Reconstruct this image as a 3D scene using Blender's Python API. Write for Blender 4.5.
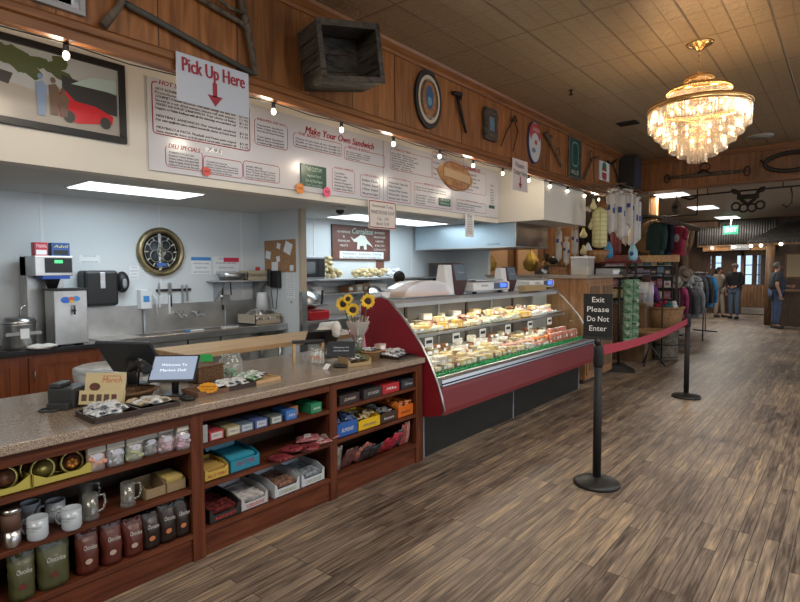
import bpy, bmesh, math, random
from math import sin, cos, pi, radians as R
from mathutils import Vector as V, Matrix as MX
random.seed(7)
S = bpy.context.scene
for o in list(bpy.data.objects): bpy.data.objects.remove(o)
# ---------------- camera ----------------
YAW, PITCH, ROLL, FPX, CH = .69175, .05576, -.00632, 544.13, 1.6
cam = bpy.data.cameras.new('camera'); co = bpy.data.objects.new('camera', cam); S.collection.objects.link(co); S.camera = co
cam.sensor_width = 36; cam.lens = FPX/800*36; cam.clip_start = .02; cam.clip_end = 200
FW = V((-sin(YAW)*cos(PITCH), cos(YAW)*cos(PITCH), -sin(PITCH))); rt0 = V((cos(YAW), sin(YAW), 0)); up0 = rt0.cross(FW)
RT = cos(ROLL)*rt0+sin(ROLL)*up0; UP = cos(ROLL)*up0-sin(ROLL)*rt0; CP = V((0, 0, CH))
mc = MX((RT, UP, -FW)).transposed().to_4x4(); mc.translation = CP; co.matrix_world = mc
def at(x, y, ax, v):        # where the sight line through a photo point meets the real plane ax = v
    d = FW+RT*(x-400)/FPX-UP*(y-301)/FPX; i = 'xyz'.index(ax); return CP+d*((v-CP[i])/d[i])
def mpp(p): return (V(p)-CP).dot(FW)/FPX
# ---------------- world, exposure ----------------
w = bpy.data.worlds.new('world'); S.world = w; w.use_nodes = True
w.node_tree.nodes['Background'].inputs[0].default_value = (.75, .85, 1, 1); w.node_tree.nodes['Background'].inputs[1].default_value = .22
S.view_settings.view_transform = 'Standard'; S.view_settings.look = 'None'; S.view_settings.gamma = 1; S.view_settings.exposure = .3
S.view_settings.use_curve_mapping = False
def area(name, loc, rot, sx, sy, power, col):
    l = bpy.data.lights.new(name, 'AREA'); l.shape = 'RECTANGLE'; l.size = sx; l.size_y = sy; l.energy = power; l.color = col
    o = bpy.data.objects.new(name, l); S.collection.objects.link(o); o.location = loc; o.rotation_euler = rot; return o
def point(name, loc, power, col, rad=.05):
    l = bpy.data.lights.new(name, 'POINT'); l.energy = power; l.color = col; l.shadow_soft_size = rad
    o = bpy.data.objects.new(name, l); S.collection.objects.link(o); o.location = loc; return o
NEUT, WARM, COOL = (1, .92, .82), (1, .7, .4), (.74, .9, 1)
# unseen lamps added: daylight assumed at right, room fill from above and behind
area('window_daylight', (4.3, 3.5, 1.9), (0, R(90), 0), 2.2, 7, 95, (.8, .9, 1))
area('window_daylight', (4.3, 14, 1.9), (0, R(90), 0), 2.2, 6, 110, (.8, .9, 1))
area('shop_ceiling_light', (.6, 2.2, 3.8), (0, 0, 0), 1.2, 3.2, 105, NEUT)
area('shop_ceiling_light', (-.3, -2.6, 3.5), (R(48), 0, R(20)), 2.4, 1.0, 75, NEUT)  # added behind the viewpoint to brighten the faces turned toward it
area('shop_ceiling_light', (1.6, 6.5, 3.8), (0, R(-5), 0), 1.2, 3.4, 90, NEUT)
# ---------------- materials ----------------
def nm(name):
    m = bpy.data.materials.new(name); m.use_nodes = True; nt = m.node_tree; return m, nt, nt.nodes['Principled BSDF']
def mat(name, col, rough=.6, metal=0, spec=.5, bump=0, bs=60, var=0, vs=8, coat=0, emit=None, es=0, st=None):
    m, nt, b = nm(name); c = tuple(col)+(1,)
    b.inputs['Base Color'].default_value = c; b.inputs['Roughness'].default_value = rough; b.inputs['Metallic'].default_value = metal
    b.inputs['Specular IOR Level'].default_value = spec; b.inputs['Coat Weight'].default_value = coat
    if emit: b.inputs['Emission Color'].default_value = tuple(emit)+(1,); b.inputs['Emission Strength'].default_value = es
    N = nt.nodes; L = nt.links
    if bump or var:
        tc = N.new('ShaderNodeTexCoord'); mp = N.new('ShaderNodeMapping'); L.new(tc.outputs['Object'], mp.inputs[0])
        if st: mp.inputs['Scale'].default_value = st
    if var:
        n = N.new('ShaderNodeTexNoise'); n.inputs['Scale'].default_value = vs; n.inputs['Detail'].default_value = 5; L.new(mp.outputs[0], n.inputs[0])
        r = N.new('ShaderNodeValToRGB'); r.color_ramp.elements[0].position = .3; r.color_ramp.elements[1].position = .7
        r.color_ramp.elements[0].color = tuple(max(0, x*(1-var)) for x in col)+(1,); r.color_ramp.elements[1].color = tuple(min(1, x*(1+var)) for x in col)+(1,)
        L.new(n.outputs['Fac'], r.inputs[0]); L.new(r.outputs[0], b.inputs['Base Color'])
    if bump:
        n = N.new('ShaderNodeTexNoise'); n.inputs['Scale'].default_value = bs; n.inputs['Detail'].default_value = 3; L.new(mp.outputs[0], n.inputs[0])
        bp = N.new('ShaderNodeBump'); bp.inputs['Strength'].default_value = bump; bp.inputs['Distance'].default_value = .01
        L.new(n.outputs['Fac'], bp.inputs['Height']); L.new(bp.outputs[0], b.inputs['Normal'])
    return m
def wood(name, c1, c2, st=(1, 1, 12), sc=3, rough=.45, panel=None, bump=.15):
    m, nt, b = nm(name); N = nt.nodes; L = nt.links
    g = N.new('ShaderNodeNewGeometry'); mp = N.new('ShaderNodeMapping'); mp.inputs['Scale'].default_value = st; L.new(g.outputs['Position'], mp.inputs[0])
    n = N.new('ShaderNodeTexNoise'); n.inputs['Scale'].default_value = sc; n.inputs['Detail'].default_value = 6; n.inputs['Distortion'].default_value = 1.2; L.new(mp.outputs[0], n.inputs[0])
    r = N.new('ShaderNodeValToRGB'); r.color_ramp.elements[0].position = .32; r.color_ramp.elements[1].position = .68
    r.color_ramp.elements[0].color = tuple(c1)+(1,); r.color_ramp.elements[1].color = tuple(c2)+(1,)
    L.new(n.outputs['Fac'], r.inputs[0]); out = r.outputs[0]
    if panel:   # plain board-to-board change of tone along one axis
        sx = N.new('ShaderNodeSeparateXYZ'); L.new(g.outputs['Position'], sx.inputs[0])
        mt = N.new('ShaderNodeMath'); mt.operation = 'DIVIDE'; mt.inputs[1].default_value = panel[1]; L.new(sx.outputs[panel[0]], mt.inputs[0])
        fl = N.new('ShaderNodeMath'); fl.operation = 'FLOOR'; L.new(mt.outputs[0], fl.inputs[0])
        wn = N.new('ShaderNodeTexWhiteNoise'); wn.noise_dimensions = '1D'; L.new(fl.outputs[0], wn.inputs['W'])
        mr = N.new('ShaderNodeMapRange'); mr.inputs['To Min'].default_value = .68; mr.inputs['To Max'].default_value = 1.15; L.new(wn.outputs['Value'], mr.inputs[0])
        mx = N.new('ShaderNodeMix'); mx.data_type = 'RGBA'; mx.blend_type = 'MULTIPLY'; mx.inputs[0].default_value = 1
        L.new(out, mx.inputs[6]); L.new(mr.outputs[0], mx.inputs[7]); out = mx.outputs[2]
    L.new(out, b.inputs['Base Color']); b.inputs['Roughness'].default_value = rough
    bp = N.new('ShaderNodeBump'); bp.inputs['Strength'].default_value = bump; bp.inputs['Distance'].default_value = .003; L.new(n.outputs['Fac'], bp.inputs['Height']); L.new(bp.outputs[0], b.inputs['Normal'])
    return m
def glass(name, tint=(.9, .97, .95), gl=.12, rough=.03, milky=0):
    m, nt, b = nm(name); N = nt.nodes; L = nt.links; N.remove(b)
    t = N.new('ShaderNodeBsdfTransparent'); t.inputs[0].default_value = tuple(tint)+(1,)
    g = N.new('ShaderNodeBsdfGlossy'); g.inputs['Roughness'].default_value = rough
    f = N.new('ShaderNodeLayerWeight'); f.inputs[0].default_value = .25
    mr = N.new('ShaderNodeMapRange'); mr.inputs['To Min'].default_value = gl*.4; mr.inputs['To Max'].default_value = min(1, gl*4); L.new(f.outputs['Fresnel'], mr.inputs[0])
    mx = N.new('ShaderNodeMixShader'); L.new(mr.outputs[0], mx.inputs[0]); L.new(t.outputs[0], mx.inputs[1]); L.new(g.outputs[0], mx.inputs[2]); o = mx.outputs[0]
    if milky:
        d = N.new('ShaderNodeBsdfTranslucent'); d.inputs[0].default_value = (.95, .93, .9, 1); d2 = N.new('ShaderNodeBsdfDiffuse'); d2.inputs[0].default_value = (.9, .88, .84, 1)
        a = N.new('ShaderNodeAddShader'); L.new(d.outputs[0], a.inputs[0]); L.new(d2.outputs[0], a.inputs[1])
        m2 = N.new('ShaderNodeMixShader'); m2.inputs[0].default_value = milky; L.new(o, m2.inputs[1]); L.new(a.outputs[0], m2.inputs[2]); o = m2.outputs[0]
    L.new(o, N['Material Output'].inputs[0]); return m
def flooring():
    m, nt, b = nm('worn_planks'); N = nt.nodes; L = nt.links
    g = N.new('ShaderNodeNewGeometry'); s = N.new('ShaderNodeSeparateXYZ'); L.new(g.outputs['Position'], s.inputs[0])
    c = N.new('ShaderNodeCombineXYZ'); L.new(s.outputs[1], c.inputs[0]); L.new(s.outputs[0], c.inputs[1])
    def brick(c1, c2, mo, bias=0):
        k = N.new('ShaderNodeTexBrick'); k.offset = .37; k.offset_frequency = 3; k.squash = 1
        k.inputs['Scale'].default_value = 1; k.inputs['Brick Width'].default_value = .95; k.inputs['Row Height'].default_value = .068
        k.inputs['Mortar Size'].default_value = .0022; k.inputs['Mortar Smooth'].default_value = .3; k.inputs['Bias'].default_value = bias
        for i, v in ((1, c1), (2, c2), (3, mo)): k.inputs[i].default_value = (v, v, v, 1)
        L.new(c.outputs[0], k.inputs[0]); return k
    k = brick(0, 1, .5)
    mp = N.new('ShaderNodeMapping'); mp.inputs['Scale'].default_value = (16, 1.3, 1); L.new(g.outputs['Position'], mp.inputs[0])
    wv = N.new('ShaderNodeMix'); wv.data_type = 'RGBA'; wv.blend_type = 'ADD'; wv.inputs[0].default_value = 1   # grain differs plank to plank
    ml = N.new('ShaderNodeMix'); ml.data_type = 'RGBA'; ml.blend_type = 'MULTIPLY'; ml.inputs[0].default_value = 1; ml.inputs[7].default_value = (9, 5, 3, 1); ml.clamp_result = False
    L.new(k.outputs[0], ml.inputs[6]); L.new(mp.outputs[0], wv.inputs[6]); L.new(ml.outputs[2], wv.inputs[7])
    n1 = N.new('ShaderNodeTexNoise'); n1.inputs['Scale'].default_value = 2.2; n1.inputs['Detail'].default_value = 7; n1.inputs['Distortion'].default_value = .6; L.new(wv.outputs[2], n1.inputs[0])
    n2 = N.new('ShaderNodeTexNoise'); n2.inputs['Scale'].default_value = .8; n2.inputs['Detail'].default_value = 3; L.new(g.outputs['Position'], n2.inputs[0])
    mp3 = N.new('ShaderNodeMapping'); mp3.inputs['Scale'].default_value = (60, 3, 1); L.new(g.outputs['Position'], mp3.inputs[0])
    n3 = N.new('ShaderNodeTexNoise'); n3.inputs['Scale'].default_value = 1.3; n3.inputs['Detail'].default_value = 5; L.new(mp3.outputs[0], n3.inputs[0])
    def ma(op, a, bb, av=None, bv=None):
        q = N.new('ShaderNodeMath'); q.operation = op
        if a is not None: L.new(a, q.inputs[0])
        else: q.inputs[0].default_value = av
        if bb is not None: L.new(bb, q.inputs[1])
        else: q.inputs[1].default_value = bv
        return q.outputs[0]
    f = ma('ADD', ma('MULTIPLY', k.outputs[0], None, bv=.17), ma('MULTIPLY', n1.outputs['Fac'], None, bv=.62))
    f = ma('ADD', f, ma('MULTIPLY', n3.outputs['Fac'], None, bv=.5)); f = ma('ADD', f, ma('MULTIPLY', n2.outputs['Fac'], None, bv=.45)); f = ma('SUBTRACT', f, None, bv=.405)
    r = N.new('ShaderNodeValToRGB'); e = r.color_ramp.elements
    e[0].position = .26; e[0].color = (.05, .034, .025, 1); e[1].position = .76; e[1].color = (.5, .36, .21, 1)
    for p, cc in ((.38, (.12, .09, .07)), (.5, (.205, .155, .115)), (.58, (.27, .207, .15)), (.66, (.37, .27, .165))):
        q = e.new(p); q.color = cc+(1,)
    L.new(f, r.inputs[0])
    mx = N.new('ShaderNodeMix'); mx.data_type = 'RGBA'; L.new(k.outputs['Fac'], mx.inputs[0]); L.new(r.outputs[0], mx.inputs[6]); mx.inputs[7].default_value = (.03, .022, .017, 1)
    L.new(mx.outputs[2], b.inputs['Base Color'])
    rr = N.new('ShaderNodeMapRange'); rr.inputs['To Min'].default_value = .3; rr.inputs['To Max'].default_value = .6; L.new(n1.outputs['Fac'], rr.inputs[0]); L.new(rr.outputs[0], b.inputs['Roughness'])
    bp = N.new('ShaderNodeBump'); bp.inputs['Strength'].default_value = .5; bp.inputs['Distance'].default_value = .004
    hh = ma('SUBTRACT', ma('MULTIPLY', n3.outputs['Fac'], None, bv=.6), k.outputs['Fac']); L.new(hh, bp.inputs['Height']); L.new(bp.outputs[0], b.inputs['Normal'])
    return m
def tin():
    m, nt, b = nm('pressed_tin'); N = nt.nodes; L = nt.links
    g = N.new('ShaderNodeNewGeometry'); mp = N.new('ShaderNodeMapping'); L.new(g.outputs['Position'], mp.inputs[0])
    def brick(wd, h, ms, off=0):
        k = N.new('ShaderNodeTexBrick'); k.offset = off; k.inputs['Scale'].default_value = 1; k.inputs['Brick Width'].default_value = wd; k.inputs['Row Height'].default_value = h
        k.inputs['Mortar Size'].default_value = ms; k.inputs['Mortar Smooth'].default_value = .5; L.new(mp.outputs[0], k.inputs[0]); return k.outputs['Fac']
    a = brick(.61, 1.22, .011); a2 = brick(.305, .61, .008); a3 = brick(.152, .152, .005)
    n = N.new('ShaderNodeTexNoise'); n.inputs['Scale'].default_value = 38; n.inputs['Detail'].default_value = 3; L.new(g.outputs['Position'], n.inputs[0])
    vo = N.new('ShaderNodeTexVoronoi'); vo.inputs['Scale'].default_value = 26; L.new(g.outputs['Position'], vo.inputs[0])
    def ma(op, x, y, bv=None):
        q = N.new('ShaderNodeMath'); q.operation = op; L.new(x, q.inputs[0])
        if y is not None: L.new(y, q.inputs[1])
        else: q.inputs[1].default_value = bv
        return q.outputs[0]
    h = ma('ADD', ma('MULTIPLY', a, None, 1.4), ma('MULTIPLY', a2, None, .7)); h = ma('ADD', h, ma('MULTIPLY', a3, None, .8))
    h = ma('ADD', h, ma('MULTIPLY', vo.outputs[0], None, .5)); h = ma('ADD', h, ma('MULTIPLY', n.outputs['Fac'], None, .5))
    bp = N.new('ShaderNodeBump'); bp.inputs['Strength'].default_value = .9; bp.inputs['Distance'].default_value = .012; L.new(h, bp.inputs['Height']); L.new(bp.outputs[0], b.inputs['Normal'])
    r = N.new('ShaderNodeMix'); r.data_type = 'RGBA'; r.inputs[6].default_value = (.36, .265, .16, 1); r.inputs[7].default_value = (.24, .17, .1, 1)
    L.new(ma('MINIMUM', ma('ADD', ma('ADD', a, ma('MULTIPLY', a2, None, .45)), ma('MULTIPLY', a3, None, .5)), None, 1), r.inputs[0]); L.new(r.outputs[2], b.inputs['Base Color'])
    b.inputs['Roughness'].default_value = .42; b.inputs['Metallic'].default_value = .25; return m
def granite():
    m, nt, b = nm('speckled_stone'); N = nt.nodes; L = nt.links
    g = N.new('ShaderNodeNewGeometry'); n = N.new('ShaderNodeTexNoise'); n.inputs['Scale'].default_value = 230; n.inputs['Detail'].default_value = 5; L.new(g.outputs['Position'], n.inputs[0])
    r = N.new('ShaderNodeValToRGB'); e = r.color_ramp.elements; e[0].position = .36; e[0].color = (.13, .095, .07, 1); e[1].position = .66; e[1].color = (.46, .38, .3, 1)
    q = e.new(.5); q.color = (.29, .225, .17, 1)
    L.new(n.outputs['Fac'], r.inputs[0]); L.new(r.outputs[0], b.inputs['Base Color']); b.inputs['Roughness'].default_value = .17; b.inputs['Specular IOR Level'].default_value = .6
    return m
M = {}
def K(name, *a, **k):
    if name not in M: M[name] = mat(name, *a, **k)
    return M[name]
M['floor'] = flooring(); M['tin'] = tin(); M['stone'] = granite()
M['oak'] = wood('oak_panelling', (.17, .06, .018), (.36, .145, .045), (5, 5, .45), 3, .38, (1, .61))
M['oakx'] = wood('oak_cross_panelling', (.17, .06, .018), (.36, .145, .045), (5, 5, .45), 3, .42, (0, .5))
M['trim'] = wood('oak_trim', (.14, .05, .015), (.28, .11, .034), (6, .4, 6), 3, .35)
M['trimx'] = wood('oak_cross_trim', (.14, .05, .015), (.28, .11, .034), (.4, 6, 6), 3, .35)
M['cherry'] = wood('cherry', (.065, .017, .008), (.135, .04, .018), (6, .6, 6), 3, .5)
M['cherryv'] = wood('cherry_upright', (.065, .017, .008), (.135, .04, .018), (6, 6, .6), 3, .5)
for q_ in ('cherry', 'cherryv'): M[q_].node_tree.nodes['Principled BSDF'].inputs['Specular IOR Level'].default_value = .2
M['kcab'] = wood('orange_cherry', (.14, .035, .012), (.24, .07, .024), (6, 6, .7), 3, .35)
M['butcher'] = wood('butcher_block', (.42, .25, .12), (.62, .42, .23), (9, .6, 6), 2.2, .4)
M['rustic'] = wood('weathered_wood', (.018, .015, .012), (.09, .072, .055), (9, .8, 9), 3, .8, None, .6)
M['rusticx'] = wood('weathered_side_wood', (.018, .015, .012), (.09, .072, .055), (.8, .8, 9), 3, .8, None, .6)
M['rustic2'] = wood('weathered_pole', (.05, .038, .026), (.15, .115, .08), (3, 3, 3), 4, .8, None, .6)
M['honey'] = wood('honey_wood', (.2, .095, .035), (.38, .19, .08), (5, 5, .6), 3, .45)
M['dkwood'] = wood('dark_wood', (.03, .016, .01), (.075, .04, .022), (5, 5, .6), 3, .5)
M['log'] = wood('log', (.09, .045, .02), (.2, .11, .05), (3, 3, .6), 3, .6)
M['wicker'] = mat('wicker', (.3, .17, .075), .7, bump=1, bs=60, var=.45, vs=30, st=(1, 1, 3))
M['wickerd'] = mat('brown_wicker', (.14, .07, .03), .7, bump=1, bs=60, var=.5, vs=40, st=(1, 1, 3))
M['glass'] = glass('clear_glass'); M['case_glass'] = glass('case_glass', (.97, .99, .98), .07); M['jar'] = glass('jar_glass', (.94, .98, .96), .16, .08, .06)
M['plastic'] = glass('clear_plastic', (.93, .95, .97), .22, .15, .18); M['film'] = glass('milky_film', (.9, .92, .93), .2, .2, .16)
M['crystal'] = glass('crystal', (1, .95, .88), .3, .08, .07)
def tube_light(name, col, st): return mat(name, (.9, .9, .9), .5, emit=col, es=st)
# ---------------- mesh builder ----------------
_tc = {}
def _tm(s, italic):
    k = (s, italic)
    if k not in _tc:
        c = bpy.data.curves.new('t', 'FONT'); c.body = s; c.size = 1; c.align_x = 'CENTER'; c.align_y = 'CENTER'; c.resolution_u = 2; c.offset = 0; c.shear = .25 if italic else 0
        o = bpy.data.objects.new('t', c); me = o.to_mesh(); _tc[k] = ([v.co.copy() for v in me.vertices], [list(p.vertices) for p in me.polygons])
        o.to_mesh_clear(); bpy.data.objects.remove(o); bpy.data.curves.remove(c)
    return _tc[k]
I4 = MX.Identity(4)
class MB:
    def __init__(s): s.v = []; s.f = []; s.m = []; s.s = []; s.T = I4; s.k = 0; s.bold = 0
    def add(s, vs, fs, smooth=False):
        b = len(s.v); T = s.T; s.v += [T @ V(p) for p in vs]
        for i, f in enumerate(fs): s.f.append([b+j for j in f]); s.m.append(s.k); s.s.append(smooth if isinstance(smooth, bool) else smooth[i])
        return s
    def box(s, x0, x1, y0, y1, z0, z1):
        return s.add([(x, y, z) for x in (x0, x1) for y in (y0, y1) for z in (z0, z1)], [(0, 1, 3, 2), (4, 6, 7, 5), (0, 4, 5, 1), (2, 3, 7, 6), (0, 2, 6, 4), (1, 5, 7, 3)])
    def cb(s, c, d, T=None):
        if T is None: return s.box(c[0]-d[0]/2, c[0]+d[0]/2, c[1]-d[1]/2, c[1]+d[1]/2, c[2]-d[2]/2, c[2]+d[2]/2)
        o = s.T; s.T = o @ MX.Translation(c) @ T; s.box(-d[0]/2, d[0]/2, -d[1]/2, d[1]/2, -d[2]/2, d[2]/2); s.T = o; return s
    def lathe(s, prof, c=(0, 0, 0), n=20, T=None, caps=True):
        o = s.T; s.T = o @ MX.Translation(c) @ (T or I4); vs = []; fs = []; m = len(prof)
        for r, z in prof:
            for i in range(n): a = 2*pi*i/n; vs.append((max(r, 1e-5)*cos(a), max(r, 1e-5)*sin(a), z))
        for j in range(m-1):
            for i in range(n): fs.append((j*n+i, j*n+(i+1) % n, (j+1)*n+(i+1) % n, (j+1)*n+i))
        sm = [True]*len(fs)
        if caps and prof[0][0] > 1e-4: fs.append(list(range(n))[::-1]); sm.append(False)
        if caps and prof[-1][0] > 1e-4: fs.append([(m-1)*n+i for i in range(n)]); sm.append(False)
        s.add(vs, fs, sm); s.T = o; return s
    def cyl(s, p0, p1, r0, r1=None, n=12):
        p0 = V(p0); p1 = V(p1); d = p1-p0; q = d.to_track_quat('Z', 'Y').to_matrix().to_4x4()
        return s.lathe([(r0, 0), (r0 if r1 is None else r1, d.length)], p0, n, q)
    def tube(s, pts, r, n=8):
        pts = [V(p) for p in pts]; m = len(pts); rs = r if isinstance(r, (list, tuple)) else [r]*m; vs = []; fs = []; up = V((.03, .05, 1))
        for j, p in enumerate(pts):
            t = (pts[min(j+1, m-1)]-pts[max(j-1, 0)]).normalized(); a = t.cross(up)
            if a.length < .05: a = t.cross(V((1, 0, 0)))
            a.normalize(); b = t.cross(a).normalized()
            if j and a.dot(la) < 0: a = -a; b = -b
            la = a
            for i in range(n): q = 2*pi*i/n; vs.append(p+(a*cos(q)+b*sin(q))*rs[j])
        for j in range(m-1):
            for i in range(n): fs.append((j*n+i, j*n+(i+1) % n, (j+1)*n+(i+1) % n, (j+1)*n+i))
        sm = [True]*len(fs)+[False]*2; fs += [list(range(n))[::-1], [(m-1)*n+i for i in range(n)]]
        return s.add(vs, fs, sm)
    def prism(s, poly, ax, d0, d1):     # poly in the two other axes, extruded along ax
        def P(u, v, d): return {'x': (d, u, v), 'y': (u, d, v), 'z': (u, v, d)}[ax]
        n = len(poly); vs = [P(u, v, d0) for u, v in poly]+[P(u, v, d1) for u, v in poly]
        return s.add(vs, [list(range(n))[::-1], list(range(n, 2*n))]+[(i, (i+1) % n, n+(i+1) % n, n+i) for i in range(n)])
    def sph(s, c, r, nu=12, nv=8, T=None, fn=None):
        r = r if isinstance(r, (list, tuple)) else (r, r, r); o = s.T; s.T = o @ MX.Translation(c) @ (T or I4); vs = []; fs = []
        for j in range(nv+1):
            t = pi*j/nv
            for i in range(nu):
                a = 2*pi*i/nu; st = max(sin(t), 1e-4); p = V((r[0]*st*cos(a), r[1]*st*sin(a), r[2]*cos(t))); vs.append(fn(p) if fn else p)
        for j in range(nv):
            for i in range(nu): fs.append((j*nu+i, (j+1)*nu+i, (j+1)*nu+(i+1) % nu, j*nu+(i+1) % nu))
        s.add(vs, fs, True); s.T = o; return s
    def pouch(s, w, h, d, seed=0, top=.15, flat=.9, wr=.12, nu=8, nv=9, cen=False):   # standing bag in the xz plane, depth along y, filled low, pinched at the top
        rn = random.Random(seed); vs = []; fs = []
        for sd in (1, -1):
            for j in range(nv+1):
                v = j/nv
                if cen: dep = d/2*math.sqrt(max(0, 1-(2*v-1)**2))
                else: dep = d/2*(flat+(1-flat)*sin(min(1, v*3)*pi/2))*(1 if v < .45 else max(0, 1-((v-.45)/(1-top-.45))**1.7) if v < 1-top else 0)
                for i in range(nu+1):
                    u = 2*i/nu-1; e = math.sqrt(max(0, 1-abs(u)**3)); y = sd*(dep*e+.001)+rn.uniform(-1, 1)*wr*d*.5*e*(0 if (v == 0) else 1)
                    wob = w*.02*rn.uniform(-1, 1); vs.append((u*w/2*(1-.06*(1-v) if not cen else 1)+wob, y, h*v))
        k = (nu+1)*(nv+1)
        for sd in (0, 1):
            for j in range(nv):
                for i in range(nu): a = sd*k+j*(nu+1)+i; fs.append((a, a+1, a+nu+2, a+nu+1) if sd else (a, a+nu+1, a+nu+2, a+1))
        for j in range(nv):
            for i in (0, nu): a = j*(nu+1)+i; fs.append((a, a+nu+1, k+a+nu+1, k+a))
        for j in (0, nv):
            for i in range(nu): a = j*(nu+1)+i; fs.append((a, a+1, k+a+1, k+a))
        return s.add(vs, fs, True)
    def text(s, t, size, T, wide=None, italic=False, ext=.0006):     # lettering in the local xy plane of T, facing +z
        vs, fs = _tm(t, italic)
        if not vs: return s
        sx = size
        if wide:
            w0 = max(v.x for v in vs)-min(v.x for v in vs); sx = wide/max(w0, 1e-4)
        o = s.T; s.T = o @ T
        for b in ((-1, 0, 1) if s.bold else (0,)): s.add([(v.x*sx+b*s.bold*size, v.y*size, ext+.00015*b) for v in vs], fs)
        s.T = o; return s
    def ring(s, hw, hh, rad, t, T, n=5, ext=.0006, dz=0):     # rounded outline in the xy plane
        pts = []
        for cx, cy, a0 in ((hw-rad, hh-rad, 0), (-hw+rad, hh-rad, 90), (-hw+rad, -hh+rad, 180), (hw-rad, -hh+rad, 270)):
            for i in range(n+1): a = R(a0+90*i/n); pts.append((cx, cy, cos(a), sin(a)))
        vs = [(x+c*rad, y+q*rad, ext) for x, y, c, q in pts]+[(x+c*(rad-t), y+q*(rad-t), ext) for x, y, c, q in pts]; k = len(pts)
        o = s.T; s.T = o @ T; s.add(vs, [(i, (i+1) % k, k+(i+1) % k, k+i) for i in range(k)]); s.T = o; return s
    def disc(s, rx, ry, T, n=28, ext=.0006, fn=None):
        o = s.T; s.T = o @ T; s.add([(rx*cos(2*pi*i/n), ry*sin(2*pi*i/n), ext) for i in range(n)], [list(range(n))]); s.T = o; return s
    def build(s, name, m, parent=None, loc=(0, 0, 0), bev=0, rz=0):
        me = bpy.data.meshes.new(name); me.from_pydata([tuple(v) for v in s.v], [], s.f)
        for x in (m if isinstance(m, (list, tuple)) else [m]): me.materials.append(x if not isinstance(x, str) else M[x])
        me.polygons.foreach_set('material_index', s.m); me.polygons.foreach_set('use_smooth', s.s)
        b = bmesh.new(); b.from_mesh(me); bmesh.ops.recalc_face_normals(b, faces=b.faces); b.to_mesh(me); b.free(); me.update()
        o = bpy.data.objects.new(name, me); S.collection.objects.link(o); o.location = loc; o.rotation_euler = (0, 0, rz)
        if parent: o.parent = parent
        if bev:
            bv = o.modifiers.new('bevel', 'BEVEL'); bv.width = bev; bv.segments = 2; bv.limit_method = 'ANGLE'; bv.angle_limit = R(50)
        return o
def tag(o, label, cat, group=None, kind=None):
    o['label'] = label; o['category'] = cat
    if group: o['group'] = group
    if kind: o['kind'] = kind
    return o
def thing(name, label, cat, loc=(0, 0, 0), rz=0, group=None):
    o = bpy.data.objects.new(name, None); S.collection.objects.link(o); o.location = loc; o.rotation_euler = (0, 0, rz); o.empty_display_size = .05
    return tag(o, label, cat, group)
def one(name, label, cat, mb, m, loc=(0, 0, 0), rz=0, group=None, bev=0): return tag(mb.build(name, m, None, loc, bev, rz), label, cat, group)
def struct(name, mb, m, parent=None, bev=0):
    o = mb.build(name, m, parent, bev=bev)
    if not parent: o['kind'] = 'structure'
    return o
def kids(o): return [c for c in bpy.data.objects if c.parent == o]
def dup(root, loc, rz=None, label=None, group=None):
    r = root.copy(); S.collection.objects.link(r); r.location = loc
    if rz is not None: r.rotation_euler = (0, 0, rz)
    if label: r['label'] = label
    if group: r['group'] = group
    for c in kids(root):
        q = c.copy(); S.collection.objects.link(q); q.parent = r
        for g in kids(c): h = g.copy(); S.collection.objects.link(h); h.parent = q
    return r
ORD = 'first second third fourth fifth sixth seventh eighth ninth tenth eleventh twelfth thirteenth fourteenth fifteenth sixteenth seventeenth eighteenth nineteenth twentieth twenty-first twenty-second twenty-third twenty-fourth twenty-fifth twenty-sixth twenty-seventh twenty-eighth twenty-ninth thirtieth'.split()
def FX(p, tilt=0, off=0):    # frame on a wall facing +x : local x = world +y, local y = up, local z = +x
    return MX.Translation(V(p)+V((off, 0, 0))) @ MX(((0, 0, 1), (1, 0, 0), (0, 1, 0))).to_4x4() @ MX.Rotation(tilt, 4, 'Z')
def FY(p, tilt=0):           # frame facing -y (toward the camera): local x = world +x, local y = up, local z = -y
    return MX.Translation(p) @ MX(((1, 0, 0), (0, 0, -1), (0, 1, 0))).to_4x4() @ MX.Rotation(tilt, 4, 'Z')
B = MB
# ================= SETTING =================
KX = -6.35; FXX = -3.6; ZC = 3.86; YB = 12.1; YE = 22.3
white = K('white_wall', (.72, .69, .62), .6); kwall = K('kitchen_wall_panel', (.66, .70, .72), .35); kceil = K('kitchen_ceiling', (.62, .62, .6), .8, bump=.1)
struct('floor', B().box(-9, 4.6, -4, YE+.2, -.1, 0), 'floor')
struct('ceiling', B().box(-4.6, 4.6, -4, YB+.3, ZC, ZC+.1), 'tin')
FC = K('far_ceiling', (.34, .26, .18), .6, bump=.2, bs=20)
struct('ceiling_entrance', B().box(-9, 4.6, YB+.25, YE+.2, 3.32, 3.42), FC)
struct('wall_left', B().box(-4.6, -4.45, -1, 7.9, 2.36, 3.0), white)
struct('wall_left_box', B().box(-4.6, -3.66, 7.9, 9.6, 2.37, 3.86), white)
struct('wall_left_upper', B().box(-4.6, -4.45, -1, 7.9, 3.0, 3.9), white)
struct('wall_left_frieze', B().box(-3.63, -3.6, -1, YB, 2.98, ZC), 'oak')
m = B()
for i in range(24):
    y = -.6+i*.61
    if y < YB: m.box(-3.6, -3.597, y, y+.006, 3.06, ZC-.1)
struct('trim_4', m, 'dkwood')
struct('trim_1', B().prism([(-3.6, ZC), (-3.52, ZC), (-3.53, ZC-.03), (-3.575, ZC-.07), (-3.58, ZC-.1), (-3.6, ZC-.1)], 'y', -1, YB), 'trim')
struct('trim_2', B().prism([(-3.6, 3.09), (-3.57, 3.09), (-3.55, 3.07), (-3.55, 3.03), (-3.57, 3.02), (-3.57, 2.965), (-3.64, 2.965), (-3.64, 2.98), (-3.6, 2.98)], 'y', -1, YB), 'trim')
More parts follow.
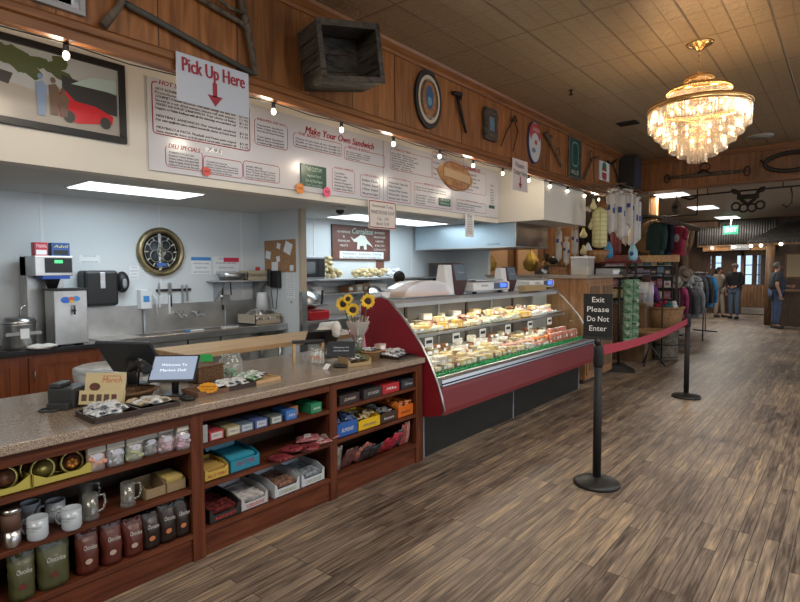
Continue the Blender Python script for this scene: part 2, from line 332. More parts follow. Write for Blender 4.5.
struct('wall_cross_beam', B().box(-3.75, 4.6, YB, YB+.25, 3.2, ZC), 'oakx')
struct('trim_6', B().box(-3.6, 4.6, YB-.03, YB, 3.2, 3.26).box(-3.6, 4.6, YB-.03, YB, ZC-.1, ZC), 'trimx')
# kitchen shell
m = B().box(KX-.1, KX, -1, 9.2, 0, 2.5); struct('wall_back', m, kwall)
m = B()
for y in (.4, 1.95, 3.17, 4.3, 5.6, 6.8, 8.): m.box(KX, KX+.004, y, y+.03, 1.25, 2.4)
struct('trim_7', m, K('wall_batten', (.75, .77, .78), .4))
struct('ceiling_kitchen', B().box(KX-.1, -4.6, -1, 9.2, 2.4, 2.5), kceil)
struct('wall_partition', B().box(KX, -5.5, 4.6, 4.67, 0, 2.4), kwall)
struct('trim_8', B().box(-5.5, -5.44, 4.595, 4.675, 1.33, 2.4), K('partition_post', (.5, .42, .32), .5))
struct('trim_9', B().box(-5.5, -5.44, 4.59, 4.68, 0, 1.33), K('steel', (.55, .55, .55), .28, 1, var=.15, vs=3, st=(1, 1, 12)))
struct('wall_kitchen_end', B().box(KX, -5.35, 9.1, 9.2, 0, 2.5), kwall)
struct('wall_kitchen_front', B().box(KX, -3.8, -.6, -.5, 0, 2.5), kwall)
struct('wall_half', B().box(-5.35, -3.3, 9.1, 9.2, 0, 1.48), white)
struct('trim_10', B().box(-5.35, -2.75, 9.0, 9.35, 1.48, 1.515), K('ledge_top', (.3, .25, .2), .35))
struct('wall_store_back', B().box(-9, -4.6, 11.6, 11.7, 0, 3.3).box(-9, -8.9, 9.2, 11.6, 0, 3.3), 'honey')
struct('ceiling_store', B().box(-9, -4.6, 9.2, YB+.3, 2.9, 3.), 'honey')
# shop walls out of the picture on the right and behind
m = B().box(4.5, 4.6, -4, YE, 0, .9).box(4.5, 4.6, -4, YE, 3, ZC)
for y0, y1 in ((-4, 0), (7, 11), (17, YE)): m.box(4.5, 4.6, y0, y1, .9, 3)
struct('wall_right', m, 'honey')
struct('wall_front', B().box(-6.4, 4.6, -4.1, -4, 0, 3.9), white)
struct('wall_store_left', B().box(-9, -8.9, 11.7, YE, 0, 3.4), 'dkwood')
# entrance wall
def ex(px): return at(px, 265, 'y', YE).x
dk = 'dkwood'
m = B(); x0 = ex(713); 
xs = [(ex(709.6), ex(712)), (ex(714.5), ex(722)), (ex(736), ex(741.5)), (ex(744.5), ex(753)), (ex(756), ex(762)), (ex(764), ex(769))]
edges = [-9]+[v for p in xs for v in p]+[4.6]
for i in range(0, len(edges), 2): m.box(edges[i], edges[i+1], YE, YE+.15, 0, 2.05)
m.box(-9, 4.6, YE, YE+.15, 2.05, 3.35)
for a, b_ in xs[3:]: m.box(a, b_, YE, YE+.15, 0, 1.05)
for a, b_ in xs[:1]: m.box(a, b_, YE, YE+.15, 0, 1.6)
for a, b_ in xs[1:2]: m.box(a, b_, YE, YE+.15, 0, 1.3)
struct('wall_entrance', m, 'dkwood')
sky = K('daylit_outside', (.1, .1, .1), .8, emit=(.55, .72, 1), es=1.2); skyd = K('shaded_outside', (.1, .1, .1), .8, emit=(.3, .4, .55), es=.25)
for i, (a, b_) in enumerate(xs):
    z0 = (1.6, 1.3, .0, 1.05, 1.05, 1.05)[i]
    w_ = struct('window_%d' % (i+1), B().box(a, b_, YE+.06, YE+.07, z0, 2.05), 'case_glass')
    m = B()
    for q in range(1, 3): zz = z0+(2.05-z0)*q/3; m.box(a, b_, YE+.03, YE+.06, zz-.015, zz+.015)
    for aa, bb in ((a, a+.03), (b_-.03, b_)): m.box(aa, bb, YE+.02, YE+.06, z0, 2.05)
    struct('window_frame', m, 'dkwood', w_)
struct('wall_outside', B().box(xs[1][0]-.3, xs[3][1]+.05, YE+.9, YE+.95, 0, 2.6), sky)
struct('wall_outside_shade', B().box(xs[4][0]-.05, 2, YE+.9, YE+.95, 0, 2.6), skyd)
struct('trim_11', B().box(ex(704), ex(776), YE-.25, YE, 2.22, 2.4), 'honey')
# door leaf
d = struct('door_1', B().box(ex(741.5), ex(772), YE-.06, YE-.01, 0, 1.04), 'log')
m = B()
for i in range(9): x = ex(743)+i*(ex(770)-ex(743))/8; m.box(x, x+.02, YE-.075, YE-.055, .3, 1.)
struct('door_panel', m, 'honey', d)
struct('kick_plate', B().box(ex(742.5), ex(771), YE-.08, YE-.06, .03, .25), K('steel'), d)
struct('door_frame', B().box(ex(741.2), ex(744.3), YE-.07, YE-.0, 1.04, 2.2).box(ex(770), ex(773), YE-.07, YE, 1.04, 2.2).box(ex(741.2), ex(773), YE-.07, YE, 2.05, 2.2), 'log', d)
# ================= LIGHTS THAT ARE THINGS =================
def troffer(x, y, z, sx, sy, label, group, es, pw, col, emcol):
    t = thing('ceiling_light', label, 'ceiling light', (x, y, z), 0, group)
    B().box(-sx/2-.02, sx/2+.02, -sy/2-.02, sy/2+.02, -.012, .0).build('frame', K('white_metal', (.75, .75, .75), .4), t)
    B().box(-sx/2, sx/2, -sy/2, sy/2, -.018, -.012).build('diffuser', K('diffuser_%s' % group[:7], (.9, .9, .9), .5, emit=emcol, es=es), t)
    area('light_tube', (x, y, z-.04), (0, 0, 0), sx, sy, pw, col)
G = 'fluorescent panels over the kitchen'
troffer(-5.36, 2.5, 2.4, .5, 1.08, 'long fluorescent ceiling panel in front of the round bronze clock', G, 2.0, 13, COOL, (.85, .95, 1))
troffer(-5.62, 6.6, 2.4, .6, 2.2, 'long fluorescent ceiling panel behind the hanging soup sign', G, 2.0, 20, COOL, (.85, .95, 1))
G = 'lit panels in the entrance ceiling'
for i, (y, l) in enumerate(((13.85, 'nearest square lit ceiling panel just beyond the wooden cross beam'), (17.3, 'middle square lit ceiling panel behind the dangling pulley'), (21.2, 'farthest square lit ceiling panel close to the exit sign'))):
    troffer(-3.25, y, 3.32, .62, 1.0 if i else .8, l, G, 1.6, 60, NEUT, (.95, .97, 1))
# chandelier
ch = thing('chandelier', 'tiered crystal chandelier hanging from the pressed ceiling on a chain', 'chandelier', (-1.24, 6.25, ZC))
gold = K('gold_trim', (.75, .5, .22), .25, 1)
B().lathe([(0, -.07), (.03, -.065), (.06, -.04), (.11, -.02), (.13, 0)], n=24).build('ceiling_rose', gold, ch)
m = B()
for i in range(10):
    z = -.07-i*.03; m.tube([(.008*cos(a)*(i % 2), .008*cos(a)*(1-i % 2), z-.018+.018*sin(a)) for a in [k*pi/4 for k in range(9)]], .0035, 5)
m.cyl((0, 0, -.05), (0, 0, -.4), .003); m.build('chain', gold, ch)
tiers = [(.12, -.38, .09, 1), (.28, -.50, .14, 1), (.46, -.66, .2, 1), (.40, -.80, .13, 0), (.335, -.88, .12, 0), (.26, -.95, .13, 0), (.18, -1.02, .11, 0), (.09, -1.07, .12, 0)]
rn = random.Random(3)
for r, z, h, ring in tiers:
    if ring:
        m = B().lathe([(r-.02, z), (r+.005, z), (r+.008, z+.015), (r+.008, z+.045), (r, z+.055), (r-.02, z+.055)], n=48, caps=False)
        for i in range(int(2*pi*r/.022)):
            a = i*.022/r; m.sph(((r+.008)*cos(a), (r+.008)*sin(a), z+.03), .011, 6, 4)
        m.build('tier_rim', gold, ch)
    m = B(); n = int(2*pi*r/.027)
    for i in range(n):
        a = 2*pi*i/n; x, y = (r-.006)*cos(a), (r-.006)*sin(a); hh = h*rn.uniform(.92, 1); w_ = .0115
        q = [(x+w_*cos(a+k*2*pi/3), y+w_*sin(a+k*2*pi/3)) for k in range(3)]
        m.add([(u, v, z) for u, v in q]+[(u, v, z-hh*.86) for u, v in q]+[(x, y, z-hh)], [(0, 1, 4, 3), (1, 2, 5, 4), (2, 0, 3, 5), (3, 4, 6), (4, 5, 6), (5, 3, 6), (0, 1, 2)])
    m.build('crystal_fringe', 'crystal', ch)['kind'] = 'stuff'
m = B()
for r, z, h, ring in tiers[:7]:
    for k in range(6): a = k*pi/3; m.cyl((0, 0, z+.02), ((r-.01)*cos(a), (r-.01)*sin(a), z+.02), .004, n=6)
m.cyl((0, 0, -.38), (0, 0, -1.05), .008); m.build('inner_frame', gold, ch)
bulbm = K('warm_bulb', (1, .9, .7), .4, emit=(1, .76, .46), es=3)
for r, z, n in ((.2, -.6, 6), (.33, -.72, 8), (.2, -.86, 6), (.1, -.98, 3)):
    for k in range(n): a = 2*pi*k/n+.2; B().sph((r*cos(a), r*sin(a), z), (.016, .016, .028), 8, 6).build('bulb', bulbm, ch)
for dx, dy, dz, p in ((.0, 0, -.62, 1.6), (0, 0, -.8, 1.6), (0, 0, -.93, 1)): point('chandelier_light', (-1.24+dx, 6.25+dy, ZC+dz), p, WARM, .06)
for k in range(6): point('chandelier_light', (-1.24+.37*cos(k*pi/3+.3), 6.25+.37*sin(k*pi/3+.3), ZC-.57), 3.6, WARM, .04)
# string lights under the frieze
bpx = [(67, 42), (275, 103), (343, 125), (395, 138), (441, 151), (474.6, 162), (504, 172), (530, 180), (551.6, 186), (569, 190.6), (586, 195.6), (600, 199.6)]
ys = [at(x, y, 'x', -3.62).y for x, y in bpx]; ys.insert(1, 2.04)
pts = []
for i, y in enumerate([-.5]+ys+[12.0]):
    if pts: py = pts[-1][1]; pts.append((-3.64, (py+y)/2, 2.945))
    pts.append((-3.64, y, 2.962))
one('string_wire', 'black cord of the bulb string running under the oak frieze', 'cord', B().tube(pts, .004, 6), K('black_plastic', (.015, .015, .016), .45), (0, 0, 0))
pb = thing('string_bulb', 'x', 'light bulb', (-3.64, ys[0], 2.96), 0, 'clear bulbs strung along the frieze')
B().lathe([(.012, 0), (.016, -.01), (.016, -.04), (.013, -.045)], n=12).build('socket', 'black_plastic', pb)
B().sph((0, 0, -.068), (.019, .019, .026), 12, 8).build('bulb', K('string_bulb_glow', (1, .95, .85), .3, emit=(1, .86, .66), es=7), pb)
LB = ['above the framed car photo', 'hidden behind the pick up here sign', 'left of the old crate', 'under the old wooden crate', 'over the middle of the menu board', 'just left of the oval wooden sandwich sign', 'above the right end of the menu board', 'beside the please order here sign', 'right behind the please order here sign', 'under the white oval sign', 'below the twig tool and framed sign', 'below the green framed sign', 'nearest to the big hanging cheese']
for i, y in enumerate(ys):
    l = 'small clear bulb in a black socket '+LB[i]
    if i == 0: pb['label'] = l
    else: dup(pb, (-3.64, y, 2.96), None, l)
for y in ys[::2]: point('string_light', (-3.72, y, 2.85), 6, (1, .87, .68), .05)

# ================= FRIEZE DECOR =================
F0 = -3.6
iron = K('old_iron', (.03, .024, .02), .6, .6, bump=.5, bs=40, var=.4)
def frm(name, label, cat, p0, p1, p2, p3, fw, m_frame, m_pic, x=F0, th=.03, group=None):  # framed picture on a +x wall by its photo corners
    a = [at(*p, 'x', x) for p in (p0, p1, p2, p3)]; y0 = (a[0].y+a[3].y)/2; y1 = (a[1].y+a[2].y)/2; z1 = (a[0].z+a[1].z)/2; z0 = (a[2].z+a[3].z)/2
    c = V((x, (y0+y1)/2, z0)); w_, h = y1-y0, z1-z0; t = thing(name, label, cat, c, 0, group)
    B().box(0, th, -w_/2, w_/2, 0, fw).box(0, th, -w_/2, w_/2, h-fw, h).box(0, th, -w_/2, -w_/2+fw, fw, h-fw).box(0, th, w_/2-fw, w_/2, fw, h-fw).build('frame', m_frame, t, bev=.003)
    B().box(.002, th*.5, -w_/2+fw, w_/2-fw, fw, h-fw).build('picture', m_pic, t)
    return t, w_, h
black = M['black_plastic']
# car photo
t, w_, h = frm('framed_photo', 'large black framed photo of people beside a red convertible', 'picture', (-14, 29), (124, 67), (125, 143), (-14, 123), .05, black, K('photo_sky', (.42, .44, .45), .25), -4.45)
def fl(t, name, x, polys, m):    # flat printed shapes, polys of (y, z)
    mb = B()
    for i, p in enumerate(polys): mb.add([(x+.0003*i, u, v) for u, v in p], [list(range(len(p)))])
    return mb.build(name, m, t)
X = .0165
fl(t, 'printed_ground', X, [[(-w_/2+.05, .05), (w_/2-.05, .05), (w_/2-.05, .2), (0, .24), (-w_/2+.05, .3)]], K('print_ground', (.36, .33, .29), .3))
tr = []
rn = random.Random(5)
for i in range(16): cx, cz = -.4+rn.random()*.42, .33+rn.random()*.18; tr.append([(cx+.07*cos(a*pi/4)*rn.uniform(.6, 1.1), cz+.05*sin(a*pi/4)*rn.uniform(.6, 1.1)) for a in range(8)])
fl(t, 'printed_trees', X+.0005, tr, K('print_tree', (.09, .11, .05), .3))
fl(t, 'printed_building', X+.003, [[(.0, .22), (.38, .2), (.38, .36), (0, .42)]], K('print_dark', (.05, .05, .05), .3))
fl(t, 'printed_awning', X+.004, [[(.06, .37), (.2, .45), (.38, .47), (.38, .37)]], K('print_awn', (.4, .52, .5), .3))
fl(t, 'printed_car', X+.005, [[(-.02, .12), (.1, .09), (.34, .13), (.35, .19), (.22, .24), (.08, .25), (.02, .31), (-.04, .28)]], K('print_red', (.55, .03, .04), .25))
for cx, cz in ((.04, .13), (.29, .13)): fl(t, 'printed_wheel', X+.007, [[(cx+.04*cos(a*pi/5), cz+.045*sin(a*pi/5)) for a in range(10)]], M['print_dark'])
fl(t, 'printed_dark_car', X+.007, [[(-.48, .3), (-.33, .27), (-.3, .35), (-.48, .37)]], M['print_dark'])
pp = []
for cx, cz, s_ in ((-.14, .1, .3), (-.06, .12, .27), (.0, .12, .2)): pp += [[(cx-.02, cz), (cx+.025, cz), (cx+.04, cz+s_*.7), (cx+.015, cz+s_*.82), (cx-.03, cz+s_*.75)], [(cx+.018*cos(a*pi/4), cz+s_*.9+.022*sin(a*pi/4)) for a in range(8)]]
fl(t, 'printed_people', X+.009, pp[:2], K('print_blue', (.2, .28, .42), .3)); fl(t, 'printed_people', X+.011, pp[2:], K('print_brown', (.15, .1, .07), .3))
# collage at the top left
t, w_, h = frm('framed_collage', 'framed black and white collage with red lettering at top left of frieze', 'picture', (30, -22), (84, -10), (83, 17.5), (28, 0), .03, K('gray_frame', (.35, .35, .36), .4), K('collage_paper', (.3, .31, .33), .3, var=.8, vs=14))
mb = B()
for i in range(12): mb.cb((.018, rn.uniform(-w_/2+.08, w_/2-.08), rn.uniform(.06, h-.06)), (.002, .07, .05))
mb.build('collage_print', K('collage_white', (.6, .62, .66), .4), t)
# ox yoke frame (A shaped)
t = thing('wooden_a_frame', 'weathered A-shaped timber harness hung across the oak frieze', 'harness', at(180, 45, 'x', F0))
o = t.location
def fp(x, y, d=.04): return at(x, y, 'x', F0+d)-o
B().tube([fp(103, 26, .06), fp(112, 15, .06), fp(119, 7, .06), fp(124, -6, .06), fp(126, -20, .06)], [.028, .026, .022, .024, .02], 8).build('curved_beam', 'rustic2', t)
B().tube([fp(122, 2), fp(150, 17), fp(200, 45), fp(252, 73)], [.022, .022, .02, .02], 6).build('long_rail', K('grey_paint_wood', (.07, .07, .06), .7, bump=.4), t)
B().tube([fp(255, 75, .05), fp(252, 52, .05), fp(247, 25, .05), fp(241, 0, .05), fp(236, -14, .05)], [.022, .026, .028, .028, .02], 8).build('end_beam', 'rustic2', t)
B().tube([fp(190, -8), fp(215, 8), fp(240, 22), fp(250, 33)], .02, 6).build('brace', 'rustic2', t)
B().tube([fp(212, -6, .07), fp(230, 8, .07), fp(244, 13, .07)], .013, 6).build('brace', 'rustic2', t)
# wooden crate
p = at(322, 67, 'x', F0); t = thing('wooden_crate', 'dark weathered wooden crate mounted open side out on the frieze', 'crate', p)
W_, H_, D_ = .56, .42, .36
Tr = MX.Translation((.11, 0, 0)) @ MX.Rotation(R(9), 4, 'X') @ MX.Rotation(R(-17), 4, 'Z')
def pl(name, *bx):
    for q in bx: m = B(); m.T = Tr; m.box(*q); m.build(name, 'rusticx' if 'side' in name else 'rustic', t, bev=.004)
for k in range(4): pl('side_board', (0, D_, -W_/2, -W_/2+.022, -H_/2+k*.105, -H_/2+k*.105+.1))
for k in range(4): pl('side_board', (0, D_, W_/2-.022, W_/2, -H_/2+k*.105, -H_/2+k*.105+.1))
pl('bottom_board', (0, D_, -W_/2, W_/2, -H_/2-.02, -H_/2)); pl('top_board', (0, D_, -W_/2, W_/2, H_/2-.01, H_/2+.012))
for k in range(3): pl('back_board', (0, .02, -W_/2+.02, W_/2-.02, -H_/2+k*.14, -H_/2+k*.14+.135))
pl('rim', (D_, D_+.02, -W_/2-.01, W_/2+.01, -H_/2-.03, -H_/2+.02), (D_, D_+.02, -W_/2-.01, W_/2+.01, H_/2-.03, H_/2+.02)); pl('rim', (D_, D_+.02, -W_/2-.01, -W_/2+.035, -H_/2, H_/2), (D_, D_+.02, W_/2-.035, W_/2+.01, -H_/2, H_/2))
# oval brewery-like plaque
def plaque(label, px, py, hw, hh, rings, txt=None):
    p = at(px, py, 'x', F0); s = mpp(p); t = thing('oval_sign', label, 'sign', p)
    m = B(); m.T = FX((0, 0, 0)); n = 40
    m.add([(hw*cos(2*pi*i/n), hh*sin(2*pi*i/n), z) for z in (0, .03) for i in range(n)], [list(range(n)), list(range(n, 2*n))]+[(i, (i+1) % n, n+(i+1) % n, n+i) for i in range(n)]); m.build('board', rings[0][1], t)
    for i, (f_, mt, *off) in enumerate(rings[1:]):
        ox, oy, a_ = off if off else (0, 0, f_); B().disc(hw*f_, hh*a_, FX((.032+i*.0015, 0, 0)) @ MX.Translation((ox, oy, 0)), 40).build('painted_ring', mt, t)
    return t
t = plaque('large black rimmed oval sign with a blue centre on frieze', 427, 100, .235, .31, [(1, black), (.82, K('cream_paint', (.55, .5, .4), .5)), (.7, K('brown_paint', (.1, .055, .03), .5, var=.5, vs=30)), (.5, K('orange_paint', (.3, .13, .05), .5, var=.4, vs=40), 0, .0, .6), (.3, K('blue_paint', (.03, .1, .22), .4), 0, .02, .4), (.16, K('ice_blue', (.12, .3, .42), .4), 0, -.02, .15)])
B().text('ROOT BEER', .05, FX((.045, 0, -.2)), .2).text('BREWED', .045, FX((.045, 0, .2)), .18).build('lettering', M['cream_paint'], t)
t = plaque('white oval sign with red top and blue figures on frieze', 470, 119, .2, .3, [(1, K('navy_paint', (.04, .06, .15), .4)), (.93, K('whiteblue_paint', (.55, .6, .66), .4)), (.86, K('red_paint', (.45, .06, .06), .4), 0, .12, .5), (.7, M['whiteblue_paint'], 0, -.05, .6), (.3, K('bluegrey', (.15, .2, .3), .5), -.05, -.12, .12), (.2, M['red_paint'], .02, .0, .12)])
B().text('DELI', .06, FX((.045, 0, .17)), .2).build('lettering', M['whiteblue_paint'], t)
t.location = at(533, 142.7, 'x', F0)
# hanging tools on the frieze
def tool(name, label, cat, parts, mt=iron):
    p = at(*parts[0][1][0], 'x', F0+.03); t = thing(name, label, cat, p)
    for pn, pts, r in parts: B().tube([at(x, y, 'x', F0+.035)-p for x, y in pts], r, 6).build(pn, mt, t)
    return t
tool('iron_bracket', 'dark iron hook bracket right of the big oval sign', 'tool', [('head', [(453, 93), (461, 94), (460, 99)], .025), ('shaft', [(457, 95), (461, 112), (466, 133)], [.02, .024, .016])])
t = thing('shield_plaque', 'dark carved wooden shield plaque with a blue grey centre', 'plaque', at(488.5, 125, 'x', F0))
m = B(); m.T = FX((0, 0, 0)); pl_ = [(-.13, -.2), (.13, -.2), (.17, -.12), (.15, 0), (.17, .12), (.13, .2), (-.13, .2), (-.17, .12), (-.15, 0), (-.17, -.12)]
m.prism([(-a, b_) if 0 else (a, b_) for a, b_ in pl_], 'z', 0, .05); m.build('board', 'rustic', t, bev=.008)
m = B(); m.T = FX((.05, 0, 0)); m.ring(.11, .15, .03, .02, I4, ext=.004); m.build('carved_border', 'rustic2', t)
B().box(.05, .056, -.06, .06, -.08, .09).build('centre_tile', K('slate_blue', (.1, .17, .24), .4, var=.5, vs=30), t)
tool('ice_tongs', 'thin wire tongs hanging left of the white oval sign', 'tool', [('arm', [(516, 118), (508, 132), (503, 145)], .008), ('arm', [(516, 118), (520, 130), (515, 150)], .008), ('handle', [(514, 120), (517, 115), (519, 121)], .01)])
bpy.data.objects['ice_tongs'].location = at(514, 119, 'x', F0+.03)
tool('horse_hame', 'gnarled branch shaped tool right of the white oval sign', 'tool', [('head', [(545, 133), (548, 138), (551, 137)], .03), ('shaft', [(547, 136), (553, 148), (559, 160), (561, 167)], [.024, .018, .02, .014]), ('twig', [(555, 150), (559, 148), (560, 156)], .008)], 'rustic2')
t, w_, h = frm('framed_ale_sign', 'tall dark green framed ale sign on the frieze', 'sign', (567.5, 131), (580.5, 137.5), (580, 182), (567.5, 178), .05, 'rustic2', K('green_sign', (.015, .07, .06), .35))
B().text('ALE', .1, FX((.02, 0, .12)), w_*.6).build('lettering', M['cream_paint'], t)
B().ring(w_*.26, .2, .1, .02, FX((.02, 0, h*.56))).build('emblem', K('sage', (.2, .33, .3), .5), t)
tool('wooden_crank', 'forked wooden tool between the ale sign and round logo sign', 'tool', [('shaft', [(584, 179), (588, 170), (591.5, 160)], .018), ('fork', [(591.5, 160), (589.5, 154), (591, 151)], .014), ('fork', [(591.5, 160), (598, 157)], .014)], 'rustic2')
t, w_, h = frm('square_logo_sign', 'small white sign with green and red roundel on frieze', 'sign', (599, 160.5), (608, 164), (607.5, 182), (598.5, 179.5), .012, K('white_gloss', (.75, .77, .78), .3), M['white_gloss'])
B().disc(.11, .14, FX((.02, 0, h*.6)) ).build('roundel', K('green_paint', (.03, .22, .09), .4), t)
B().disc(.11, .13, FX((.024, 0, h*.33))).build('roundel', M['red_paint'], t); B().box(.026, .028, -.14, .14, h*.42, h*.5).build('band', M['white_gloss'], t)
tool('iron_cultivator', 'dark forked iron tool left of the black wall speaker', 'tool', [('shaft', [(620, 185), (616, 172), (612, 163)], .016), ('fork', [(612, 163), (609, 163), (608, 161)], .02), ('fork', [(613, 164), (616, 160)], .02)])
t = thing('wall_speaker', 'black loudspeaker box at the far end of the frieze', 'speaker', at(622, 190, 'x', F0))
B().box(0, .3, -.2, .22, 0, .62).build('cabinet', black, t, bev=.01); B().box(.3, .308, -.17, .19, .03, .59).build('grille', K('grille', (.03, .03, .05), .8), t)
for dz in (.0,): pass
# the oak yoke and collar on the cross beam
YF = YB-.04
t = thing('ox_yoke', 'long wooden singletree with iron rings on the cross beam', 'yoke', at(705, 175, 'y', YF)); o = t.location
def bp_(x, y, d=.0): return at(x, y, 'y', YF-d)-o
B().tube([bp_(667, 178), bp_(690, 176), bp_(720, 173), bp_(747, 171)], [.022, .036, .04, .022], 8).build('beam', 'rustic2', t)
def ringat(x, y, rx, rz, r=.011): c = bp_(x, y, .02); return B().tube([(c.x+rx*cos(a), c.y, c.z+rz*sin(a)) for a in [k*pi/6 for k in range(13)]], r, 6)
for x, y, a_, b_ in ((667, 179, .05, .08), (747, 171, .05, .09), (705, 167, .09, .075)): ringat(x, y, a_, b_).build('ring', iron, t)
B().tube([bp_(698, 173, .04), bp_(703, 170, .04), bp_(712, 174, .04)], .02, 6).build('clamp', iron, t)
t = thing('horse_collar', 'black oval horse collar high on the cross beam at right', 'horse collar', at(789, 162, 'y', YF)); 
B().tube([(.36*cos(a), -.05, .16*sin(a)*(1+.1*cos(a))) for a in [k*pi/12 for k in range(25)]], .035, 8).build('ring', K('black_leather', (.02, .018, .016), .5), t)
B().tube([(-.36, -.05, 0), (-.42, -.05, .08)], .02, 6).build('strap', M['black_leather'], t)
# iron rail with pulley, hooks, trolley
t = thing('iron_rail', 'long dark iron rail hung beneath the entrance ceiling', 'rail', at(740, 190, 'y', YB+.5)); o = t.location
YR = YB+.5
def rp(x, y): return at(x, y, 'y', YR)-o
B().tube([rp(681, 197), rp(740, 191), rp(830, 183)], .017, 8).build('rod', iron, t)
for x in (707.5, 783): p0 = rp(x, 194 if x < 740 else 187.5); B().cyl(p0, (p0.x, 0, 3.32-o.z), .01).build('hanger', iron, t)
B().tube([rp(681, 197), rp(690, 199.5), rp(697, 197)], .022, 6).build('end_piece', iron, t)
p = at(676.5, 202, 'y', YR); t = thing('block_pulley', 'old wooden block pulley dangling from the iron rail', 'pulley', p)
B().sph((0, 0, -.11), (.1, .05, .13), 12, 8).build('wood_block', 'rustic2', t); B().tube([(0, 0, 0), (.015, -.03, .05), (0, 0, .13)], .012, 6).build('hook', iron, t); B().cyl((0, -.07, -.11), (0, .07, -.11), .04).build('sheave', iron, t)
p = at(748, 199, 'y', YR-.1); t = thing('hay_trolley', 'ornate cast iron hay trolley hung on the iron rail', 'trolley', p)
m = B().tube([(-.28, 0, .2), (-.16, 0, .12), (-.1, 0, -.02), (0, 0, -.1), (.1, 0, -.02), (.16, 0, .12), (.28, 0, .2)], .035, 8); m.box(-.18, .18, -.04, .04, .0, .09); m.build('body', iron, t)
for x, z in ((-.2, -.13), (.2, -.13), (-.07, -.17), (.07, -.17)): B().tube([(x+.075*cos(a), 0, z+.075*sin(a)) for a in [k*pi/5 for k in range(11)]], .02, 6).build('wheel', iron, t)
for x in (-.22, .22): B().cyl((x, -.05, .16), (x, .05, .16), .05).build('roller', iron, t)
p = at(791, 193, 'y', YR); one('cargo_hook', 'curved iron hook hanging from the rail right of trolley', 'hook', B().tube([(0, 0, .1), (.02, 0, -.02), (.02, 0, -.18), (-.06, 0, -.26), (-.13, 0, -.2)], .013, 6), iron, p)
# ceiling fittings
p = at(760, 136, 'z', ZC); t = thing('ceiling_speaker', 'round pale flush speaker in the ceiling behind the chandelier', 'speaker', p)
B().lathe([(.2, 0), (.2, -.012), (.17, -.02)], n=32, caps=False).build('rim', K('tan_metal', (.4, .37, .32), .5), t); B().lathe([(.17, -.02), (0, -.022)], n=32).build('grille', K('grille_tan', (.3, .28, .25), .7), t)
p = at(628, 123, 'z', ZC); t = thing('air_vent', 'small dark slotted vent in the brown ceiling', 'vent', p)
B().box(-.15, .15, -.12, .12, -.01, 0).build('backing', black, t)
for k in range(7): B().box(-.14, .14, -.11+k*.033, -.1+k*.033, -.018, -.01).build('slat', iron, t)
p = at(571, 90, 'z', ZC); one('sprinkler', 'small dark sprinkler head in the patterned ceiling', 'sprinkler', B().lathe([(.03, 0), (.03, -.006), (.012, -.01), (.012, -.05), (.03, -.055), (.03, -.06)], n=12), iron, p)
# exit sign, smoke lights
p = at(731, 227, 'y', 21.4); t = thing('exit_sign', 'lit green exit sign hanging from the entrance ceiling', 'exit sign', (p.x, p.y, 2.9))
B().box(-.22, .22, -.03, .03, -.14, .14).build('housing', K('exit_green', (.02, .2, .12), .4, emit=(.1, .6, .38), es=.1), t)
B().text('EXIT', .2, FY((0, -.032, 0)), .34).build('lettering', K('exit_white', (.8, .9, .85), .5, emit=(.7, 1, .85), es=.3), t)
B().cyl((0, 0, .14), (0, 0, 3.32-2.9), .015).build('stem', M['white_metal'], t)
for (x, y, l) in ((701, 225, 'small white smoke detector left of the domed ceiling lamp'), (716.5, 225.5, 'white domed lamp on the entrance ceiling beside exit sign')):
    p = at(x, y, 'z', 3.32); t = thing('ceiling_dome', l, 'ceiling fitting', p); B().lathe([(.1, 0), (.1, -.03)], n=20).build('base', M['white_metal'], t); B().lathe([(.09, -.03), (.07, -.07), (0, -.09)], n=20).build('dome', M['white_gloss'], t)
# ================= SIGNS AND MENU =================
red = K('sign_red', (.3, .015, .03), .5); ink = K('sign_ink', (.03, .03, .035), .5); inkg = K('ink_grey', (.1, .1, .11), .5); mint = K('mint_ink', (.5, .75, .62), .5)
swhite = K('sign_white', (.6, .61, .67), .22)
# menu board on the soffit
MX0, MY0, MY1, MZ0, MZ1 = -4.45, 2.16, 7.865, 2.435, 3.185
t = thing('menu_board', 'long white sandwich menu board with red headings on soffit', 'menu board', (MX0, MY0, MZ0))
L_, H_ = MY1-MY0, MZ1-MZ0
B().box(0, .018, 0, L_*.505, 0, H_).box(0, .018, L_*.507, L_, 0, H_).build('board', swhite, t)
rd = B(); bk = B(); ol = B(); rd.bold = .035; bk.bold = .03
def U(x, y): p = at(x, y, 'x', MX0+.02); return (p.y-MY0, p.z-MZ0)
def TF(u, v): return FX((.0195, u, v))
def panel(x0, y0, x1, y1, head, lines, hs=.036, th=.006, cols=1, price=None, hx=.5):   # corners: top-left and bottom-right in the photo
    u0, v1 = U(x0, y0); u1, v0 = U(x1, y1); cu, cv = (u0+u1)/2, (v0+v1)/2; w_, h = u1-u0, v1-v0
    ol.ring(w_/2, h/2, .035, th, TF(cu, cv))
    if head:
        hs *= 1.3
        hw = min(len(head)*hs*.66, w_*.85); q = TF(u0+.06+hw/2 if hx == 0 else u0+w_*hx, v1); ol2.T = I4
        bgk.add([tuple(q @ V((s*hw/2+s*.01, tt*.02, .0009))) for s, tt in ((-1, -1), (1, -1), (1, 1), (-1, 1))], [(0, 1, 2, 3)])
        rd.text(head, hs, q, hw, True, ext=.0014)
    n = len(lines); dv = (h-.05)/max(n, 1)
    for i, s in enumerate(lines):
        v = v1-.045-dv*(i+.3)
        if not s: continue
        big = s.startswith('*'); s = s.strip('*'); sz = min(dv*.95, .04 if big else .034); ww = min(w_*.8, len(s)*sz*.62)
        bk.text(s, sz, TF(u0+.03+ww/2, v), ww, big)
        if price and (big or price is True): bk.text('$11.95' if big else '11.95', sz, TF(u1-.07, v), .09)
    return u0, u1, v0, v1
ol2 = B(); bgk = B()
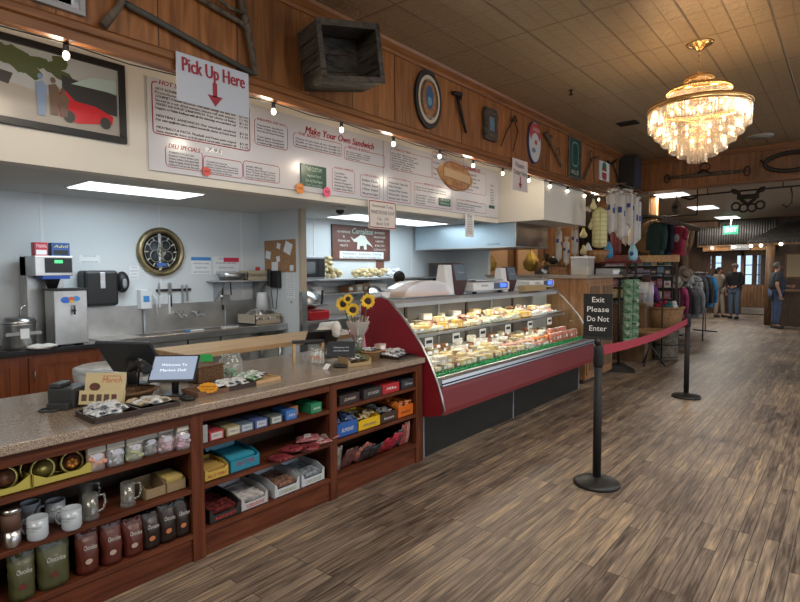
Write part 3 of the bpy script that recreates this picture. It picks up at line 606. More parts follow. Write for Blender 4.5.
panel(151, 80, 250.5, 152, 'HOT SANDWICHES', ['*HOT ROUND BEEF AU JUS', 'Provolone & Peppers on a soft roll', '*GOURMET ITALIAN SAUSAGE: Your Italian sausage, hot, mild, basil', 'Served in a sun dried tomato, lettuce roll with peppers', '*FRESH SAUSAGE SANDWICH: Your choice of Italian', 'Linguica or Polish Kielbasa with all the trimmings on a sandwich roll', '', '*MEATBALL SANDWICH: Our meatballs sandwich', 'Our own spaghetti sauce, melted mozzarella cheese on french bread', '', '*MEATBALLS & PASTA: Meatballs and Penne pasta topped', 'Sauce, mozzarella cheese on fresh pasta & served with a sandwich roll'], .04, .009, price=True, hx=0)
panel(165, 145, 203, 172, 'DELI SPECIALS', ['*TURKEY FOCACCIA', 'Roasted Turkey Breast, Jack', 'Cheese, Lettuce, and topped with', 'Italian Dressing, served on freshly', 'baked Focaccia Bread'], .04)
panel(203, 155, 243, 179, '', ['*ITALIAN FOCACCIA', 'Salami, Mortadella, Provolone', 'Cheese, Lettuce and topped with', 'Italian Dressing, served on freshly', 'baked Focaccia Bread'])
panel(243, 160, 280, 184, '', ['*BAGEL SPECIAL', 'Turkey, Jack Bread, Cream', 'Pear Cheese & Basil Pesto', 'Served with Sliced Tomato', 'Cheese, Cream & Horseradish'])
panel(254, 118, 288, 151, 'WRAPPED SPECIALS', ['*Vegetarian Sandwich', 'Lettuce, Tomato, Onion, Cheese', 'Avocado & House Dressing', '', '*Tuna Salad Sandwich', 'Albacore Tuna on sourdough bread', 'or toasted on light rye and whole'], .026)
panel(293, 132, 342, 157, 'THE BASICS', ['*Choice of one meat & one cheese', '*Double or two meats & one cheese', '*We proudly custom any items from our deli'], .034, price=True, hx=0)
panel(344, 146, 385, 168, 'BREAD & ROLLS', ['*Sliced Sourdough    Focaccia', 'Rye, White, Wheat on 9 grain', '*Freshly baked Dutch Crunch', '& Sandwich Roll'], .032, hx=0)
panel(332, 167, 355, 194, 'VEGGIE SAMPLER', ['*Cucumber', '*Tomato Mix', '*Mushrooms', '*Sweet Peppers', '*Artichoke Hearts', '*Golden Onion Mixes'], .024)
panel(360, 174, 380, 199, 'OUR SALADS', ['*Italian Pasta', '*Potato Salad', '*Olive Salad', '*Macaroni Salad'], .026)
u0, u1, v0, v1 = panel(390, 148, 432, 178, 'CHOICE OF MEAT', ['Roast Beef   Black Forest Ham', 'Honey Ham   Turkey Breast', 'Italian Dry Salami   Mortadella', 'Roasted Chicken   Bologna', 'Corned Beef   Smoked Turkey', 'Egg Salad   Prosciutto', 'Pastrami   Albacore Tuna'], .03, hx=0)
panel(387, 177, 411, 204, 'CHOICE OF CHEESE', ['Monterey Jack  Pepper Jack', 'Mild Cheddar', 'Smoked Mild Cheddar', 'Mozzarella  Havarti', 'American  Swiss  Provolone'], .022)
panel(432, 151, 452, 182, 'TOPPINGS', ['Lettuce Tomato', 'Pickles', 'Peppers', 'Mayo'], .03)
panel(414, 182, 452, 210, 'PREMIUM MEAT SANDWICH', ['Choice of one premium meat & cheese', 'Choice of two premium meats & cheese', '', '*Corned Beef   Pastrami', '*Roast Beef   Capicola', '*Prosciutto   Pancetta', '*Mortadella'], .026)
panel(457, 167, 486, 196, 'SERVED ON', ['*Half & Full Sandwich', 'Cups of soup and cheese roll', 'Bread sticks of the day', 'salad of the day & dressing', 'Lemonade & Iced Tea'], .026)
panel(456, 199, 486, 214, 'COMBINATION SANDWICH', ['*WE WILL MAKE the toasting sandwich', 'Pepper Cream and Cheese', 'on a roll of your choice'], .022)
u, v = U(353, 144-5); rd.text('Make Your Own Sandwich', .105, TF(*U(341.5, 139)), 1.06, True, ext=.002)
rd.text('SPECIALTY SANDWICHES', .07, TF(*U(467, 168)), .74, True, ext=.002)
rd.text('EXTRA', .03, TF(*U(492, 186)), .1, True, ext=.002)
for i, s in enumerate(('Bacon', 'Avocado', 'Cheese', 'Egg', 'Side of Salsa', 'Meat', 'Bread')): bk.text(s, .03, TF(*U(492, 190+i*2.6)), .1)
rd.k = 1; rd.add(bgk.v, bgk.f); rd.build('red_lettering', [red, swhite], t); bk.build('black_lettering', ink, t); ol.build('panel_outlines', red, t)  # mesh also holds white patches that break the outlines behind headings
def card(px0, py0, px1, py1, mt, th=.012, ox=.019, name='insert'):   # plate on the menu board
    u0, v1 = U(px0, py0); u1, v0 = U(px1, py1); B().box(ox, ox+th, u0, u1, v0, v1).build(name, mt, t, bev=.004); return (u0+u1)/2, (v0+v1)/2, u1-u0, v1-v0
gb = K('green_board', (.008, .085, .06), .3)
u, v, w_, h = card(300, 163, 326, 189, gb, name='green_insert')
B().text('THE CUSTOM', .06, FX((.032, u, v+.065)), w_*.6).text('Vegetarian Market', .04, FX((.032, u, v)), w_*.55).text('Roma, Red Yellow Peppers', .045, FX((.032, u, v-.055)), w_*.65).text('Sprouts, Tomatoes & Onion', .045, FX((.032, u, v-.1)), w_*.6).build('green_insert_lettering', mint, t)
u, v, w_, h = card(438.5, 197.5, 450.5, 207, gb, .005, name='green_insert'); B().text('DELI BOX', .03, FX((.026, u, v+.03)), w_*.7).text('Market Lunch', .03, FX((.026, u, v-.02)), w_*.7).build('green_insert_lettering', mint, t)
u, v, w_, h = card(489, 205, 494.5, 209, gb, .005, name='green_insert')
u, v, w_, h = card(205, 147, 222, 154.5, K('paper_white', (.8, .82, .84), .6), .003, name='paper_patch'); B().text('7.95', .05, FX((.024, u, v)), .14, True).build('patch_lettering', ink, t)
def star(px, py, r, mt, label, n=12):
    p = at(px, py, 'x', MX0+.036); m = B(); m.T = FX((0, 0, 0)); q = []
    for i in range(2*n): a = pi*i/n; rr = r*(1 if i % 2 else .8); q.append((rr*cos(a), rr*sin(a)))
    m.prism(q, 'z', 0, .003); s = thing('star_sticker', label, 'sticker', p); m.build('card', mt, s)
    B().text('NEW', r*.6, FX((.004, 0, 0)), r*1.1).build('lettering', ink, s)
star(206.5, 171.5, .045, K('red_card', (.7, .1, .08), .5), 'small red starburst sticker under the deli specials panel')
star(300, 188.5, .06, K('orange_card', (.9, .3, .05), .5), 'orange starburst sticker at left of the green menu insert')
star(327, 192, .06, K('pink_card', (.9, .12, .25), .5), 'pink starburst sticker at right of the green menu insert')
# hanging signs
def hsign(name, label, px, py, X, w_, h, mt, draw, wires=True, zt=None, rim=None):   # centre point in photo, hung in the plane x = X
    p = at(px, py, 'x', X); t = thing(name, label, 'sign', p)
    B().box(-.004, .004, -w_/2, w_/2, -h/2, h/2).build('panel', mt, t, bev=.001)
    if rim: m = B(); m.T = I4; m.ring(w_/2-.01, h/2-.01, .01, .012, FX((.0045, 0, 0))); m.build('border', rim, t)
    for nm_, mb, mm in draw(w_, h): mb.build(nm_, mm, t)
    if wires:
        for s in (-1, 1): B().cyl((0, s*w_*.42, h/2), (0, s*w_*.42, (zt or 2.965)-p.z), .0012, n=5).build('wire', K('wire', (.3, .3, .3), .4, 1), t)
    return t
def arrow(cy, h, w_, x=.0055):
    m = B(); m.T = FX((x, 0, cy)); m.add([(-w_*.3, h/2, 0), (w_*.3, h/2, 0), (w_*.3, -h*.1, 0), (-w_*.3, -h*.1, 0), (-w_, -h*.05, 0), (w_, -h*.05, 0), (0, -h/2, 0)], [(0, 3, 2, 1), (4, 6, 5)]); return m
def d1(w_, h):
    m = B(); m.bold = .03; m.text('Pick Up Here', .135, FX((.006, 0, .085)), w_*.86); return [('lettering', m, red), ('arrow', arrow(-.06, .165, .06), red)]
p0 = at(214.5, 86.5, 'x', -3.55)
hsign('hanging_sign', 'white pick up here sign with red arrow hung from frieze', 214.5, 86.5, -3.53, .57, .325, K('sign_blueish', (.5, .54, .62), .3), d1)
def d2(w_, h): return [('lettering', B().text('Please', .1, FX((.006, -.02, .13)), w_*.55).text('Order Here', .1, FX((.006, 0, .03)), w_*.88), ink), ('arrow', arrow(-.1, .17, .05), red)]
hsign('hanging_sign', 'white please order here sign with red arrow hung from frieze', 520, 175.5, -3.53, .44, .42, K('sign_pinkish', (.66, .6, .6), .4), d2)
def d3(w_, h): return [('lettering', B().text('Homemade Today', .05, FX((.006, 0, .1)), w_*.75).text('MINESTRONE SOUP', .06, FX((.006, 0, .025)), w_*.85).text('Cup    3.95', .05, FX((.006, 0, -.05)), w_*.4).text('Bowl  5.95', .05, FX((.006, 0, -.11)), w_*.45), ink)]
hsign('hanging_sign', 'small red bordered minestrone soup sign below the menu board', 382.5, 215, -4.38, .5, .34, K('paper_cream', (.75, .7, .66), .6), d3, True, 2.44, red)
def d4(w_, h):
    m = B()
    for i in range(8): m.text(('Today', 'fresh Italian', 'bread &', 'Salads', 'Half loaf', 'Whole loaf', 'Dozen rolls', '5.95')[i], .035, FX((.006, 0, h*.36-i*h*.1)), w_*.6)
    return [('lettering', m, ink), ('heading', B().text('TODAY', .05, FX((.006, 0, h*.43)), w_*.7), red)]
hsign('hanging_sign', 'narrow white price list hanging under the menu board right end', 469.5, 225.5, -4.4, .23, .34, M['paper_white'], d4, True, 2.36)
# oval sandwich-shaped wood sign
p = at(454.5, 176.5, 'x', -3.62); t = thing('sandwich_sign', 'oval carved sandwich shaped wooden sign hanging before menu board', 'sign', p)
m = B(); m.T = FX((0, 0, 0), R(-4)); n = 32; m.prism([(.32*cos(2*pi*i/n)*(1+.12*abs(cos(2*pi*i/n))**6), .165*sin(2*pi*i/n)*abs(sin(2*pi*i/n))**.15) for i in range(n)], 'z', 0, .03); m.build('board', K('bread_paint', (.5, .27, .11), .5, var=.3, vs=20), t, bev=.004)
m = B(); m.T = FX((.032, 0, 0), R(-4)); m.box(-.27, .27, -.045, .05, 0, .012); m.build('banner', K('sand', (.62, .42, .22), .5), t)
m = B(); m.ring(.28, .14, .13, .012, FX((.032, 0, 0), R(-4))); m.text('MARKET', .055, FX((.046, 0, .09), R(-4)), .3).text('DELI', .06, FX((.046, 0, -.095), R(-4)), .2).build('lettering', K('brick_red', (.3, .07, .04), .5), t)
for s in (-1, 1): B().cyl((.01, s*.18, .1), (.01, s*.18, 2.965-p.z), .0015, n=5).build('wire', M['wire'], t)
# security cameras
for x, y, l in ((340, 207, 'white dome security camera under the kitchen ceiling near soup sign'), (457, 227, 'white dome security camera under the kitchen ceiling near hood')):
    p = at(x, y, 'z', 2.4); t = thing('dome_camera', l, 'camera', p); B().lathe([(.07, 0), (.07, -.04)], n=20).build('base', M['white_gloss'], t); B().lathe([(.055, -.04), (.05, -.065), (.025, -.09), (0, -.095)], n=16).build('lens_dome', black, t)
# ================= DISPLAY COUNTER =================
CZ = .875; XF = -2.74
t = thing('display_counter', 'long cherry wood counter cabinet with open candy shelves', 'counter', (-3.2, 1.9, 0)); o = t.location
def lb(name, x0, x1, y0, y1, z0, z1, m='cherry', bev=.003): return B().box(x0-o.x, x1-o.x, y0-o.y, y1-o.y, z0, z1).build(name, m, t, bev=bev)
for a, b_ in ((.42, .5), (1.515, 1.59), (2.54, 2.61), (3.51, 3.6)): lb('stile', -2.775, XF, a, b_, .0, .83, 'cherryv')
lb('top_rail', -2.775, XF-.002, .42, 3.6, .77, .832)
for a, b_ in ((.5, 1.515), (1.59, 2.54), (2.61, 3.51)):
    for z in (.64, .41): lb('shelf', -3.16, XF-.003, a-.02, b_+.02, z-.024, z)
    lb('bottom_shelf', -3.16, XF-.003, a-.02, b_+.02, .13, .158)
for y in (.46, 1.55, 2.575, 3.55): lb('partition', -3.16, -2.775, y-.012, y+.012, .13, .83, 'cherryv')
lb('base_board', -2.79, -2.755, .42, 3.6, 0, .13); lb('back_panel', -3.19, -3.16, .42, 3.6, 0, .83, 'dkwood')
lb('end_panel', -3.7, -3.19, .42, .46, 0, .83); lb('end_panel', -3.7, -3.19, 3.56, 3.6, 0, .83); lb('rear_panel', -3.7, -3.67, .42, 3.6, 0, .83)
one('countertop', 'thick speckled brown stone worktop on the display counter', 'countertop', B().box(-.53, .53, -1.6, 1.72, 0, .044), 'stone', (-3.24, 1.88, .832), bev=.006)
def C_(x, y): return at(x, y, 'z', CZ+.001)
def sh(px, x, z): return V((x, at(px, 450, 'x', x).y, z))     # a place on a shelf by its photo column
SH = {'T': .641, 'M': .411, 'B': .159}
# --- tins in yellow trays
yb = K('mustard_card', (.42, .36, .07), .6); tinb = K('tin_dark', (.03, .025, .02), .3, .6); tgold = K('tin_gold', (.45, .38, .12), .35, .7)
def tin_tray(y0, y1, lab):
    t = thing('tin_tray', lab, 'display tray', (-2.88, (y0+y1)/2, SH['T'])); w_ = (y1-y0)/2
    B().box(-.1, .1, -w_, w_, 0, .004).build('base', yb, t)
    B().prism([(-w_, 0), (w_, 0), (w_, .065), (w_*.55, .03), (-w_*.55, .03), (-w_, .06)], 'x', .096, .1).build('front_panel', yb, t)
    for s in (-1, 1): B().box(-.1, .1, s*w_-.002, s*w_+.002, 0, .06).build('side_panel', yb, t)
tin_tray(.52, .775, 'yellow card tray under the leftmost round cookie tins'); tin_tray(.785, 1.03, 'yellow card tray holding the round tins beside the candy bags')
cook = K('cookie_print', (.2, .08, .04), .4, var=.6, vs=30); oran = K('cookie_orange', (.65, .25, .05), .4)
def round_tin(y, dx, kind, lab):
    t = thing('cookie_tin', lab, 'tin', (-2.83+dx, y, SH['T']+.005), 0, 'round tins on the top shelf'); r = .05; T = MX.Rotation(R(78), 4, 'Y')
    B().lathe([(r, 0), (r, .03)], (-.03, 0, r), 28, T).build('body', tinb, t)
    B().lathe([(r+.002, .026), (r+.002, .034), (r-.006, .034)], (-.03, 0, r), 28, T, False).build('rim', tgold, t)
    B().lathe([(r-.006, .033), (0, .034)], (-.03, 0, r), 24, T).build('lid_print', cook if kind else tgold, t)
    if kind == 2:
        m = B()
        for a in range(6): m.lathe([(.012, .0345), (0, .036)], (-.03, 0, r), 8, T @ MX.Translation((.016*cos(a*pi/3)+.006, .016*sin(a*pi/3), 0)))
        m.build('lid_flower', oran, t)
for y, dx, k, l in ((.57, 0, 1, 'round tin at left edge with dark brown cookie print'), (.69, 0, 1, 'round tin with reddish brown print in the left yellow tray'), (.838, 0, 0, 'plain gold lidded round tin in the right yellow tray'), (.81, -.05, 1, 'dark round tin standing behind the gold lidded tin'), (.96, 0, 2, 'round tin with an orange flower shaped print beside candy bags'), (.92, -.05, 1, 'dark round tin standing behind the orange flower tin')): round_tin(y, dx, k, l)
# --- candy bags
lab_m = K('oval_label', (.5, .52, .6), .5); head_m = K('bag_header', (.5, .48, .42), .5)
def candy_bag(y, col, lab, dx=0, h=.115):
    t = thing('candy_bag', lab, 'candy bag', (-2.80+dx, y, SH['T']), 0, 'clear bags of candy on the top shelf')
    m = B(); m.T = MX(((0, 1, 0, 0), (-1, 0, 0, 0), (0, 0, 1, 0), (0, 0, 0, 1))) ; rn = random.Random(int(y*999))
    cm = K('candy_%02x%02x%02x' % tuple(int(255*c) for c in col), col, .5); q = B()
    for i in range(34): q.sph((rn.uniform(-.018, .02), rn.uniform(-.036, .036), .012+rn.random()*.06), .0115, 7, 5)
    q.build('candies', cm, t)['kind'] = 'stuff'
    m.pouch(.088, h, .05, int(y*100), top=.2, wr=.05); m.build('film', 'film', t)
    B().cb((.012, 0, h-.014), (.004, .082, .03)).build('header_card', head_m, t)
    m = B(); m.T = FX((.0265, 0, .072)); m.disc(.024, .015, I4); m.build('oval_label', lab_m, t)
for y, c, l in ((1.075, (.62, .3, .2), 'clear bag of peach orange candies next to the tins'), (1.165, (.35, .38, .44), 'clear bag of grey blue candies beside the peach ones'), (1.258, (.36, .42, .24), 'clear bag of pale green candies on the top shelf'), (1.345, (.16, .17, .17), 'clear bag of dark grey candies, set slightly back'), (1.425, (.5, .32, .4), 'taller clear bag of mauve candies, leftmost mauve one'), ): candy_bag(y-.02, c, l, -.02 if c[0] < .2 else 0, .135 if c[2] == .4 else .115)
candy_bag(1.478, (.48, .31, .39), 'clear bag of mauve candies between two other mauve bags', -.005, .14); candy_bag(1.49, (.5, .33, .42), 'clear bag of mauve candies touching the left bay stile', .03, .13)
# --- mugs, steins, tumbler, small boxes on the middle shelf of the left bay
mugw = K('mug_white', (.42, .47, .52), .18)
def mug(p, ang, lab, r=.042, h=.098):
    t = thing('mug', lab, 'mug', p, ang, 'white mugs on the middle shelf')
    B().lathe([(r*.86, 0), (r*.9, .004), (r, .012), (r, h), (r-.004, h), (r-.006, .008), (0, .008)], n=28).build('cup', mugw, t)
    B().tube([(-r+.004, 0, h*.82), (-r-.018, 0, h*.84), (-r-.032, 0, h*.66), (-r-.032, 0, h*.42), (-r-.018, 0, h*.24), (-r+.004, 0, h*.24)], .0065, 8).build('handle', mugw, t)
    m = B()
    for k, (s, z) in enumerate((('Corralitos', .062), ('MARKET', .048))):
        vs, fs = _tm(s, k == 0); sz = .019 if k == 0 else .009; m.add([((r+.0006)*cos(v.x*sz/r-1.57), (r+.0006)*sin(v.x*sz/r-1.57), z+v.y*sz) for v in vs], fs)
    m.build('lettering', K('mug_ink', (.12, .13, .12), .5), t)
def fb(px, py, z): p = at(px, py, 'z', z); return p
mug(fb(38, 538, SH['M']), R(40), 'white printed mug standing in front at far left'); mug(fb(72, 528, SH['M']), R(40), 'white printed mug standing in front, right of the pair')
mug(fb(33, 524, SH['M'])+V((-.03, 0, 0)), R(60), 'white mug hidden mostly behind the left front mug'); mug(fb(55, 522, SH['M'])+V((-.02, .01, 0)), R(75), 'white printed mug behind, between the two front mugs')
p = fb(12, 546, SH['M']); t = thing('travel_tumbler', 'steel travel tumbler with a brown leather upper sleeve', 'tumbler', p)
B().lathe([(.032, 0), (.034, .004), (.036, .075)], n=24).build('steel_base', 'steel', t); B().lathe([(.0365, .075), (.038, .15)], n=24).build('brown_sleeve', K('brown_leather', (.09, .045, .03), .6), t); B().lathe([(.039, .15), (.039, .165), (.034, .172), (0, .172)], n=24).build('lid', 'steel', t)
def stein(px, py, lab):
    p = fb(px, py, SH['M']); t = thing('glass_stein', lab, 'glass mug', p, R(0), 'glass mugs on the middle shelf'); r, h = .033, .12
    B().lathe([(r*1.1, 0), (r*1.1, .01), (r, .02), (r, h), (r-.004, h), (r-.004, .02), (0, .015)], n=16).build('glass_body', 'jar', t)
    B().tube([(0, r-.003, h*.85), (0, r+.03, h*.82), (0, r+.036, h*.5), (0, r+.025, h*.22), (0, r-.002, h*.2)], .006, 8).build('handle', 'jar', t)
    B().lathe([(r*.5, .02), (r*.55, .09)], n=12).build('paper_insert', K('insert_cream', (.35, .33, .27), .6), t)
stein(91, 518, 'glass mug beside the white mugs, leftmost of the glass ones'); stein(86, 505, 'glass mug standing at the back behind the other glass mugs'); stein(128, 505, 'glass mug on its own left of the small brown boxes')
kraft = K('kraft_card', (.24, .17, .09), .7); kraftl = K('tan_card', (.36, .26, .13), .7)
def open_box(name, lab, cat, p, dx, dy, h, mt, parts=(), group=None, cut=.45, rz=0):   # display carton open to the front (+x)
    t = thing(name, lab, cat, p, rz, group)
    B().box(0, -dx, -dy/2, dy/2, 0, .004).build('base', mt, t)
    for s in (-1, 1): B().prism([(0, 0), (-dx, 0), (-dx, h), (-dx*.3, h), (0, h*.75)], 'y', s*dy/2-.0015, s*dy/2+.0015).build('side', mt, t)
    B().box(-dx, -dx+.003, -dy/2, dy/2, 0, h).build('back', mt, t)
    B().prism([(-dy/2, 0), (dy/2, 0), (dy/2, h*.75), (dy/2-.012, h*.75), (dy/2-.025, h*cut), (-dy/2+.025, h*cut), (-dy/2+.012, h*.75), (-dy/2, h*.75)], 'x', -.003, 0).build('front_lip', mt, t)
    return t
for y, l in ((1.34, 'open tan carton with notched front beside the glass mug'), (1.452, 'tan carton with yellow packets beside the left bay stile')):
    t = open_box('snack_carton', l, 'carton', (-2.79, y, SH['M']), .17, .105, .075, kraft, cut=.72); B().text('GHIRARDELLI'[:9], .016, FX((.0005, 0, .03)), .08).build('lettering', kraftl, t)
    if y > 1.4:
        m = B()
        for k in range(5): m.cb((-.03-k*.028, 0, .045), (.02, .09, .06), MX.Rotation(.3, 4, 'Y'))
        m.build('packets', K('yellow_pack', (.5, .38, .12), .5), t)['kind'] = 'stuff'
# --- coffee bags on the bottom shelf
def coffee_bag(y, col, lab, x=-2.80, rz=0, h=.21, w_=.12, txt='Chocolate', lt=(.5, .48, .42), acc=(.3, .08, .04)):
    t = thing('coffee_bag', lab, 'coffee bag', (x, y, SH['B']), rz, 'stand up pouches on the bottom shelf')
    ck = 'pouch_%02x%02x%02x' % tuple(int(255*c) for c in col); cm = K(ck, col, .3, bump=.3, bs=15)
    m = B(); m.T = MX(((0, 1, 0, 0), (-1, 0, 0, 0), (0, 0, 1, 0), (0, 0, 0, 1))); m.pouch(w_, h, .085, int(y*1000), top=.12, wr=.13); m.build('pouch', cm, t)
    T = MX.Translation((.039, 0, h*.62)) @ MX.Rotation(R(-10), 4, 'Y') 
    m = B(); m.T = T; m.text(txt, .03, FX((0, 0, 0), R(-4)), w_*.56, True, ext=.002).build('lettering', K('lt%d' % int(lt[0]*100), lt, .4), t)
    m = B(); m.T = MX.Translation((.0475, 0, h*.32)); m.disc(.016, .013, FX((0, -.01, 0))); m.build('emblem', K('acc%d' % int(acc[0]*100+acc[1]*1000), acc, .5), t)
olive, maroon, dkb = (.065, .068, .028), (.085, .018, .012), (.018, .01, .008)
for y, c, l, kw in ((.73, olive, 'olive green stand up pouch at left edge of bottom shelf', dict(acc=(.12, .02, .02))), (.855, olive, 'wider olive green stand up pouch right of the first', dict(w_=.135, h=.22, acc=(.12, .02, .02))),
    (1.0, maroon, 'maroon pouch next to the green ones on bottom shelf', dict(acc=(.4, .3, .25))), (1.11, maroon, 'maroon pouch in the middle of three maroon ones', dict(acc=(.4, .3, .25))), (1.215, maroon, 'crumpled maroon pouch with folded top beside dark brown ones', dict(h=.19, acc=(.4, .3, .25))),
    (1.305, dkb, 'dark brown pouch leaning left of two other dark ones', dict(h=.19)), (1.395, dkb, 'dark brown pouch in the middle of the dark three', {}), (1.477, dkb, 'dark brown pouch touching the left bay stile', {})):
    kw.setdefault('acc', (.45, .15, .06)); coffee_bag(y, c, l, txt='Chocolate', w_=kw.pop('w_', .105), **kw)
# --- middle bay, top shelf cartons
def carton(y, dy, dx, h, z, col, lab, txt='', tcol=(.8, .8, .8), panelc=None, x=-2.765, group=None, name='candy_carton', rz=0):
    t = thing(name, lab, 'candy box', (x, y, z), rz, group); ck = 'carton_%02x%02x%02x' % tuple(int(255*c) for c in col)
    B().box(-dx, 0, -dy/2, dy/2, 0, h).build('box', K(ck, col, .45), t, bev=.002)
    if panelc: B().box(0, .0008, -dy*.38, dy*.38, h*.15, h*.85).build('label_panel', K('cpan%02x%02x%02x' % tuple(int(255*c) for c in panelc), panelc, .5), t)
    if txt: B().text(txt, h*.42, FX((.0012, 0, h*.5)), dy*.6, True).build('lettering', K('ct%02x%02x%02x' % tuple(int(255*c) for c in tcol), tcol, .5), t)
    return t
Y_ = lambda px, x=-2.765: at(px, 440, 'x', x).y
G2 = 'small boxes in a row on the top shelf of the middle bay'
mc_ = [(217, 29, (.38, .05, .06), 'red ended box with pale label, leftmost of the small row', (.5, .48, .46)), (234, 27, (.34, .29, .16), 'cream yellow box with pale label beside the red one', (.5, .48, .42)), (247.5, 24, (.1, .14, .2), 'dark blue grey box with pale label, third in row', (.4, .45, .5)), (262, 25, (.08, .12, .3), 'blue box with pale label, fourth in the row', (.42, .46, .52)), (277, 25, (.1, .12, .11), 'black and green box with pale label, fifth in row', (.45, .48, .48))]
for px, _, c, l, pc in mc_: carton(Y_(px), .09, .16, .05, SH['T'], c, l, 'LINDT'[:0] or 'MINTS', (.15, .15, .2), pc, group=G2)
carton(Y_(292), .085, .15, .062, SH['T'], (.05, .16, .45), 'bright blue small box right of the pale labelled row', 'extra', (.7, .75, .8)); carton(Y_(300), .07, .12, .065, SH['T'], (.35, .15, .05), 'orange brown box standing behind the bright blue one', x=-2.82)
carton(Y_(317), .095, .16, .065, SH['T'], (.02, .2, .09), 'green gum box alone near the middle bay right stile', 'extra', (.7, .8, .75))
carton(Y_(205.5), .03, .1, .1, SH['T'], (.3, .32, .33), 'upright grey candy bag beside the second stile')
# middle shelf: teal, yellow cartons and candy bags
t = open_box('candy_carton', 'large teal display carton with red lettering on middle shelf', 'candy box', (-2.775, Y_(246), SH['M']), .26, .2, .1, K('teal', (.02, .2, .3), .45), cut=.68)
B().text('SNICKERS'[:0] or 'BUTTER', .035, FX((.001, 0, .045)), .12, True).build('lettering', red, t)
B().cb((-.235, -.03, .125), (.01, .2, .07), MX.Rotation(-.3, 4, 'Y')).build('lid_flap', M['teal'], t)
m = B()
for k in range(5): m.cb((-.05-k*.036, 0, .062), (.03, .18, .03), MX.Rotation(.25, 4, 'Y'))
m.build('wrapped_bars', K('teal_light', (.04, .3, .42), .35), t)['kind'] = 'stuff'
t = open_box('candy_carton', 'yellow display carton with red lettering beside the teal one', 'candy box', (-2.775, Y_(217), SH['M']), .2, .15, .085, K('yellow_card', (.5, .33, .06), .5), cut=.6)
B().text('BUTTERFINGER'[:6]+'S', .024, FX((.001, 0, .024)), .12, True).build('lettering', red, t)
m = B()
for k in range(5): m.cb((-.035-k*.032, 0, .05), (.026, .13, .028), MX.Rotation(.25, 4, 'Y'))
m.build('wrapped_bars', K('gold_pack', (.45, .28, .08), .35), t)['kind'] = 'stuff'
def flatbag(name, lab, cat, p, w_, h, d, col, rz=0, tilt=80, seed=1, group=None, var=.6, vs=50, extra=None, roll=0):     # soft bag, tilted back from upright
    t = thing(name, lab, cat, p, rz, group); ck = 'bag_%02x%02x%02x_%d' % (*[int(255*c) for c in col], int(var*10)); m = B()
    m.T = MX(((0, 1, 0, 0), (-1, 0, 0, 0), (0, 0, 1, 0), (0, 0, 0, 1))) @ MX.Rotation(R(-tilt), 4, 'X') @ MX.Rotation(R(roll), 4, 'Y'); m.pouch(w_, h, d, seed, cen=True, wr=.2); zmin = min(v.z for v in m.v)
    m.v = [v-V((0, 0, zmin)) for v in m.v]; m.build('wrapper', K(ck, col, .35, var=var, vs=vs), t)
    if extra:
        mm = B(); mm.T = m.T; mm.T = MX.Translation((0, 0, -zmin)) @ m.T; mm.box(-w_*.3, w_*.3, -d*.62, -d*.5, h*.35, h*.65); mm.build('label', K('bl%02x%02x%02x' % tuple(int(255*c) for c in extra), extra, .5), t)
    return t
G3 = 'red candy bags lying on the middle shelf'
for i, (px, x, z, l) in enumerate(((275, -2.8, 0, 'flat red candy bag lying at left of the heap'), (287, -2.82, .022, 'flat red candy bag on top at left of heap'), (299, -2.8, 0, 'red speckled candy bag lying in the heap middle'), (305, -2.86, .03, 'red and white candy bag topmost in the heap'), (311, -2.8, 0, 'white and red candy bag right of the heap middle'), (321, -2.8, 0, 'speckled candy bag rightmost, near the stile'))):
    flatbag('candy_bag', l, 'candy bag', (x, Y_(px), SH['M']+z+.002), .11, .16, .035, (.22, .035, .045) if i < 3 else (.32, .12, .13), rz=.3*i, tilt=84, seed=i+20, group=G3, var=.8, vs=60, extra=(.5, .45, .45) if i > 2 else None)
# bottom shelf cartons: two white, silver, black
def bar_box(px, w_, d_, h, mt, lab, barc, txt, tc, cut=.45):
    t = open_box('candy_carton', lab, 'candy box', (-2.77, Y_(px), SH['B']), d_, w_, h, mt, cut=cut); m = B()
    for k in range(6): m.cb((-.03-k*d_/7, 0, h*.55), (.03, w_*.86, .02), MX.Rotation(.35, 4, 'Y') @ MX.Rotation(.06*(k % 3-1), 4, 'X'))
    m.build('chocolate_bars', barc, t)['kind'] = 'stuff'; B().text(txt, h*.28, FX((.001, 0, h*.22)), w_*.7, True).build('lettering', tc, t)
wc = K('white_card', (.48, .52, .56), .5); 
bar_box(233, .2, .3, .1, K('black_card', (.02, .02, .022), .4), 'black display carton of red striped bars on bottom shelf', K('bars_dark', (.1, .02, .02), .35, var=.9, vs=30), 'HERSHEY', K('bright_red', (.5, .04, .03), .5))
bar_box(258, .19, .3, .1, K('silver_card', (.42, .42, .43), .4), 'silver grey display carton with red lettering on bottom shelf', K('bars_silver', (.45, .43, .42), .3, var=.5, vs=20), 'TOBLERONE', M['bright_red'])
bar_box(281, .2, .28, .115, wc, 'white display carton of bars, left one of the two', K('bars_mixed', (.2, .11, .08), .35, var=.9, vs=30), 'GHIRARDELLI'[:7], K('olive_ink', (.25, .25, .05), .5))
bar_box(312, .2, .28, .115, wc, 'white display carton of bars beside the middle bay stile', K('bars_blue', (.22, .25, .28), .35, var=.9, vs=30), 'CHOCOLATE', M['olive_ink'])
for p_ in [bpy.data.objects[n] for n in [o_.name for o_ in bpy.data.objects if o_.name.startswith('candy_carton')]][-4:]: pass
# fix places of the four bottom cartons so that they stand side by side
bb = [o_ for o_ in bpy.data.objects if o_.name.startswith('candy_carton') and not o_.parent and abs(o_.location.z-SH['B']) < 1e-4]
for o_, y in zip(bb, (1.735, 1.94, 2.19, 2.41)): o_.location.y = y
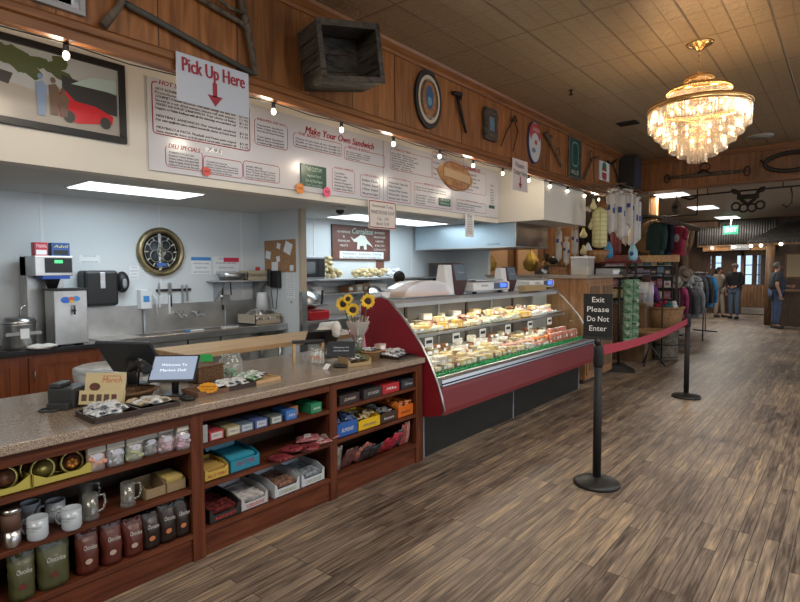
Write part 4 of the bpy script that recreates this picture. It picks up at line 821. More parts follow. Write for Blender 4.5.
# --- right bay
YR_ = lambda px: at(px, 420, 'x', -2.765).y
for px, dy, c, l, tx, tc in ((352, .2, (.03, .02, .02), 'black candy box with cream lettering, leftmost on right bay top shelf', 'RUSSELL'[:0] or 'DARK', (.6, .5, .4)), (375, .2, (.035, .03, .03), 'black candy box with white lettering, second on right bay top shelf', 'GOOD', (.6, .6, .6)), (393, .2, (.4, .02, .03), 'red candy box with white lettering on right bay top shelf', 'Mike', (.85, .85, .85)), (410, .17, (.03, .03, .04), 'black candy box with white lettering beside the last stile', 'Oreo', (.6, .6, .65))):
    carton(YR_(px)-.02, dy, .2, .07, SH['T'], c, l, tx, tc, group='boxes on the top shelf of the right bay')
def loose_box(y, w_, d_, h, mt, lab, itm, txt, tc, z=SH['M'], cut=.8):
    t = open_box('candy_carton', lab, 'candy box', (-2.77, y, z), d_, w_, h, mt, cut=cut); m = B(); rn = random.Random(int(y*77))
    for k in range(22): m.cb((-rn.uniform(.02, d_-.03), rn.uniform(-w_/2+.02, w_/2-.02), h*.7+rn.random()*.03), (.06, .035, .012), MX.Rotation(rn.uniform(-.5, .5), 4, 'Y') @ MX.Rotation(rn.random()*3, 4, 'Z'))
    m.build('small_packets', itm, t)['kind'] = 'stuff'; B().text(txt, h*.3, FX((.001, 0, h*.35)), w_*.6).build('lettering', tc, t)
loose_box(2.74, .2, .26, .13, K('blue_carton', (.02, .1, .36), .4), 'blue display carton full of small packets in right bay', K('packs_blue', (.08, .12, .25), .35, var=.8, vs=40), 'ALMOND', K('lettering_white', (.7, .7, .72), .5))
loose_box(2.975, .235, .26, .1, K('bright_yellow', (.65, .42, .01), .4), 'bright yellow display carton of packets in right bay', K('packs_gold', (.35, .28, .15), .35, var=.8, vs=40), 'm&m peanut', K('navy_ink', (.05, .05, .25), .5))
loose_box(3.2, .19, .26, .1, K('brown_carton', (.05, .025, .015), .4), 'dark brown display carton of black and white packets', K('packs_bw', (.15, .15, .15), .35, var=.9, vs=40), '', M['lettering_white']) if 0 else loose_box(3.2, .19, .26, .1, K('brown_carton', (.05, .025, .015), .4), 'dark brown display carton of black and white packets', K('packs_bw', (.15, .15, .15), .35, var=.9, vs=40), 'kisses', M['lettering_white'])
loose_box(3.41, .19, .26, .115, K('orange_carton', (.6, .13, .01), .4), 'orange display carton of small packets beside last stile', K('packs_or', (.5, .15, .03), .35, var=.6, vs=40), 'pumpkin', M['brown_carton'])
G4 = 'hanging bags of snacks heaped on the right bay bottom shelf'
for i, (y, c, l, ex_, ti) in enumerate(((2.66, (.18, .17, .15), 'upright grey and black bag beside the third stile', None, 10), (2.75, (.12, .05, .05), 'dark bag with red stripe leaning behind the grey one', None, 30), (2.83, (.35, .12, .1), 'red and cream bag leaning at an angle, third in heap', (.5, .45, .4), 35), (2.92, (.05, .05, .055), 'black bag with white oval label in the heap middle', (.6, .62, .64), 40), (3.02, (.04, .04, .05), 'black bag with a bluish white label, fifth in heap', (.55, .6, .65), 45), (3.12, (.4, .03, .05), 'red bag with white lettering, left of two red ones', (.6, .6, .6), 40), (3.21, (.42, .03, .06), 'red bag with white lettering, right of two red ones', (.6, .6, .6), 35), (3.31, (.07, .07, .07), 'black and white bag right of the red ones', (.6, .6, .62), 30), (3.4, (.3, .06, .06), 'slim red bag near the last stile', None, 12), (3.46, (.4, .2, .17), 'upright pink bag touching the last stile', None, 8))):
    flatbag('snack_bag', l, 'snack bag', (-2.81-.01*(i % 2), y, SH['B']+.003), .12 if ti > 12 else .07, .19, .03, c, 0, ti, i+50, G4, .7, 40, ex_, roll=(-25, 0, -30, 5, 15, -10, -12, 10, 0, 0)[i] if ti > 12 else 0)
# ================= KITCHEN =================
steel = M['steel']; bsteel = K('brushed_steel', (.54, .54, .53), .36, .9, var=.2, vs=4, st=(14, 1, 1)); wplas = K('white_plastic', (.7, .72, .74), .35); gplas = K('grey_plastic', (.3, .31, .33), .5)
def W(x, y, d=0): return at(x, y, 'x', KX+d)
# left base cabinet with black top
t = thing('base_cabinet', 'orange cherry base cabinet under the coffee brewer by kitchen wall', 'cabinet', (-6.05, 1.3, 0))
B().box(-.28, .28, -1., .97, 0, .86).build('body', 'kcab', t)
for y0, y1 in ((-.9, -.35), (-.3, .25), (.33, .9)):
    d = B().box(.28, .3, y0, y1, .08, .82).build('door', 'kcab', t, bev=.003); B().box(.3, .31, y0, y0+.07, .08, .82).build('door_rail', 'kcab', d); B().box(.3, .31, y1-.07, y1, .08, .82).build('door_rail', 'kcab', d); B().box(.3, .31, y0+.07, y1-.07, .75, .82).build('door_rail', 'kcab', d)
    B().tube([(.31, y0+.035, .7), (.34, y0+.035, .7), (.34, y0+.035, .62), (.31, y0+.035, .62)], .006, 6).build('handle', steel, d)
one('cabinet_top', 'black worktop on the orange cherry base cabinet', 'worktop', B().box(-.3, .33, -1.02, .99, 0, .04), K('black_top', (.02, .02, .022), .25), (-6.04, 1.3, .86), bev=.004)
ZT = .901
def KC(x, y): return at(x, y, 'z', ZT)
# coffee brewer
p = V((-6.0, 1.55, ZT)); bx = at(34, 300, 'x', -6.0).y; 
t = thing('coffee_brewer', 'tall stainless coffee brewer with a green display and black funnel', 'coffee maker', (-6.08, 1.9, ZT))
B().box(-.2, -.02, -.16, .16, 0, .86).build('back_tower', bsteel, t, bev=.006); B().box(-.2, .24, -.16, .16, .67, .86).build('head', bsteel, t, bev=.006)
B().box(.24, .246, -.08, .15, .7, .84).build('control_panel', M['black_plastic'], t); B().box(.246, .248, .0, .07, .79, .82).build('display', K('green_lcd', (.05, .3, .1), .4, emit=(.1, .9, .3), es=.8), t)
B().lathe([(.04, -.12), (.075, -.02), (.085, 0)], (.13, .01, .67), 18).build('funnel', M['black_plastic'], t); B().box(.05, .24, -.1, .13, .64, .67).build('funnel_rail', K('blue_plastic', (.02, .08, .4), .4), t)
t = thing('tea_dispenser', 'stainless iced tea dispenser with colourful tropical sticker and black tap', 'drink dispenser', (-5.86, 1.99, ZT))
B().box(-.12, .12, -.14, .15, .015, .53).build('tank', bsteel, t, bev=.006); B().box(-.13, .13, -.15, .16, .53, .55).build('lid', M['black_plastic'], t); 
for y in (-.08, .1): B().box(-.1, .1, y-.01, y+.01, 0, .016).build('foot', M['black_plastic'], t)
m = B().cyl((.12, .02, .34), (.17, .02, .34), .012); m.cyl((.16, .02, .3), (.16, .02, .39), .009); m.build('tap', M['black_plastic'], t)
for i, (dy, dz, c) in enumerate(((-.05, 0, (.03, .15, .6)), (.04, .01, (.05, .25, .6)), (0, .01, (.6, .12, .04)), (.0, -.015, (.75, .4, .05)))): m = B(); m.disc(.045-.008*i, .032-.006*i, FX((.1215+.0008*i, .01+dy, .44+dz)), 9).build('sticker', K('stick%d' % i, c, .4), t)
# boxes above the brewer
def smallbox(name, lab, p, w_, d_, h, col, txt, tc, cat='box'):
    t = thing(name, lab, cat, p); B().box(-d_, 0, -w_/2, w_/2, 0, h).build('box', K('sb%02x%02x%02x' % tuple(int(255*c) for c in col), col, .45), t, bev=.002)
    B().text(txt, h*.3, FX((.001, 0, h*.72)), w_*.8, True).build('lettering', K('sbt%02x%02x%02x' % tuple(int(255*c) for c in tc), tc, .5), t); B().box(0, .0008, -w_*.4, w_*.4, h*.1, h*.45).build('label_panel', M['paper_white'] if txt[0] == 'T' else black, t)
    return t
smallbox('tea_box', 'red medicine box standing on top of the coffee brewer', (-5.98, 1.84, ZT+.861), .11, .1, .13, (.5, .03, .05), 'TYLENOL', (.9, .85, .85))
smallbox('tea_box', 'dark blue box with yellow lettering on top of the brewer', (-5.96, 2.0, ZT+.861), .16, .1, .13, (.03, .08, .25), 'Advil', (.8, .75, .1))
# soup warmer
p = at(22, 341, 'z', ZT); t = thing('soup_kettle', 'round stainless soup kettle with a ladle at the left', 'soup kettle', (-5.95, 1.62, ZT))
B().lathe([(.13, 0), (.13, .02), (.135, .03), (.135, .22), (.14, .23)], n=28).build('body', bsteel, t); B().lathe([(.14, .23), (.14, .25), (.11, .29), (.1, .29), (0, .285)], n=28).build('lid', steel, t)
B().box(.125, .145, -.14, .14, .13, .16).build('band', gplas, t); B().box(.146, .149, -.03, .04, .1, .19).build('label', M['paper_white'], t)
B().tube([(.03, 0, .28), (.03, .02, .38), (.03, .06, .4)], .008, 6).build('ladle', steel, t)
one('folded_towel', 'crumpled white towel on the black worktop before the kettle', 'towel', B().sph((0, 0, .02), (.1, .13, .022), 14, 6, fn=lambda p: V((p.x*(1+.2*sin(p.y*60)), p.y, p.z+.008*sin(p.x*70+p.y*40)))), K('cloth_white', (.68, .66, .62), .9, bump=.5, bs=30), (-5.74, 1.74, ZT))
one('black_mat', 'low black drip mat under the soup kettle edge', 'mat', B().box(-.12, .12, -.12, .12, 0, .008), black, (-5.84, 1.35, ZT))
# shelf at left with cups
p = W(0, 273); t = thing('wall_shelf', 'white wall shelf with stacked cups at far left', 'shelf', (KX, 1.3, p.z)); B().box(0, .26, -.6, .24, -.03, 0).build('board', wplas, t); B().prism([(0, -.03), (.24, -.03), (.0, -.25)], 'y', .1, .115).build('bracket', black, t)
for i, (dy, n, l) in enumerate(((.14, 9, 'taller stack of white foam cups on the left shelf'), (.04, 12, 'white cup stack topped by a narrow bottle, at left edge'))):
    c = thing('cup_stack', l, 'cups', (KX+.16, 1.3+dy, p.z), 0, 'stacks of white cups'); 
    for k in range(n): B().lathe([(.034, k*.022), (.044, k*.022+.05), (.046, k*.022+.054), (.042, k*.022+.05)], n=16, caps=(k == n-1)).build('cup', wplas, c)
# dispensers on wall
p = W(94, 288); t = thing('towel_dispenser', 'black paper towel dispenser on the wall left of clock', 'dispenser', (KX, p.y, p.z)); B().box(0, .22, -.17, .17, -.19, .19).build('body', black, t, bev=.03); B().box(.22, .225, -.02, .03, .0, .17).build('chrome_strip', steel, t, bev=.002); B().box(.05, .18, -.14, .14, -.2, -.19).build('paper_slot', gplas, t)
p = W(120, 282); t = thing('soap_dispenser', 'small rounded black soap dispenser right of the paper towels', 'dispenser', (KX, p.y, p.z)); B().sph((.06, 0, 0), (.07, .075, .12), 14, 10).build('body', black, t); B().sph((.115, .0, -.01), (.02, .03, .06), 10, 8).build('window', gplas, t)
def paper(lab, x0, y0, x1, y1, m='paper_white', d=0, nl=6, tx=None, X=KX, name='paper_notice', th=.002, ink_=None):
    a = at(x0, y0, 'x', X+d); b_ = at(x1, y1, 'x', X+d); c = (a+b_)/2; w_ = abs(b_.y-a.y); h = abs(a.z-b_.z); t = thing(name, lab, 'notice', (X+d, c.y, c.z))
    B().box(0, th, -w_/2, w_/2, -h/2, h/2).build('sheet', m, t); mb = B(); mb.T = I4
    for k in range(nl): z = h*.38-k*h*.76/max(nl-1, 1); s = (tx[k % len(tx)] if tx else 'PLEASE WASH YOUR HANDS'); mb.text(s, h*.5/nl, FX((th+.0008, 0, z)), w_*(.8 if k % 2 else .6))
    mb.build('lettering', ink_ or inkg, t); return t, w_, h
paper('small white notice between the brewer and towel dispenser', 79, 255, 100, 263, nl=2); paper('white hand washing notice beside the soap dispenser', 129, 266, 139, 279, nl=4)
t, w_, h = paper('blue headed first aid poster above the steel wall shelf', 191, 257, 211, 274, nl=4); B().box(.003, .004, -w_/2, w_/2, h*.3, h*.5).build('heading', K('poster_blue', (.05, .25, .6), .5), t)
t, w_, h = paper('red headed first aid poster above the steel wall shelf', 213, 256.5, 239, 274, nl=4); B().box(.003, .004, -w_*.1, w_/2, h*.2, h*.45).build('heading', K('poster_red', (.6, .03, .08), .5), t)
# clock
p = W(160, 252); t = thing('wall_clock', 'large round bronze wall clock with openwork gears', 'clock', (KX+.002, p.y, p.z)); br = K('bronze', (.3, .24, .13), .35, .8, var=.3); T = MX.Rotation(R(90), 4, 'Y')
B().lathe([(.285, 0), (.29, .03), (.275, .06), (.235, .065), (.225, .04), (.215, .0)], n=40, T=T, caps=False).build('rim', br, t); B().lathe([(.225, .0), (0, .001)], n=40, T=T).build('dial', K('dial_dark', (.06, .07, .08), .5, var=.4, vs=20), t)
silver = K('aged_silver', (.4, .4, .38), .35, .8)
for k, (cy, cz, rr) in enumerate(((0, 0, .19), (-.07, .07, .06), (.06, .08, .055), (.08, -.05, .06), (-.06, -.05, .07), (0, .0, .05))): B().tube([(.015+.003*k, cy+rr*cos(a), cz+rr*sin(a)) for a in [j*pi/12 for j in range(25)]], .006, 5).build('gear', silver, t)
for k in range(12): a = k*pi/6; B().cb((.02, .175*sin(a), .175*cos(a)), (.006, .014, .045), MX.Rotation(-a, 4, 'X')).build('numeral', M['cream_paint'], t)
B().cb((.045, .01, -.055), (.004, .012, .13)).build('hour_hand', br, t); B().cb((.05, -.0, .05), (.004, .01, .17)).build('minute_hand', br, t); B().cb((.03, 0, -.15), (.004, .12, .04)).build('blue_plate', K('plate_blue', (.05, .15, .45), .4), t)
# knife rack
p = W(172, 290); t = thing('knife_rack', 'dark magnetic knife strip on the kitchen wall', 'knife rack', (KX, p.y, p.z)); B().box(0, .02, -.2, .24, -.015, .015).build('bar', black, t)
for i, (y, l_, c) in enumerate(((-.17, .14, wplas), (-.05, .22, wplas), (-.03, .14, black), (.12, .1, steel), (.18, .08, steel))):
    k = thing('knife', ('white handled knife at left end of the magnetic strip', 'long white handled knife hanging low on the strip', 'black handled knife touching the long white one', 'small steel tool right of the knives on strip', 'smallest steel tool at right end of the strip')[i], 'knife', (KX+.022, p.y+y, p.z))
    B().box(0, .003, -.012, .012, -.06, .06 if i > 2 else .09).build('blade', steel, k); B().box(-.002, .012, -.01, .01, -.06-l_, -.06).build('handle', c, k, bev=.002)
p = W(142, 300); t = thing('chemical_dispenser', 'white wall box with pipe running down to the sink', 'dispenser', (KX, p.y, p.z)); B().box(0, .1, -.06, .07, -.1, .12).build('box', wplas, t, bev=.006); B().cyl((.05, 0, -.1), (.05, 0, -.72), .012).build('pipe', gplas, t); B().tube([(.05, .1, .06), (.06, .14, 0), (.05, .15, -.18)], .008, 6).build('hose', wplas, t); B().box(.1, .102, -.03, .04, -.02, .05).build('label', M['poster_blue'], t)
# steel sink run
t = thing('sink_unit', 'long stainless three compartment sink along the kitchen wall', 'sink', (-6.05, 3.45, 0)); L0, L1 = -1.14, 1.14
m = B().box(-.298, -.28, L0, L1, .9, 1.22); m.build('backsplash', bsteel, t)
B().box(-.28, .3, L0, L0+.45, .87, .9).box(-.28, .3, L0+.45, L1, .87, .885).build('deck', bsteel, t); B().box(.27, .31, L0, L1, .83, .92).build('front_rail', steel, t, bev=.01)
for k in range(3): y = L0+.5+k*.42; B().box(-.22, .24, y, y+.36, .886, .888).build('basin', K('dark_steel', (.15, .15, .16), .3, 1), t); B().box(-.24, .26, y-.02, y+.38, .5, .83).build('basin_tub', bsteel, t)
for y in (L0+.05, 0, L1-.05): B().cyl((.2, y, 0), (.2, y, .83), .02).build('leg', steel, t); B().cyl((-.2, y, 0), (-.2, y, .83), .02).build('leg', steel, t)
for y in (-.1, .12): m = B().tube([(-.28, y, 1.1), (-.2, y, 1.1), (-.14, y, 1.06), (-.02, y, 1.08)], .012, 8); m.tube([(-.26, y+.05, 1.08), (-.2, y+.05, 1.12)], .014, 8); m.build('faucet', steel, t)
m = B().tube([(-.28, .45, 1.35), (-.1, .42, 1.33), (-.04, .4, 1.3)], .01, 8); m.sph((-.02, .38, 1.29), .03, 10, 8); m.build('spray_tap', steel, t); B().tube([(-.27, .55, 1.1), (-.27, .55, 1.5), (-.1, .55, 1.52), (-.08, .55, 1.3)], .009, 6).build('spray_hose', black, t)
for i, (x, y, l) in enumerate(((168, 330, 'blue and white brush lying on the sink rim'), (205, 326, 'white handled scraper lying on the sink rim'))):
    p = at(x+8*(1-i), y, 'z', .922); c = thing('dish_brush', l, 'brush', (-5.76, p.y, .922)); B().box(-.01, .01, 0, .17, 0, .018).build('handle', wplas, c, bev=.003); B().box(-.012, .012, -.05, 0, 0, .025).build('head', M['poster_blue'] if i == 0 else wplas, c)
# dish rack
p = at(255, 325, 'z', .9); t = thing('dish_crate', 'beige perforated dish crate with steel pans on sink end', 'dish crate', (-6.0, 4.33, .925)); m = B(); beige = K('beige_plastic', (.42, .36, .27), .6)
m.box(-.2, .2, -.2, .2, 0, .01); m.box(.19, .2, -.2, .2, .01, .05).box(.19, .2, -.2, .2, .09, .12)
for k in range(12): m.box(.19, .2, -.2+k*.035, -.185+k*.035, .05, .09)
m.box(-.2, -.19, -.2, .2, 0, .12).box(-.2, .2, -.2, -.19, 0, .12).box(-.2, .2, .19, .2, 0, .12); m.build('crate', beige, t)
for i, (y, r, tl) in enumerate(((-.08, .11, 30), (.03, .1, -20), (.1, .09, 40))): c = thing('steel_pan', ('leftmost steel bowl tipped in the dish crate', 'middle steel bowl tipped in the dish crate', 'rightmost steel bowl tipped in the dish crate')[i], 'pan', (-6.0+.04*i, 4.33+y, 1.0)); B().lathe([(r*.6, -.06), (r, .02), (r*1.06, .025), (r*.96, .02), (r*.55, -.055), (0, -.055)], n=20, T=MX.Rotation(R(tl), 4, 'X') @ MX.Rotation(R(50), 4, 'Y')).build('bowl', steel, c)
# white bucket + shelf
t = thing('steel_wall_shelf', 'grey steel wall shelf with tray and basket above sink', 'shelf', (KX, 4.28, 1.49)); B().box(0, .32, -.5, .3, -.02, 0).build('board', bsteel, t, bev=.003)
for y in (-.4, .2): B().prism([(0, -.02), (.28, -.02), (0, -.3)], 'y', y, y+.01).build('bracket', gplas, t)
t = thing('steel_tray', 'shallow grey steel tray on left end of wall shelf', 'tray', (KX+.18, 4.03, 1.491)); m = B().lathe([(.16, 0), (.2, .09), (.21, .09), (.155, .006), (0, .006)], n=4, T=MX.Diagonal((.8, 1, 1, 1)) @ MX.Rotation(R(45), 4, 'Z')); m.build('tray', bsteel, t)
t = thing('bread_basket', 'long beige basket with dark slots on the wall shelf', 'basket', (KX+.17, 4.37, 1.491)); m = B().box(-.12, .12, -.17, .17, 0, .01).box(.11, .12, -.17, .17, .01, .04).box(.11, .12, -.17, .17, .08, .1).box(-.12, -.11, -.17, .17, 0, .1).box(-.12, .12, -.17, -.16, 0, .1).box(-.12, .12, .16, .17, 0, .1)
for k in range(10): m.box(.11, .12, -.17+k*.034, -.155+k*.034, .04, .08)
m.build('body', beige, t); B().box(-.1, .1, -.15, .15, .1, .12).build('lid', K('wheat', (.5, .42, .28), .6), t); 
one('red_tin', 'tiny red tin on top of the beige basket', 'tin', B().cyl((0, 0, 0), (0, 0, .05), .03), K('tin_red', (.5, .03, .05), .4), (KX+.17, 4.45, 1.612))
p = W(258, 305, .3); t = thing('paper_bucket', 'white tapered bucket standing by the partition wall', 'bucket', (-6.1, 4.45, 1.06)); B().lathe([(.09, 0), (.065, .25), (.06, .26), (0, .26)], n=20, ).build('body', wplas, t)
p = W(225, 300, .02); t = thing('outlet_box', 'grey electrical box above the sink faucets', 'outlet box', (KX, p.y, p.z)); B().box(0, .05, -.05, .06, -.06, .07).build('box', gplas, t, bev=.003); B().cyl((.02, 0, -.06), (.02, 0, -.5), .01).build('conduit', gplas, t)
# butcher block table
t = thing('prep_table', 'long butcher block table behind the counter', 'table', (-4.55, 3.4, 0)); B().box(-.33, .3, -1.05, 1.15, .86, .905).build('tabletop', 'butcher', t, bev=.004)
for x in (-.28, .25):
    for y in (-.95, 1.05): B().box(x-.025, x+.025, y-.025, y+.025, 0, .86).build('leg', gplas, t)
B().box(-.3, .27, -1., 1.1, .25, .27).build('lower_shelf', bsteel, t)
p = V((-4.6, 4.2, .906)); one('crumpled_towel', 'crumpled white towel on the butcher block table end', 'towel', B().sph((0, 0, .03), (.07, .1, .035), 14, 8, fn=lambda p: V((p.x*(1+.3*sin(p.y*70)), p.y, max(-.03, p.z+.015*sin(p.x*90+p.y*60))))), M['cloth_white'], p)
one('paper_roll', 'white roll of paper lying at back of the butcher block', 'paper roll', B().cyl((0, -.13, .045), (0, .13, .045), .045, n=18), wplas, (-4.78, 4.45, .906))
one('paper_sheet', 'flat white sheet on the butcher block near the towel', 'paper', B().box(-.06, .06, -.1, .1, 0, .008), wplas, (-4.4, 4.4, .906))
# corkboard, phone on partition (faces -y)
YP = 4.598
def PY(x, y): return at(x, y, 'y', YP)
a, b_ = PY(265, 241), PY(296, 272); t = thing('cork_board', 'cork notice board pinned with papers on the partition', 'notice board', ((a.x+b_.x)/2, YP, (a.z+b_.z)/2)); w_, h = abs(a.x-b_.x), abs(a.z-b_.z)
B().box(-w_/2, w_/2, -.012, 0, -h/2, h/2).build('board', K('cork', (.36, .2, .1), .9, var=.3, vs=60), t)
for i, (x, y, s_, r_) in enumerate(((269, 255, .07, .2), (279, 259, .05, -.1), (289, 248, .1, .4), (276, 267, .09, 0), (293, 268, .05, 0), (280, 246, .05, .3))):
    q = PY(x, y)-V(t.location); c = thing('pinned_note', 'white paper note pinned on the cork board, '+('at its left edge', 'in the middle', 'at upper right, tilted', 'at bottom left', 'at lower right corner', 'small one at the top')[i], 'note', (q.x+t.location.x, YP-.014-.002*i, q.z+t.location.z)); B().cb((0, 0, 0), (s_*1.5, .001, s_*1.5), MX.Rotation(r_, 4, 'Y')).build('sheet', 'paper_white', c)
p = PY(277.5, 278); t = thing('wall_phone', 'black wall telephone under the cork board', 'telephone', (p.x, YP, p.z)); B().box(-.09, .09, -.06, 0, -.13, .1).build('body', black, t, bev=.01); B().box(-.1, -.05, -.1, -.06, -.11, .12).build('handset', black, t, bev=.012); B().tube([(-.07, -.06, -.11), (-.04, -.05, -.4), (.02, -.05, -.42), (.05, -.04, -.14)], .006, 6).build('cord', black, t)
a, b_ = PY(285, 273), PY(296, 292); c = thing('paper_list', 'long printed list taped below the cork board', 'notice', ((a.x+b_.x)/2, YP-.001, (a.z+b_.z)/2)); B().cb((0, -.001, 0), (.17, .002, .42)).build('sheet', 'paper_white', c); m = B()
for k in range(14): m.text('mon tue wed thu', .018, FY((0, -.003, .18-k*.027)), .13)
m.build('lettering', inkg, c)
p = PY(292, 302); t = thing('light_switch', 'white light switch low on the partition', 'switch', (p.x, YP, p.z)); B().cb((0, -.004, 0), (.08, .008, .12)).build('plate', wplas, t, bev=.002); B().cb((0, -.012, 0), (.02, .012, .03)).build('toggle', gplas, t)
# second bay: shelving, microwave, bread, slicers
t = thing('steel_shelving', 'long stainless double shelf on the wall behind the deli case', 'shelf', (KX, 6.6, 0)); z1 = W(330, 279, .4).z; z2 = z1-.22
B().box(0, .42, -1.8, 1.9, z1-.025, z1).build('upper_board', bsteel, t, bev=.003); B().box(0, .35, -1.8, 1.9, z2-.02, z2).build('lower_board', bsteel, t, bev=.003)
for y in (-1.6, -.1, 1.6): B().prism([(0, z1-.025), (.38, z1-.025), (.0, z1-.3)], 'y', y, y+.012).build('bracket', gplas, t)
a = at(305, 270, 'x', KX+.4); t = thing('microwave', 'black microwave oven at left end of the steel shelf', 'microwave', (KX+.21, 5.15, z1)); B().box(-.2, .2, -.28, .3, 0, .33).build('body', K('silver_grey', (.35, .36, .38), .3, .6), t, bev=.008); B().box(.2, .215, -.24, .16, .03, .3).build('door', black, t, bev=.004); B().box(.2, .21, .17, .29, .03, .3).build('control_panel', black, t); B().box(.216, .219, -.18, .1, .08, .25).build('window', K('dark_window', (.05, .055, .06), .15), t)
brd = K('bread_roll', (.62, .5, .28), .6, var=.35, vs=25); 
for i, (y, l_, z) in enumerate(((5.62, 'tall heap of bagged rolls beside the microwave', 0), (5.82, 'low bag of rolls right of the tall heap', 0), (6.35, 'bag of pale rolls left of centre under the brown sign', 0), (6.6, 'bag of pale rolls right under the brown sign', 0), (6.85, 'bag of bread rolls right of the brown sign', 0), (7.2, 'white wrapped bag at right part of steel shelf', 0))):
    t = thing('bread_bag', l_, 'bread bag', (KX+.22, y, z1), 0, 'bagged rolls on the steel shelf'); m = B(); rn = random.Random(i)
    for k in range(16 if i else 26): m.sph((rn.uniform(-.1, .1), rn.uniform(-.1, .1), .04+rn.random()*(.1 if i else .28)), (.045, .045, .035), 8, 6)
    m.build('rolls', brd if i < 5 else wplas, t)['kind'] = 'stuff'
# brown sign on wall
t, w_, h = frm('wood_shop_sign', 'brown wooden market sign with white lettering on kitchen wall', 'sign', (331, 222), (389, 230.5), (388.5, 261), (331, 260), .01, 'dkwood', K('brown_sign', (.14, .05, .035), .5, var=.3, vs=6), KX, .03)
cw = K('cream_letter', (.7, .72, .66), .5); m = B()
for k, (s, y, z, ww) in enumerate((('HOMEMADE', -.5, .44, .3), ('&', -.5, .37, .04), ('PREMIUM', -.5, .3, .26), ('MEATS', -.5, .23, .18), ('SMOKED', .5, .46, .26), ('SAUSAGES', .5, .39, .3), ('HAMS', .5, .32, .2), ('& BACON', .5, .25, .24), ('CUSTOM CUTS', .5, .18, .3))): m.text(s, .05, FX((.019, y*w_*.62, z*h/.55)), ww)
m.build('lettering', cw, t); B().text('Corralitos', .13, FX((.02, 0, h*.84)), .5, True).build('title', K('mint_letter', (.4, .65, .55), .5), t)
m = B(); m.T = FX((.018, 0, h*.5)); m.prism([(-.28, .1), (-.2, .06), (-.12, .1), (-.04, .14), (.06, .13), (.12, .06), (.2, .0), (.26, -.06), (.2, -.03), (.1, -.0), (.1, -.1), (.04, -.1), (.03, -.04), (-.06, -.04), (-.07, -.1), (-.13, -.1), (-.12, .02), (-.2, .02)], 'z', 0, .004); m.build('steer_emblem', cw, t)
B().box(.018, .022, -w_*.38, w_*.38, .03, h*.26).build('white_plate', 'paper_white', t); B().text('Delicatessen   Sandwiches   Catering', .045, FX((.024, 0, h*.19)), w_*.66).text('Corralitos Market & Sausage Co.', .045, FX((.024, 0, h*.09)), w_*.66).build('plate_lettering', inkg, t)
paper('small brown framed notice hanging under the wooden market sign', 376, 261, 384, 272, K('brown_notice', (.2, .08, .05), .6), .01, 3)
# lower counter with slicers in the bay (mostly hidden by the case)
t = thing('steel_work_table', 'stainless work table with slicers behind the deli case', 'table', (-6.0, 6.7, 0)); B().box(-.33, .33, -2., 2.2, .87, .91).build('tabletop', bsteel, t, bev=.004)
for x in (-.28, .28):
    for y in (-1.9, .1, 2.1): B().box(x-.02, x+.02, y-.02, y+.02, 0, .87).build('leg', steel, t)
B().box(-.3, .3, -1.95, 2.15, .3, .32).build('undershelf', bsteel, t)
def slicer(y, lab, col=wplas, s=1.):
    t = thing('meat_slicer', lab, 'meat slicer', (-5.95, y, .911)); B().box(-.25, .22, -.18*s, .2*s, 0, .14).build('base', col, t, bev=.03); T = MX.Rotation(R(60), 4, 'Y')
    B().lathe([(.16, 0), (.17, .01), (.15, .05), (0, .06)], (.0, 0, .3), 24, T).build('blade', steel, t); B().box(-.2, -.02, -.1, .12, .14, .38).build('motor_housing', col, t, bev=.05)
    B().box(.08, .24, -.1, .14, .2, .22).build('carriage', steel, t, bev=.004); B().cyl((.15, .1, .22), (.18, .1, .42), .018).build('handle', black, t)
slicer(5.15, 'red and white meat slicer behind the sunflower bouquet', K('machine_red', (.5, .02, .03), .3)); slicer(6.55, 'white meat slicer on the work table beside the employee')
t = thing('scale_lower', 'white slicer cover standing on the lower steel shelf left', 'machine', (KX+.2, 5.3, z2)); bpy.data.objects['scale_lower'].name = 'machine_cover'; B().prism([(-.15, 0), (.15, 0), (.1, .1), (-.08, .16), (-.15, .12)], 'y', -.2, .2).build('cover', wplas, t, bev=.02)
t = thing('machine_cover', 'white rounded slicer cover on the lower steel shelf right', 'machine', (KX+.2, 6.75, z2)); B().prism([(-.15, 0), (.15, 0), (.1, .12), (-.06, .18), (-.15, .12)], 'y', -.22, .22).build('cover', wplas, t, bev=.03)
for i, (y, c) in enumerate(((6.1, (.25, .12, .06)), (6.3, (.5, .46, .4)), (6.45, (.3, .2, .12)), (7.1, (.35, .18, .1)), (7.3, (.15, .1, .07)), (7.5, (.5, .35, .2)))):
    t = thing('supply_box', ('brown', 'cream', 'tan', 'reddish', 'dark', 'orange tan')[i]+' supply box on the '+('lower steel shelf' if i < 3 else 'work table')+' behind the case', 'box', (KX+.2, y, z2) if i < 3 else (-6.0, y, .911)); B().box(-.1, .1, -.07, .07, 0, .1+.02*i).build('box', K('supb%d' % i, c, .6), t, bev=.004); B().box(.1, .101, -.04, .04, .03, .08).build('label', 'paper_white', t)
# range hood
x0, x1 = -5.55, -4.75; y0 = 7.55; y1 = 8.75
t = thing('range_hood', 'brushed stainless range hood hanging at the kitchen end', 'range hood', (-5.1, 8.1, 2.39)); A = [at(400, 0, 'y', 7.9).x, at(536, 0, 'y', 7.9).x]
B().box(.9, .92, -.1, 1.1, -.4, 0).build('side_panel', K('mirror_steel', (.45, .4, .37), .18, 1), t); B().box(-1.15, .9, -.1, 1.1, -.4, 0).build('canopy', K('hood_steel', (.45, .55, .62), .38, .7), t, bev=.004); B().box(-1.15, .92, -.12, 1.12, -.42, -.4).build('lower_rim', steel, t); B().text('CAPTIVE-AIRE', .035, FY((.5, -.105, -.36)), .25).build('lettering', inkg, t)  # side panel's darker brown tint stands in for reflections on the same steel
